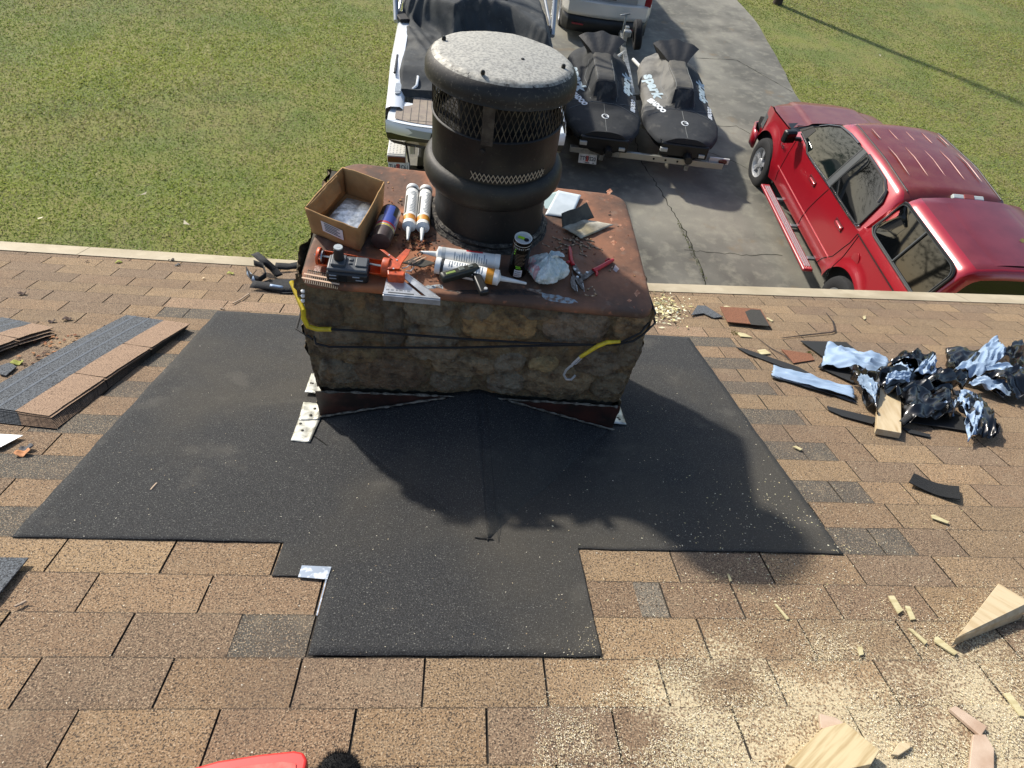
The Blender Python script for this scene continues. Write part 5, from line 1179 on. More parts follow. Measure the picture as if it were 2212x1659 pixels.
# plastic bag, tied
p = onpan(q2(1290, 1070), .028)
t = thing('plastic_bag', 'white tied plastic bag with red contents showing through, sitting beside the drink can', 'bag', p)
def bagr(th, ph):
    r = .060 * (1 + .10 * math.sin(3 * ph + 1) * math.sin(th) + .05 * math.sin(7 * ph + 2 * th) + .05 * fbm(th, ph, 3, 2)); 
    r += .004 * abs(math.sin(11 * ph)) * math.sin(th) * max(0, math.cos(th) + .5); return r
b = MB(); n, m_ = 60, 30; rg = []
for i in range(m_ + 1):
    th = .05 + (math.pi - .1) * i / m_; rr_ = []
    for k in range(n):
        ph = 2 * math.pi * k / n; r = bagr(th, ph) + .006 * fbm(math.cos(ph) * 2, math.sin(ph) * 2 + th * 2, 8, 2); z = r * math.cos(th) * .62; z = max(z, -.026); rr_.append(Vector((r * math.sin(th) * math.cos(ph) * 1.12, r * math.sin(th) * math.sin(ph), z + .02 * max(0, math.cos(th)) ** 6)))
    rg.append(rr_)
b.rings(rg); m_bag = mat('thin_white_film', '#cfd6d4', .35, c2='#a9b6b4', sc=18, lo=.4, hi=.6, bump=.9, bsc=26, bdist=.01, spec=.6, stretch=(3, 3, 1)); b.build('bag_body', m_bag, t, smooth=True, angle=80)
b = MB(); rg = []
for i in range(6):
    rg.append([Vector((.009 * (1 + 1.0 * i / 5) * math.cos(a) + .012 * i / 5 * 1.6, .009 * (1 + .7 * i / 5) * math.sin(a) + .006 * i / 5, .046 + .018 * i / 5 + .004 * math.sin(3 * a) * i / 5)) for a in np.linspace(0, 2 * math.pi, 18, endpoint=False)])
b.rings(rg, False, False); b.tube([Vector((.010, 0, .052)), Vector((.030, .008, .058)), Vector((.048, .016, .052))], [.004, .010, .012], 7, flat=.35); b.build('knot', m_bag, t, smooth=True)
b = MB(); rg = []
for i in range(m_ + 1):
    th = .25 + (math.pi - .5) * i / m_; rg.append([Vector((bagr(th, 2.5 + 1.6 * k / 20) * 1.015 * math.sin(th) * math.cos(2.5 + 1.6 * k / 20) * 1.12, bagr(th, 2.5 + 1.6 * k / 20) * 1.015 * math.sin(th) * math.sin(2.5 + 1.6 * k / 20), max(-.026, bagr(th, 2.5 + 1.6 * k / 20) * math.cos(th) * .62) + .002)) for k in range(21)])
b.rings(rg, False, False, False); b.build('red_contents', mat('pinkish_film', '#c9a6a6', .4, c2='#b0444c', sc=30, lo=.50, hi=.66, bump=.6, bsc=30, layers=(('#d2d4d2', 14, .5, .62, .6),)), t, smooth=True)

# ---- snips
pO = onpan(q2(1560, 1130), .01); 
t = thing('tin_snips', 'aviation tin snips with red handles lying open, pointing to the pan edge', 'snips', pO); Ms = Matrix.Translation(-pO)
m_rh = mat('red_grip', '#b9232b', .4, c2='#a01c22', sc=60); m_bl = mat('snip_steel', '#6f6a64', .35, metal=.9, c2='#3f3b37', sc=60)
def pt_(x, y, h=.012): return onpan(q2(x, y), h)
b = MB(); b.tube([pt_(1495, 865), pt_(1503, 910), pt_(1505, 960), pt_(1512, 1000), pt_(1530, 1035)], [.004, .0072, .0076, .0085, .0075], 10); b.tube([pt_(1512, 1002), pt_(1485, 1005), pt_(1467, 1002)], [.006, .005, .003], 8); b.build('grip', m_rh, t, M=Ms, smooth=True)
b = MB(); b.tube([pt_(1895, 985), pt_(1850, 1010), pt_(1800, 1040), pt_(1750, 1068), pt_(1712, 1085)], [.006, .0078, .0076, .0082, .0085], 10); b.tube([pt_(1735, 1085), pt_(1748, 1110), pt_(1742, 1130)], [.006, .0055, .003], 8); b.tube([pt_(1872, 985, .014), pt_(1850, 975, .016), pt_(1825, 995, .015)], .003, 6); b.build('grip', m_rh, t, M=Ms, smooth=True)
def plate2(b, pts, h, th): P = [onpan(q2(*p), h) for p in pts]; b.prism(P, PN * th)
b = MB(); plate2(b, [(1515, 1035), (1550, 1030), (1575, 1075), (1615, 1130), (1600, 1150), (1560, 1120), (1525, 1080)], .008, .005); plate2(b, [(1705, 1075), (1720, 1110), (1650, 1165), (1610, 1185), (1590, 1150), (1630, 1120)], .008, .005)
plate2(b, [(1515, 1080), (1530, 1130), (1570, 1160), (1620, 1150), (1600, 1190), (1540, 1170), (1512, 1130)], .005, .004); b.build('lever_plate', m_bl, t, M=Ms, bevel=.001)
b = MB(); plate2(b, [(1512, 1140), (1560, 1165), (1568, 1275), (1545, 1280), (1510, 1240), (1500, 1190)], .006, .004); b.build('blade', m_bl, t, M=Ms, bevel=.0008)
b = MB(); plate2(b, [(1545, 1165), (1600, 1160), (1622, 1190), (1632, 1275), (1600, 1255), (1565, 1205)], .011, .004); b.build('blade', m_bl, t, M=Ms, bevel=.0008)
for (x0, y0), (x1, y1) in (((1568, 1272), (1560, 1215)), ((1631, 1274), (1617, 1200))):
    b = MB(); b.tube([pt_(x0, y0, .013), pt_(x1, y1, .015)], .0013, 5); b.build('cutting_edge', m_stl, t, M=Ms)
b = MB()
for x, y in ((1544, 1075), (1580, 1108), (1568, 1145), (1655, 1103)): b.lathe([(.005, 0), (.0048, .003), (.003, .004), (0, .004)], pt_(x, y, .0135), 14)
b.build('pivot_bolt', m_stl, t, M=Ms, smooth=True)

# ---- speed square
t = thing('speed_square', 'aluminium triangle square lying at the near edge of the pan', 'square', onpan(q1(1200, 1420), 0)); Ms = Matrix.Translation(-onpan(q1(1200, 1420), 0))
m_sq = mat('square_aluminium', '#c3c6c8', .35, metal=.6, c2='#a8abad', sc=30)
S_ = lambda x, y, h=.012: onpan(q1(x, y), h)
def tri(outer, inner_cut, name):
    pass
b = MB()
for poly in ([(1000, 1265), (1080, 1280), (1350, 1500), (1300, 1500), (955, 1470)], [(1130, 1285), (1195, 1262), (1545, 1525), (1400, 1508)]): b.prism([S_(*p) for p in poly], PN * .003)
b.prism([S_(*p) for p in ((950, 1466), (1548, 1522), (1548, 1536), (950, 1482))], PN * .003)
blade_ = b.build('blade', m_sq, t, M=Ms)
b = MB(); A, B_ = S_(950, 1480), S_(1550, 1534); d_ = (B_ - A).normalized(); yv = PN.cross(d_); b.prism([A, B_, B_ - yv * .006, A - yv * .006], Vector((0, 0, -.022))); b.build('fence_lip', m_sq, t, M=Ms, bevel=.001)
b = MB(); b.prism([S_(*p, .0152) for p in ((1003, 1455), (1275, 1480), (1273, 1492), (1003, 1466))], PN * .0004); b.build('protractor_slot', mat('slot_dark', '#3f4446', .6), blade_, M=Ms)
b = MB(); r2 = random.Random(4)
for k in range(46):
    f = k / 46; a = S_(1240 + 265 * f, 1310 + 180 * f, .0153); dd = yv * (.004 + .003 * (k % 4 == 0)); b.prism([a, a + d_ * .0007, a + d_ * .0007 + dd, a + dd], PN * .0003)
    a = S_(985 + 250 * f, 1425 + 20 * f, .0153)
    if r2.random() < .7: b.prism([a, a + d_ * .0008, a + d_ * .0008 - yv * .006, a - yv * .006], PN * .0003)
b.build('engraved_marks', mat('mark_grey', '#5b6063', .6), blade_, M=Ms)

# ---- tool battery
M_, L = panframe(q1(375, 1290), q1(800, 1330), .0); t = thing('tool_battery', 'chunky black cordless tool battery with a raised post, standing on the pan corner', 'battery', M_)
m_bt = mat('battery_black', '#1b1d20', .45, c2='#141517', sc=40); m_bg = mat('battery_grey', '#3f4448', .45)
b = MB(); b.box((L * .5, .012, .019), (L * 1.02, .078, .036)); bb_ = b.build('lower_case', m_bt, t, bevel=.009, seg=3, smooth=True)
b = MB(); b.box((L * .5, .014, .042), (L * .98, .070, .014)); b.build('upper_case', m_bg, t, bevel=.005, seg=3, smooth=True)
b = MB(); b.lathe([(.0165, .045), (.0155, .09), (.014, .100), (.013, .102), (0, .102)], (L * .27, .020, 0), 24); b.build('post', m_bt, t, smooth=True, angle=40)
b = MB(); b.lathe([(.0145, 0), (.0135, .003), (.0, .003)], (L * .27, .020, .1005), 20); b.box((L * .27, .020, .103), (.010, .006, .002)); b.build('post_contacts', mat('contact_grey', '#9fa4a4', .35, metal=.4), t, smooth=True)
b = MB(); b.box((L * .27, .016, .052), (.044, .05, .012)); b.box((L * .82, .020, .051), (.036, .044, .006)); b.box((L * .56, .03, .051), (.012, .012, .004)); b.box((L * .56, .01, .051), (.012, .006, .004)); b.build('top_detail', m_bg, t, bevel=.003)
b = MB()
for x, z_ in ((.16, .028), (.16, .016), (.72, .028), (.80, .016)): b.box((L * x, -.0285, z_), (.022, .002, .003))
b.build('vent_slot', mat('slot_pale', '#8d9499', .5), bb_); b = MB(); b.box((L * .40, -.0285, .018), (.026, .003, .022)); b.build('latch_button', m_well, bb_)
# ---- nail strip
M_, L = panframe(q1(118, 1290), q1(400, 1345), .005); t = thing('nail_strip', 'paper taped strip of dark collated nails at the left pan corner', 'nails', M_)
for k in range(17):
    b = MB(); x = .006 + k * .0063; b.tube([Vector((x, .030 - k * .0002, 0)), Vector((x + .010, -.032, 0))], .0017, 6); b.lathe([(.0032, 0), (.0032, .0012)], (x, .031, 0), 8, M=Matrix.Rotation(R_(90), 3, 'X')); b.build('nail', mat('nail_grey', '#6d675d', .4, metal=.8), t)
for y_ in (.010, -.010):
    b = MB(); b.box((.058, y_, .0022), (.118, .0065, .0008), Matrix.Rotation(R_(1), 3, 'Z')); b.build('paper_tape', mat('paper_tan', '#c9a98c', .8), t)
# ---- caulking gun
M_, L = panframe(q1(275, 1085), q1(985, 1205), .030); t = thing('caulking_gun', 'orange open frame caulking gun lying behind the tool battery', 'caulking gun', M_); X = Matrix.Rotation(R_(90), 3, 'Y')
m_or = mat('orange_paint', '#c9501c', .45, c2='#a33e16', sc=40, layers=(('#d9835a', 70, .66, .74, .4),))
b = MB(); b.lathe([(.028, 0), (.028, L)], (0, 0, 0), 20, M=X, cap0=False, cap1=False, a0=R_(-75), a1=R_(100)); b.lathe([(.028, -.002), (.028, .006), (.012, .004), (.010, -.002)], (0, 0, 0), 28, M=X, cap0=False, cap1=False); b.build('cradle', m_or, t, solid=.0016, smooth=True)
b = MB(); b.lathe([(.030, L - .012), (.031, L - .010), (.031, L + .008), (.029, L + .010), (.008, L + .010)], (0, 0, 0), 32, M=X, cap0=False, cap1=False); b.build('collar', m_or, t, smooth=True, solid=.0015)
b = MB(); b.tube([Vector((-.012, 0, .004)), Vector((L, 0, .004))], .0035, 8); b.lathe([(.022, .012), (.022, .016)], (0, 0, 0), 20, M=X); b.build('push_rod', mat('rod_steel', '#a9a9a6', .3, metal=.9), t, smooth=True)
Mi = M_.inverted(); gp = lambda x, y, h: Mi @ onpan(q1(x, y), h)
b = MB(); b.prism([gp(*p, .052) for p in ((1000, 1215), (1020, 1130), (1060, 1125), (915, 1010), (960, 1018), (1085, 1108), (1190, 1005), (1235, 1015), (1215, 1070), (1150, 1150), (1125, 1215))], Vector((0, 0, -.004))); hd = b.build('handle', m_or, t, bevel=.001)
b = MB(); b.prism([gp(*p, .046) for p in ((995, 1215), (1130, 1218), (1185, 1250), (1165, 1290), (1000, 1275))], Vector((0, 0, -.034))); b.build('frame_block', m_or, t, bevel=.003)
b = MB()
for x, y in ((1095, 1125), (1060, 1215), (1015, 1075)): b.lathe([(.003, 0), (.0025, .0015), (0, .0015)], gp(x, y, .053), 10)
b.build('rivet', m_stl, hd)
b = MB(); b.tube([gp(1150, 1210, .03), gp(1200, 1200, .02), gp(1225, 1178, .015), gp(1270, 1180, .012), gp(1275, 1195, .010), gp(1240, 1240, .010), gp(1190, 1238, .012)], .0022, 7); b.build('rod_hook', m_stl, t, smooth=True)
# ---- small plate pack
t = thing('plate_pack', 'small pack of thin grey plates taped with tan strips, right of the orange gun', 'plates', onpan(q1(1320, 1130), 0)); Ms = Matrix.Translation(-onpan(q1(1320, 1130), 0))
b = MB(); b.prism([onpan(q1(*p), h) for p, h in (((1150, 1150), .022), ((1290, 1090), .026), ((1492, 1148), .022), ((1375, 1195), .018))], Vector((0, 0, -.005))); pk = b.build('plates', mat('plate_grey', '#5f5a50', .5, metal=.3, c2='#4a463e', sc=40), t, M=Ms, bevel=.001)
for a, c_ in (((1215, 1152), (1360, 1085)), ((1255, 1160), (1400, 1095))):
    b = MB(); b.tube([onpan(q1(*a), .025), onpan(q1((a[0] + c_[0]) / 2, (a[1] + c_[1]) / 2), .027), onpan(q1(*c_), .026)], .0022, 5); b.build('tan_strip', mat('paper_tan', '#c9a98c'), pk, M=Ms)
b = MB(); b.tube([onpan(q1(*p), h) for p, h in (((1325, 1090), .024), ((1310, 1060), .032), ((1340, 1035), .034), ((1362, 1045), .03), ((1350, 1085), .024))], .002, 6); b.build('wire_bail', m_dst, t, M=Ms, smooth=True)
# ---- pocket work light
M_, L = panframe(q2(315, 1180), q2(655, 1085), .030); t = thing('work_light', 'black and lime T shaped work light leaning on the amber banded caulk tube', 'work light', M_)
b = MB(); b.box((L / 2, 0, .012), (L, .034, .030)); bb_ = b.build('housing', mat('light_housing', '#23271f', .5, c2='#1a1d18', sc=40), t, bevel=.009, seg=3, smooth=True)
b = MB(); b.box((L * .24, -.002, .027), (.034, .009, .003)); b.build('lime_lens', mat('lime_lens', '#7f9150', .35), bb_, bevel=.001); b = MB(); b.box((L * .78, .002, .028), (.016, .012, .004)); b.box((L * .54, .004, .0275), (.02, .018, .003)); b.build('switch', mat('switch_grey', '#5b605b', .5), bb_, bevel=.002)
b = MB(); b.box((L * .80, -.062, .002), (.030, .10, .022), Matrix.Rotation(R_(-14), 3, 'Z')); lg = b.build('swivel_leg', m_blkp, t, bevel=.006, seg=3, smooth=True); b = MB(); b.lathe([(.006, 0), (.0055, .003), (0, .0035)], (L * .78, -.100, .013), 12); b.build('steel_button', m_stl, lg)
# ---- white cut sheets and the bent flashing
def sheet(name, label, cat, pts, m, th=.0015, group=None, f=None):
    P = [onpan(q2(x, y), h) for x, y, h in pts]; c0 = sum(P, Vector()) / len(P); t = thing(name, label, cat, c0, group); b = MB(); quadgrid(b, [p - c0 for p in P], 10, f); b.build('plate', m, t, solid=th, smooth=True); return t
m_ws = mat('white_coated_sheet', '#c3ccd0', .4, c2='#b3bdc2', sc=12)
sheet('metal_sheet', 'white square of coated sheet metal lying flat right of the flue', 'sheet metal', [(1270, 572, .006), (1510, 602, .006), (1602, 392, .012), (1392, 350, .012)], m_ws, group='white sheet offcuts')
sheet('metal_sheet', 'pale blue sheet metal piece half under the white square, against the flue', 'sheet metal', [(1250, 540, .003), (1300, 560, .003), (1400, 352, .003), (1268, 395, .003)], mat('pale_blue_sheet', '#9db0ae', .5), group='white sheet offcuts')
c0 = onpan(q2(1640, 640), .02); t = thing('bent_flashing', 'dirty bent flashing offcut with one black side standing up', 'flashing', c0); Ms = Matrix.Translation(-c0)
b = MB(); quadgrid(b, [onpan(q2(*p), h) for p, h in (((1425, 690), .012), ((1600, 790), .010), ((1900, 665), .010), ((1480, 600), .012))], 12, lambda i, j: Vector((0, 0, .004 * math.sin(i * 3) + .003 * fbm(i * 3, j * 3)))); b.build('flat_leg', mat('dirty_white_flashing', '#b5ae9c', .6, c2='#6b6350', sc=9, layers=(('#4a4438', 22, .55, .7, .6), ('#c9b98e', 6, .55, .7, .5))), t, M=Ms, solid=.002, smooth=True)
b = MB(); quadgrid(b, [onpan(q2(*p), h) for p, h in (((1430, 690), .012), ((1722, 600), .012), ((1665, 462), .060), ((1422, 560), .055))], 12, lambda i, j: Vector((.006 * math.sin(i * 5) * j, 0, .004 * math.sin(i * 7) * j))); b.build('raised_leg', mat('sooty_flashing', '#2a2925', .7, c2='#4b473d', sc=20), t, M=Ms, solid=.002, smooth=True)
# ---- loose nails
def nail(q, ang, L=.032):
    p = onpan(q, .003); t = thing('roofing_nail', 'loose rusty roofing nail lying among others between the flue and the snips', 'nail', frame(p, Vector((math.cos(R_(ang)), math.sin(R_(ang)), 0)), PN), 'loose roofing nails on the pan')
    b = MB(); b.tube([Vector((0, 0, 0)), Vector((L * .9, 0, 0)), Vector((L, 0, 0))], [.0024, .0024, .0006], 6); b.lathe([(.0050, 0), (.0050, .0012)], (0, 0, .0012), 10, M=Matrix.Rotation(R_(90), 3, 'Y')); b.build('shank', mat('nail_rust', '#bba182', .5, metal=.2, c2='#4a382a', sc=90), t)
for x, y, a in ((1440, 790, -15), (1475, 800, -10), (1530, 785, 70), (1550, 800, -40), (1600, 790, -5), (1640, 800, -10), (1395, 830, -20), (1370, 885, 35), (1470, 860, 20), (1540, 830, -30), (1590, 845, -15), (1595, 870, -85), (1590, 930, -25), (1670, 880, 75), (1690, 860, -20), (1730, 875, -25), (1660, 830, -35), (1420, 895, 20), (1340, 780, -25), (1245, 840, -30), (1560, 790, -60), (1660, 1260, 45), (1635, 1310, 2), (1735, 1310, 100), (1860, 1090, 60), (1500, 800, 15), (1620, 855, -35)):
    nail(q2(x, y), a + random.uniform(-8, 8), random.uniform(.028, .036))
t = thing('plastic_scrap', 'small clear square of plastic beside the red snip handle', 'scrap', onpan(q2(1920, 1065), .004)); b = MB(); Mi = Matrix.Translation(-onpan(q2(1920, 1065), .004))
quadgrid(b, [onpan(q2(*p), .006) for p in ((1895, 1075), (1925, 1100), (1952, 1068), (1915, 1028))], 4); b.build('film', mat('clear_film', '#b8aeb0', .15, alpha=.55, spec=.8), t, M=Mi)
# rust flakes and leaf crumbs
b = MB(); rf = random.Random(9)
def flakes(qc, sx, sy, n, s0=.002, s1=.008, cols=('#6b3a22', '#3b2418', '#8a5230', '#2b1d15', '#a07850')):
    for _ in range(n):
        q = (qc[0] + rf.gauss(0, sx), qc[1] + rf.gauss(0, sy)); p = onpan(q, .002)
        if not (PX0 + .02 < p.x < PX1 - .02 and PY0 + .03 < p.y < PY1 - .03) or math.hypot(p.x - FX, p.y - FY) < .225: continue
        s = rf.uniform(s0, s1); a = rf.uniform(0, 6.3); u = Vector((math.cos(a), math.sin(a), rf.uniform(-.3, .3))) * s; v = Vector((-math.sin(a), math.cos(a), rf.uniform(-.3, .3))) * s * rf.uniform(.3, .8)
        b.prism([p - u, p + v * .8, p + u, p - v], (0, 0, rf.uniform(.0008, .003)), lin(rf.choice(cols))[:3])
flakes(q1(1300, 920), 22, 14, 150, .002, .009); flakes(q1(1250, 800), 60, 30, 80); flakes(q2(1500, 820), 60, 30, 60); flakes(q1(1350, 1250), 40, 18, 80, .001, .006); flakes(q2(1100, 1000), 250, 60, 60, .001, .004); flakes(q1(1010, 450), 30, 20, 20); flakes(q1(1440, 340), 10, 6, 8)
tag(b.build('rust_flakes', mat('flake', '#6b3a22', .9, attr='Col')), 'rust flakes and dry leaf crumbs scattered on the chimney pan', 'debris', kind='stuff')

# ================================================================== THINGS ON THE ROOF
def rpt(q, n=.008): return RP(*onroof(q, n), n)
m_gran = mat('new_tan_granules', '#8d7560', .95, c2='#4a382b', sc=250, det=2, lo=.52, hi=.66, bump=.8, bsc=250, bdist=.003, layers=(('#c8a98a', 300, .56, .7, .7),))
m_ggr = mat('grey_granules', '#565a5e', .95, c2='#2a2c2f', sc=180, det=2, lo=.45, hi=.6, bump=.8, bsc=230, bdist=.003, layers=(('#8f979e', 280, .58, .7, .6),))
m_asph = mat('asphalt_edge', '#191a1b', .8)
def shingle(label, qa, qb, n0, bend=0.0, group=None, wtan=.135, wgrey=.20, side=1, La=None, dark_lines=True, n1=None):
    """strip shingle: qa-qb is the long free edge of the tan tabs, grey part on the other side"""
    n1 = n0 if n1 is None else n1
    A = rpt(qa, n0); B_ = rpt(qb, n1); M_ = frame(A, B_ - A, RN); L = (B_ - A).length if La is None else La
    t = thing('loose_shingle', label, 'shingle', M_, group)
    h = lambda x: bend * math.sin(math.pi * min(1, max(0, x / L)))
    def strip(y0, y1, name, m, par, dz=0.0, x0=0, x1=L):
        b = MB(); b.grid(lambda i, j: Vector((x0 + (x1 - x0) * i, side * (y0 + (y1 - y0) * j), dz + h(x0 + (x1 - x0) * i) - bend * .0 + .002 * fbm(i * 3, j, n0 * 50))), 26, 4); return b.build(name, m, par, solid=.0030, rim=m_asph)
    nt_ = 3; g = .006
    for k in range(nt_): strip(0, wtan, 'tab', m_gran, t, 0, L * k / nt_ + (g / 2 if k else 0), L * (k + 1) / nt_ - (g / 2 if k < nt_ - 1 else 0))
    gp_ = strip(wtan + .0005, wtan + wgrey, 'grey_backing', m_ggr, t)
    if dark_lines:
        b = MB()
        for y in (wtan + wgrey * .35, wtan + wgrey * .72): b.grid(lambda i, j, y=y: Vector((L * i, side * (y + .012 * j), .0024 + h(L * i) + .002 * fbm(i * 3, (y - wtan) / wgrey, n0 * 50))), 26, 1)
        b.build('adhesive_line', mat('adhesive_grey', '#474c53', .9, c2='#5f666e', sc=200), gp_)
    return t
GR = 'stack of new tan shingles left of the underlayment'
for k in range(9):
    dx = -2.2 * k; dy = 4.6 * k
    shingle('tan shingle lying under the top two of the fanned stack on the left', qD(122 - k * 1.4, 926 - k * 2.6), qD(402 + k * .6, 710 - k * .8), .006 + .0030 * k, .0, GR, wtan=.13, dark_lines=False)
shingle('second tan shingle from the top of the fanned stack, slightly raised', qD(111, 903), qD(404, 706), .0335, .005, GR)
shingle('topmost tan and grey shingle of the fanned stack left of the underlayment', qD(105.8, 899), qD(410, 700), .038, .008, GR)
GR2 = 'second shingle stack at the left edge'
for k in range(3):
    lab = ['lowest curled tan shingle of the pile at the left photo edge', 'middle curled tan shingle of the pile at the left photo edge', 'topmost curled tan shingle of the pile at the left photo edge'][k]
    shingle(lab, qD(-140 + 2 * k, 828 - 6 * k), qD(122 - 3 * k, 722 - 7 * k), .010 + .010 * k, .022, GR2, wtan=.12, wgrey=.17)
def slab(name, label, cat, pts, m, th=.004, n=.010, group=None, f=None, hs=None, kids=None, smooth=False):
    P = [rpt(p, n + (hs[i] if hs else 0)) for i, p in enumerate(pts)]; c0 = sum(P, Vector()) / len(P); t = thing(name, label, cat, c0, group)
    b = MB(); b.prism([p - c0 for p in P], RN * th) if len(P) != 4 or not f else quadgrid(b, [p - c0 for p in P], 12, f)
    b.build('piece', m, t, solid=(th if (f and len(P) == 4) else 0), bevel=0, smooth=smooth); return t, c0
slab('shingle_piece', 'dark grey shingle corner poking in at the left photo edge', 'shingle', [qD(-60, 1205), qD(62, 1207), qD(0, 1282), qD(-60, 1340)], m_ggr, .004, .02)
slab('flashing_piece', 'bright white metal offcut at the left photo edge', 'flashing', [qD(-60, 935), qD(50, 941), qD(2, 966), qD(-60, 975)], mat('white_offcut_metal', '#d2d4d4', .3, metal=.3), .002, .016)  # one even white over the whole offcut
slab('shingle_piece', 'dark shingle scrap near the left stack of shingles', 'shingle', [q7(0, 900), q7(60, 880), q7(110, 905), q7(40, 965), q7(0, 955)], m_ggr, .004, .010)
slab('metal_flashing_tab', 'small blue grey metal tab showing above the shingle corner left of the strip', 'flashing', [qD(652, 1222), qD(716, 1225), qD(707, 1252), qD(644, 1247)], mat('blue_grey_metal', '#8f9aa8', .35, metal=.6, c2='#c0c8d2', sc=50, lo=.5, hi=.6), .0015, .013)
slab('metal_strip', 'thin bright metal strip along the shingle edge below the metal tab', 'flashing', [qL(1893, 565), qL(1900, 568), qL(1845, 775), qL(1838, 772)], mat('blue_grey_metal', '#8f9aa8'), .0015, .014)
# right side scraps
t, c0 = slab('shingle_piece', 'square shingle offcut, half rusty tan and half dark, near the eave right of the chimney', 'shingle', [q8(483, 158), q8(715, 172), q8(770, 268), q8(525, 245)], mat('rusty_tan_granules', '#86583f', .95, c2='#3c281d', sc=240, lo=.5, hi=.64, bump=.8, bsc=240), .005, .022, hs=[.004, .002, .0, .0])
b = MB(); P = [rpt(p, .0282) - c0 for p in (q8(618, 168), q8(712, 174), q8(767, 266), q8(660, 258))]; b.prism(P, RN * .0012); b.build('dark_half', mat('dark_granules', '#3d3b36', .95, c2='#22211e', sc=240), t)
slab('shingle_piece', 'torn dark triangular shingle scrap beside the wood chips', 'shingle', [q8(355, 150), q8(400, 152), q8(500, 215), q8(450, 222), q8(390, 195), q8(320, 205)], m_ggr, .004, .012)
slab('felt_scrap', 'small black rectangle of underlayment lying alone on the right roof', 'felt', [q8(1578, 1118), q8(1835, 1193), q8(1840, 1268), q8(1550, 1170)], mat('felt_black', '#1b1c1d', .95, c2='#101112', sc=230, bump=.8, bsc=230), .003, .012, f=lambda i, j: RN * (.014 * (1 - math.sin(math.pi * i)) + .002 * fbm(i * 2, j)))
slab('felt_strip', 'long thin dark felt strip lying left of the blue film', 'felt', [q8(575, 388), q8(620, 395), q8(930, 500), q8(1090, 590), q8(1060, 592), q8(800, 485), q8(640, 425)], m_asph, .003, .010)
slab('felt_strip', 'dark felt strip under the light wood board', 'felt', [q8(1090, 722), q8(1140, 735), q8(1380, 790), q8(1350, 825), q8(1180, 780), q8(1100, 745)], m_asph, .003, .012)
slab('felt_strip', 'thin dark felt sliver right of the light wood board', 'felt', [q8(1510, 840), q8(1680, 885), q8(1675, 900), q8(1560, 875)], m_asph, .003, .010)
slab('felt_strip', 'wide dark felt flap under the crumpled film pile', 'felt', [q8(940, 352), q8(1200, 360), q8(1380, 500), q8(1240, 590), q8(1040, 500), q8(1080, 450)], m_asph, .004, .014)
slab('felt_strip', 'dark felt sheet under the right part of the crumpled film', 'felt', [q8(1500, 800), q8(1800, 760), q8(1990, 830), q8(1980, 880), q8(1600, 820)], m_asph, .004, .014)
t = thing('bent_strip', 'thin rusty dark strip bent into an L near the eave', 'strip', rpt(q8(1130, 300))); Mi = Matrix.Translation(-rpt(q8(1130, 300)))
b = MB(); b.tube([rpt(q8(*p), h) for p, h in (((835, 333), .008), ((960, 318), .012), ((1120, 300), .016), ((1138, 290), .018), ((1128, 240), .018), ((1088, 190), .010))], [.003, .005, .006, .007, .006, .003], 5, flat=.5); b.build('strip', mat('rusty_strip', '#4a3a30', .8, c2='#1f1b18', sc=20), t, M=Mi)
t = thing('bent_strip', 'dark split strip lying left of the film pile with a tan scrap', 'strip', rpt(q8(850, 430))); Mi = Matrix.Translation(-rpt(q8(850, 430)))
b = MB(); b.tube([rpt(q8(*p), .010) for p in ((700, 335), (780, 395), (850, 430), (900, 475))], [.002, .004, .004, .003], 5, flat=.5); b.build('strip', mat('rusty_strip', '#4a3a30'), t, M=Mi)
b = MB(); b.prism([rpt(q8(*p), .010) for p in ((830, 400), (1000, 425), (1020, 460), (900, 478), (870, 440))], RN * .003); b.build('tan_scrap', mat('rusty_tan_granules', '#86583f'), t, M=Mi)

# crumpled film: front blue, back glossy black
m_blue = mat('pale_blue_film', '#8b9fb6', .42, c2='#7f94ac', sc=12, bump=.25, bsc=30, bdist=.004); m_bfilm = mat('glossy_black_film', '#0a0a0b', .22, spec=.7, bump=.2, bsc=16, bdist=.006)
def film(pts, seed, cr=.02, hs=None, mats=None, n=16, name='fold', parent=None, Mi=None, base=.015):
    P = [rpt(p, base + (hs[i] if hs else 0)) for i, p in enumerate(pts)]; b = MB(); r = random.Random(seed); o1, o2 = r.uniform(0, 9), r.uniform(0, 9)
    def f(i, j):
        q = P[0].lerp(P[1], i).lerp(P[3].lerp(P[2], i), j)
        fq = 1.9 if mats is m_blue else 1.5; v = Vector((i * fq + o1, j * fq + o2, seed)); c = mnoise.voronoi(v)[0]; k = (c[1] - c[0])
        w_ = cr * 1.3 * (1 - 2.2 * abs(mnoise.noise(v))) * math.sin(3.14 * min(1, max(0, i))) ** .4 * .7 + cr * .45 * (1 - 3 * abs(mnoise.noise(v * 2.1))) + 0 * k
        e = mnoise.noise(Vector((i * 7 + o2, j * 7, o1))); return q + RN * max(w_, -.008) + Vector((e * .006, mnoise.noise(Vector((j * 7, i * 6, o2))) * .008, 0))
    b.grid(f, n, n); o = b.build(name, mats, parent, M=Mi, smooth=True, angle=44, solid=.0006); return o
def filmpile(name, label, q0, parts):
    p0 = rpt(q0); t = thing(name, label, 'plastic film', p0); Mi = Matrix.Translation(-p0)
    for k, (m, pts, hs, cr) in enumerate(parts):
        film([q8(*p) for p in pts], k * 3 + len(parts), cr, hs, m, 30, 'blue_fold' if m is m_blue else 'black_fold', t, Mi)
    return t
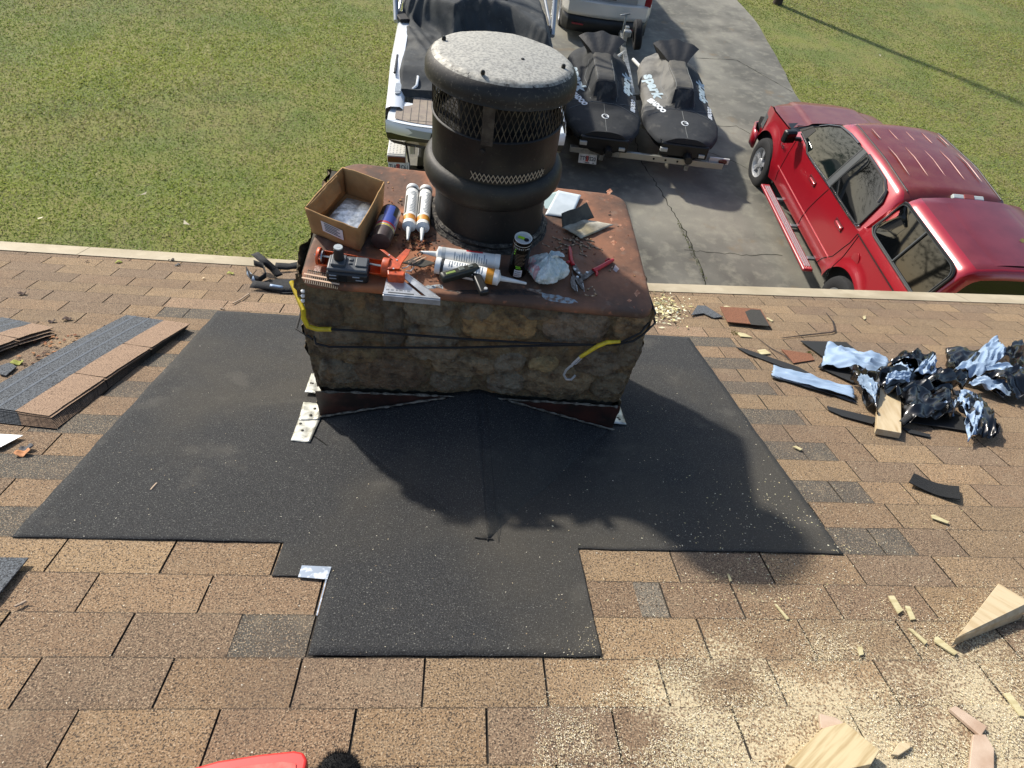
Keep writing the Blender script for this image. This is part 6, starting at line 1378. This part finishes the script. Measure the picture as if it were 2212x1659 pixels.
filmpile('plastic_film', 'large crumpled heap of black and pale blue release film around the board', q8(1550, 600), [
    (m_blue, [(1058, 500), (1415, 545), (1440, 470), (1090, 365)], (.01, .03, .05, .03), .03),
    (m_blue, [(775, 545), (1250, 682), (1240, 615), (790, 488)], (.0, .012, .02, .01), .010),
    (m_bfilm, [(775, 555), (1265, 700), (1250, 680), (778, 543)], (.0, .0, .01, .0), .004),
    (m_bfilm, [(1240, 610), (1370, 790), (1400, 600), (1220, 500)], (.01, .02, .08, .06), .05),
    (m_blue, [(1260, 590), (1360, 720), (1375, 610), (1270, 560)], (.05, .05, .10, .08), .03),
    (m_bfilm, [(1350, 545), (1480, 690), (1800, 640), (1560, 440)], (.08, .06, .05, .12), .06),
    (m_blue, [(1455, 510), (1560, 560), (1600, 470), (1470, 450)], (.09, .11, .12, .10), .03),
    (m_blue, [(1580, 540), (1705, 575), (1715, 450), (1640, 470)], (.10, .08, .15, .13), .03),
    (m_blue, [(1425, 585), (1560, 590), (1570, 535), (1430, 545)], (.10, .10, .12, .12), .02),
    (m_bfilm, [(1430, 500), (1640, 520), (1700, 450), (1510, 430)], (.09, .11, .10, .09), .05),
    (m_bfilm, [(1600, 640), (1860, 640), (1880, 580), (1640, 540)], (.05, .04, .06, .08), .06),
    (m_bfilm, [(1530, 830), (1800, 800), (1790, 640), (1500, 660)], (.01, .02, .06, .05), .05),
    (m_blue, [(1700, 740), (1810, 785), (1830, 700), (1740, 690)], (.03, .02, .04, .05), .02),
    (m_bfilm, [(1790, 640), (1900, 900), (2045, 900), (1960, 680)], (.05, .02, .02, .05), .05),
    (m_blue, [(1845, 720), (1885, 925), (1985, 850), (1950, 680)], (.06, .02, .04, .07), .03),
    (m_blue, [(1830, 690), (1900, 740), (1950, 670), (1850, 640)], (.08, .07, .07, .08), .02),
    (m_bfilm, [(1950, 830), (2010, 900), (2060, 890), (2020, 740)], (.03, .01, .01, .04), .03)])
filmpile('plastic_film', 'smaller crumpled heap of black and pale blue film at the right photo edge', q8(2000, 500), [
    (m_bfilm, [(1770, 500), (1900, 560), (2080, 430), (1765, 400)], (.0, .02, .05, .03), .03),
    (m_blue, [(1795, 535), (1960, 560), (2110, 430), (2040, 335)], (.04, .05, .08, .08), .035),
    (m_bfilm, [(2080, 420), (2150, 620), (2320, 560), (2180, 350)], (.06, .03, .04, .07), .06),
    (m_blue, [(1975, 510), (2200, 590), (2290, 540), (2050, 490)], (.07, .06, .06, .08), .03),
    (m_bfilm, [(1950, 560), (2140, 680), (2320, 660), (2150, 520)], (.05, .03, .03, .07), .06),
    (m_blue, [(1890, 600), (2130, 672), (2150, 610), (1950, 565)], (.03, .03, .05, .05), .03),
    (m_bfilm, [(1900, 590), (2100, 680), (2110, 640), (1940, 560)], (.01, .01, .03, .03), .03)])
t = thing('felt_roll_piece', 'rolled grey black felt piece lying right of the board', 'felt', rpt(q8(1600, 740))); Mi = Matrix.Translation(-rpt(q8(1600, 740)))
b = MB(); b.tube([rpt(q8(1515, 815), .045), rpt(q8(1620, 730), .055), rpt(q8(1690, 655), .060)], [.012, .02, .018], 12, flat=.5); b.build('roll', m_felt, t, M=Mi, smooth=True)
# curled strip left of the chimney
t = thing('curled_felt_strip', 'curled black membrane strip with blue underside left of the chimney', 'felt', rpt(q7(1750, 330))); p0 = rpt(q7(1750, 330)); Mi = Matrix.Translation(-p0)
def ribbon(pts, hs, wd, name, m, wv=Vector((.3, 1, 0))):
    """strip following points, its width standing up or lying by wv"""
    P = [rpt(q7(*p), h) for p, h in zip(pts, hs)]; b = MB(); Q = []
    for k in range(len(P) - 1):
        for s in range(4): Q.append(P[k].lerp(P[k + 1], s / 4))
    Q.append(P[-1]); b.rings([[q, q + Vector(wv) * wd] for q in Q], False, False, False); return b.build(name, m, t, M=Mi, solid=.003, smooth=True, angle=60)
m_fk = mat('membrane_black', '#1e2022', .85, c2='#141517', sc=230, bump=.6, bsc=200)
ribbon([(1640, 170), (1700, 220), (1760, 270), (1800, 320)], [.10, .09, .05, .015], .055, 'black_band', m_fk, (.8, .25, .25))
ribbon([(1610, 280), (1640, 330), (1700, 350), (1740, 320), (1720, 260), (1660, 240)], [.02, .015, .02, .04, .06, .06], .04, 'black_loop', m_fk, (0, .35, .75))
ribbon([(1612, 300), (1650, 345), (1700, 352), (1735, 320)], [.012, .01, .012, .02], .045, 'blue_inside', m_blue, (.1, .45, .6))
ribbon([(1790, 265), (1880, 270), (2010, 245)], [.03, .02, .03], .07, 'black_band', m_fk, (0, .8, .1))
ribbon([(1630, 385), (1760, 400), (1850, 415), (2000, 412)], [.02, .018, .012, .014], .075, 'black_band', m_fk, (.15, .7, .12))
ribbon([(1760, 378), (1845, 392)], [.045, .03], .030, 'blue_inside', m_blue, (.05, .6, .1))
b = MB(); b.prism([rpt(q7(*p), .008) for p in ((1640, 375), (1760, 335), (2010, 330), (2010, 420), (1850, 425))], RN * .003); b.build('flat_end', m_fk, t, M=Mi)

# ---- wood
m_pine = mat("fresh_pine", "#b9a888", .7, c2="#ab9673", sc=4, det=3, lo=.42, hi=.62, stretch=(9, 1.2, 9), bump=.1, bsc=30, layers=(('#8f7650', 7, .62, .70, .4),))
m_pine2 = mat('pale_split_wood', '#bdb48e', .7, c2='#a89c74', sc=9, stretch=(1, 12, 12))
def block(name, label, pts, th, n=.006, m=m_pine, hs=None, cat='wood', group=None, bevel=.0015):
    P = [rpt(p, n + (hs[i] if hs else 0)) for i, p in enumerate(pts)]; c0 = sum(P, Vector()) / len(P); M_ = frame(c0, P[1] - P[0], RN); Mi = M_.inverted(); b = MB(); b.prism([Mi @ p for p in P], Vector((0, 0, th)))
    o = b.build(name, m, None, bevel=bevel); o.matrix_world = M_; return tag(o, label, cat, group)
bd = block('wood_board', 'short light pine board lying on the crumpled blue film', [q8(1360, 880), q8(1500, 905), q8(1500, 670), q8(1382, 580)], .030, .010, hs=[.0, .0, .03, .045])
block('wood_wedge', 'triangular pine wedge resting at the right photo edge', [qR(1865, 598), qR(2068, 335), qR(2215, 425), qR(2190, 470)], .036, .008, hs=[.0, .02, .02, .0])
block('wood_block', 'pine block with bold grain at the bottom photo edge', [qR(1060, 1200), qR(1230, 1030), qR(1340, 1000), qR(1500, 1135), qR(1460, 1200), qR(1200, 1260)], .035, .006, m=mat('bold_grain_pine', '#bcab86', .7, c2='#a08a62', sc=5, det=3, lo=.42, hi=.62, stretch=(1, 14, 14)))
block('wood_offcut', 'small torn pinkish offcut touching the bold grained block', [qR(1232, 930), qR(1310, 950), qR(1360, 985), qR(1320, 1020), qR(1240, 1000)], .012, .010, m=mat('pink_pine', '#b39e8a', .8, c2='#a18873', sc=12))
block('wood_offcut', 'flat tan offcut stick in the lower right sawdust', [qR(1850, 905), qR(1880, 890), qR(2030, 990), qR(2000, 1035)], .010, .008, m=mat('pink_pine', '#c9a488'))
block('wood_offcut', 'pale curved offcut at the bottom right corner below the tan stick', [qR(1960, 1030), qR(2020, 1030), qR(2060, 1100), qR(2060, 1200), qR(1940, 1200)], .012, .008, m=mat('pink_pine', '#c9a488'))
block('wood_offcut', 'little notched offcut lying left of the curved offcut', [qR(1575, 1120), qR(1610, 1065), qR(1672, 1062), qR(1665, 1090), qR(1610, 1125)], .008, .008)
for k, (pts, lab) in enumerate([
    ([qR(1565, 362), qR(1592, 360), qR(1635, 430), qR(1612, 445)], 'pale green wood splinter, left of the pair above the wedge tip'),
    ([qR(1645, 408), qR(1668, 412), qR(1695, 472), qR(1672, 475)], 'pale green wood splinter, right of the pair above the wedge tip'),
    ([qR(1660, 515), qR(1680, 520), qR(1752, 580), qR(1740, 590)], 'thin wood splinter pointing at the wedge tip from the left'),
    ([qR(1785, 558), qR(1800, 555), qR(1895, 632), qR(1880, 642), qR(1785, 580)], 'flat wood splinter lying under the wedge tip'),
    ([qR(2112, 825), qR(2145, 825), qR(2212, 915), qR(2212, 935), qR(2190, 930)], 'pale wood splinter at the right photo edge below the wedge'),
    ([qR(1420, 605), qR(1440, 602), qR(1448, 640), qR(1428, 645)], 'tiny pale splinter on the sawdust left of the wedge'),
    ([qR(1025, 400), qR(1035, 402), qR(1095, 470), qR(1082, 472)], 'thin pale sliver on the shingles right of the lower strip'),
    ([qR(800, 255), qR(812, 262), qR(822, 290), qR(812, 292)], 'short pale sliver near the underlayment lower right corner'),
    ([q8(1682, 1343), q8(1700, 1343), q8(1785, 1382), q8(1775, 1392), q8(1690, 1362)], 'pale wood sliver lying below the small black felt rectangle'),
    ([q8(505, 155), q8(520, 152), q8(560, 165), q8(552, 178), q8(512, 170)], 'pale wood chip lying on the rusty tan shingle offcut'),
    ([q8(695, 405), q8(740, 400), q8(772, 425), q8(715, 430)], 'yellowish wood chip between the felt strip and film'),
    ([q8(745, 222), q8(755, 220), q8(785, 238), q8(778, 242)], 'small pale chip right of the shingle offcut'),
    ([qD(1590, 718), qD(1610, 722), qD(1625, 730), qD(1600, 728)], 'thin curled wood shaving beside the split strip'),
    ([q8(895, 953), q8(915, 950), q8(952, 968), q8(940, 975)], 'orange tan splinter on the dark patch at the sheet right edge'),
    ([q8(1295, 212), q8(1310, 208), q8(1312, 226), q8(1302, 230)], 'tiny pale chip alone on the shingles near the eave')]):
    block('wood_splinter', lab, pts, .004, .008, m=m_pine2, cat='wood splinter', group='loose wood splinters on the roof', bevel=0)
# chip pile beside chimney and sawdust over the lower right shingles
def scatter(name, label, cat, gen, n, s0, s1, cols, thin=.35, hh=.001, keep=None, seed=1):
    r = random.Random(seed); b = MB()
    for _ in range(n):
        q = gen(r); u, v = onroof(q, .006)
        if keep and not keep(q, r): continue
        v = v; s = r.uniform(s0, s1); a = r.uniform(0, 6.3); base_n = .0055 + r.uniform(0, hh)
        if -.31 < u < 2.3 and .54 < v < 2.27 or .6 < u < 1.37 and .14 < v < .6: base_n += .006
        du, dv = math.cos(a) * s, math.sin(a) * s; eu, ev = -math.sin(a) * s * thin, math.cos(a) * s * thin; cv = r.uniform(-.4, .4)
        P = [RP(u - du, v - dv, base_n), RP(u + eu * (1 + cv), v + ev * (1 + cv), base_n + s * r.uniform(.1, .5)), RP(u + du, v + dv, base_n + s * .2 * r.random()), RP(u - eu * (1 - cv), v - ev * (1 - cv), base_n)]
        b.add(P, [(0, 1, 2), (0, 2, 3)], lin(r.choice(cols))[:3])
    return tag(b.build(name, mat('wood_particles', '#cbb888', .85, attr='Col')), label, cat, kind='stuff')
PALE = ('#d6cfa0', '#cfc48e', '#ddd8b4', '#c2b684', '#e0dcc0')
scatter('wood_chips', 'pale green white wood chips heaped right of the chimney', 'wood chips', lambda r: (1432 + r.gauss(0, 26) , 668 + r.gauss(0, 14)), 420, .006, .022, PALE, .28, .012, lambda q, r: q[0] > 1398 and q[1] > 625, 2)
def sdg(r):
    while True:
        x, y = r.uniform(1150, 2230), r.uniform(1240, 1680); k = (x - 1150) / 700; n_ = mnoise.noise(Vector((x * .007, y * .012, 3))) + .6 * mnoise.noise(Vector((x * .025, y * .03, 7)))
        d = sstep(1230, 1480, y + (x - 1650) * .18) * sstep(1120, 1500, x + (y - 1400) * .5) * (.45 + 1.3 * n_)
        if r.random() < d: return x, y
SD = ('#cfc4a4', '#c6b894', '#d8cdb0', '#c4b48c', '#b8a886', '#ddd6c0')
scatter('sawdust', 'cream sawdust curls covering the lower right shingles', 'sawdust', sdg, 30000, .0009, .0028, SD, .35, .001, None, 3)
def sdg2(r):
    while True:
        x, y = r.uniform(1180, 2212), r.uniform(880, 1300); d = sstep(950, 1190, y) * math.exp(-((x - 1680) / 190) ** 2) + .05
        if r.random() < d: return x, y
scatter('sawdust_specks', 'pale sawdust specks on the black sheet and nearby shingles', 'sawdust', sdg2, 1000, .0012, .0042, PALE + SD, .4, .001, None, 4)
scatter('grit_specks', 'small pale grit specks over the roof and sheet', 'grit', lambda r: (r.uniform(0, 2212), r.uniform(560, 1659) if r.random() < .5 else r.uniform(700, 1450)), 900, .0008, .003, ('#c9c4b4', '#d8cfb8', '#b8a88c', '#8d7a60'), .5, .001, None, 5)
# leaves, rust crumbs on the left roof
scatter('bark_crumbs', 'rusty brown bark crumbs between the two shingle stacks', 'debris', lambda r: ((95, 175, 120)[r.randrange(3)] + r.gauss(0, 22), (770, 735, 780)[r.randrange(3)] + r.gauss(0, 10)), 170, .003, .013, ('#5a3420', '#7a4a2c', '#3a2416', '#94643c'), .6, .006, None, 6)
for k, (x, y, s, c_, lab) in enumerate([(438, 590, .022, '#3a2418', 'dark brown curled leaf scrap left of the stacks pile'), (145, 424, .022, '#3b2518', 'dark dry leaf on the upper left shingles'), (340, 607, .018, '#33211a', 'dark dry leaf above the grey shingle'), (1120, 205, .020, '#2e241c', 'dark dry leaf on the left eave edge'), (568, 213, .010, '#4a2f20', 'tiny brown leaf crumb under the left eave edge'), (775, 218, .022, '#8a8c3c', 'yellow green catkin under the left eave edge'), (1505, 292, .022, '#8f9040', 'yellow green catkin left of the curled membrane'), (113, 878, .026, '#8a8c3c', 'yellow green catkin on the lower end of the left pile'), (150, 1468, .026, '#b07a50', 'orange tan leaf scrap below the fanned stack'), (175, 1435, .024, '#4a4a4c', 'dark curled scrap below the fanned stack'), (1160, 237, .018, '#3f4244', 'grey curled scrap under the left eave edge'), (1330, 325, .012, '#c9b08c', 'tiny tan chip on the upper left shingles')]):
    p = rpt(q7(x, y), .010); b = MB(); M_ = frame(p, Vector((1, .3, 0)), RN); b.grid(lambda i, j: Vector(((i - .5) * 2 * s * (1 - .6 * abs(j - .5)), (j - .5) * 1.2 * s * (1 - 1.2 * (i - .5) ** 2), .25 * s * math.sin(i * 6 + k) + .2 * s * j)), 6, 5)
    o = b.build('leaf_scrap', mat('leaf_' + c_.strip('#'), c_, .8), None, solid=.0015, smooth=True); o.matrix_world = M_; tag(o, lab, 'leaf', 'leaf scraps on the roof')
for q, lab in ((q8(568, 308), 'green yellow moss tuft below the wood chips'), (q8(990, 425), 'small green moss tuft on the tan scrap')):
    b = MB(); p = rpt(q, .006)
    for _ in range(70): a = p + Vector((random.gauss(0, .012), random.gauss(0, .010), random.uniform(0, .006))); b.add([a, a + Vector((.003, .001, .004)), a + Vector((0, .003, .007))], [(0, 1, 2)])
    o = b.build('moss_tuft', mat('moss', '#7f8430', .9), None); tag(o, lab, 'moss')
# twigs and peg-like bits
for pts, lab in (([q7(1520, 490), q7(1570, 465), q7(1628, 425)], 'pale twig left of the chimney above the tan shingle strip'), ([qL(875, 45), qL(895, 22), qL(912, 5)], 'short pale twig lying on the black sheet left part'), ([qL(85, 720), qL(120, 705), qL(152, 688)], 'short stub of twig on the lower left shingles'), ([q7(1440, 520), q7(1465, 525)], 'tiny pink stub at the upper left sheet corner')):
    P = [rpt(p, .012) for p in pts]; p0 = P[0].copy(); b = MB(); b.tube([p - p0 for p in P], [.004] * len(P), 6); o = b.build('twig', mat('pale_twig', '#a8937c', .8), None, smooth=True); o.location = p0; tag(o, lab, 'twig')
# thin wire on the sheet
P = [rpt(q6(185, 942), .016), rpt(q6(230, 975), .016), rpt(q6(268, 1003), .014)]; p0 = P[0].copy(); b = MB(); b.tube([p - p0 for p in P], .0014, 5); o = b.build('wire_scrap', m_dst, None); o.location = p0; tag(o, 'thin dark wire scrap beside the lowest step flashing', 'wire')
# ---- things at the very bottom edge, close to the camera
NH = .12
def hp(x, y, n=NH): return RP(*onroof((x, y), n), n)
t = thing('tool_case', 'bright red plastic tool case edge at the bottom photo edge', 'case', hp(560, 1690)); p0 = hp(560, 1690); Mi = Matrix.Translation(-p0)
m_rp = mat('bright_red_plastic', '#d0302c', .45, c2='#c02824', sc=12)
top = [hp(x, y) for x, y in ((350, 1700), (400, 1662), (470, 1642), (560, 1628), (635, 1620), (656, 1624), (664, 1640), (658, 1668), (652, 1720), (640, 1900), (360, 1900))]
b = MB(); b.prism(top, -RN * .10); b.build('shell', m_rp, t, M=Mi, bevel=.006, seg=4, smooth=True)
b = MB(); ins = [hp(x, y, NH + .001) for x, y in ((440, 1672), (520, 1656), (610, 1646), (640, 1650), (636, 1720), (430, 1720))]; b.prism(ins, RN * .002); b.build('recess_panel', mat('red_plastic_pale', '#cf5a50', .6, c2='#b83c36', sc=30), t, M=Mi, bevel=.002)
p0 = hp(732, 1652, .09); t = thing('work_glove', 'fuzzy black glove beside the red case at the bottom edge', 'glove', p0)
b = MB(); b.lathe([(.001, .055), (.02, .050), (.038, .030), (.043, .0), (.04, -.04), (.03, -.075)], (0, -.02, -.02), 24); gl = b.build('glove_body', mat('black_fleece', '#0d0d0e', 1.0), t, smooth=True)
b = MB(); r = random.Random(8)
for _ in range(5000):
    th = math.acos(r.uniform(-.5, 1)); ph = r.uniform(0, 6.283); d = Vector((math.sin(th) * math.cos(ph), math.sin(th) * math.sin(ph), math.cos(th))); a = Vector((d.x * .042, d.y * .042 - .02, d.z * .050 - .016)); e = d + Vector((r.gauss(0, .5), r.gauss(0, .5), r.gauss(0, .5))); s = d.cross(Vector((r.random(), r.random(), r.random()))).normalized() * .0006; b.add([a - s, a + s, a + e * r.uniform(.004, .010)], [(0, 1, 2)])
b.build('fuzz', mat('black_fleece', '#0d0d0e'), gl)

# ================================================================== TREES beyond the lawn (they show mirrored in the truck windows)
m_bark = mat('bark', '#3f352b', .95, c2='#2a231c', sc=10, bump=.5, bsc=20); m_fol = mat('foliage', '#3f4f20', .8, attr='Col', spec=.3)
def tree(x, y, H, seed, label, leaf):
    r = random.Random(seed); t = thing('tree', label, 'tree', Vector((x, y, 0)), 'trees beyond the lawn'); b = MB(); lf = MB()
    b.tube([Vector((0, 0, -.2)), Vector((.1, 0, H * .25)), Vector((.2, .1, H * .55)), Vector((.1, .2, H * .9))], [.32, .24, .15, .04], 10)
    for k in range(16):
        z = H * r.uniform(.3, .85); a = r.uniform(0, 6.28); L_ = H * r.uniform(.15, .32) * (1.1 - z / H * .6); d = Vector((math.cos(a), math.sin(a), r.uniform(.3, .8))).normalized(); p = Vector((.15, .1, z)); P = [p, p + d * L_ * .5, p + d * L_ + Vector((0, 0, -.1 * L_))]; b.tube(P, [.09, .05, .015], 6)
        for q in range(5): e = P[1] + Vector((r.gauss(0, 1), r.gauss(0, 1), r.gauss(0, .6))) * L_ * .4; b.tube([P[1], e], [.03, .008], 4)
        for _ in range(leaf):
            c = P[1 + r.randrange(2)] + Vector((r.gauss(0, 1), r.gauss(0, 1), r.gauss(0, .8))) * L_ * .33; s = r.uniform(.06, .14); u = Vector((r.gauss(0, 1), r.gauss(0, 1), r.gauss(0, 1))).normalized() * s; v = u.cross(Vector((r.random(), r.random(), r.random()))).normalized() * s * .6; g = r.uniform(.6, 1.3)
            lf.add([c - u, c + v, c + u, c - v], [(0, 1, 2, 3)], (.05 * g, .085 * g, .025 * g))
    b.build('trunk', m_bark, t, smooth=True); lf.build('crown', m_fol, t)
for k, (x, y, H, lab, n_) in enumerate([(-30, 36, 13, 'leafy tree far left beyond the lawn', 260), (-22, 42, 15, 'tall leafy tree beyond the lawn, second from left', 260), (-14, 44, 12, 'thin leafed tree in the middle of the row beyond the lawn', 120), (-7, 46, 15, 'tall dense tree beyond the lawn, second from right', 280), (-38, 28, 12, 'dense tree at the far left end of the row', 260)]):
    tree(x, y, H, 30 + k, lab, n_)
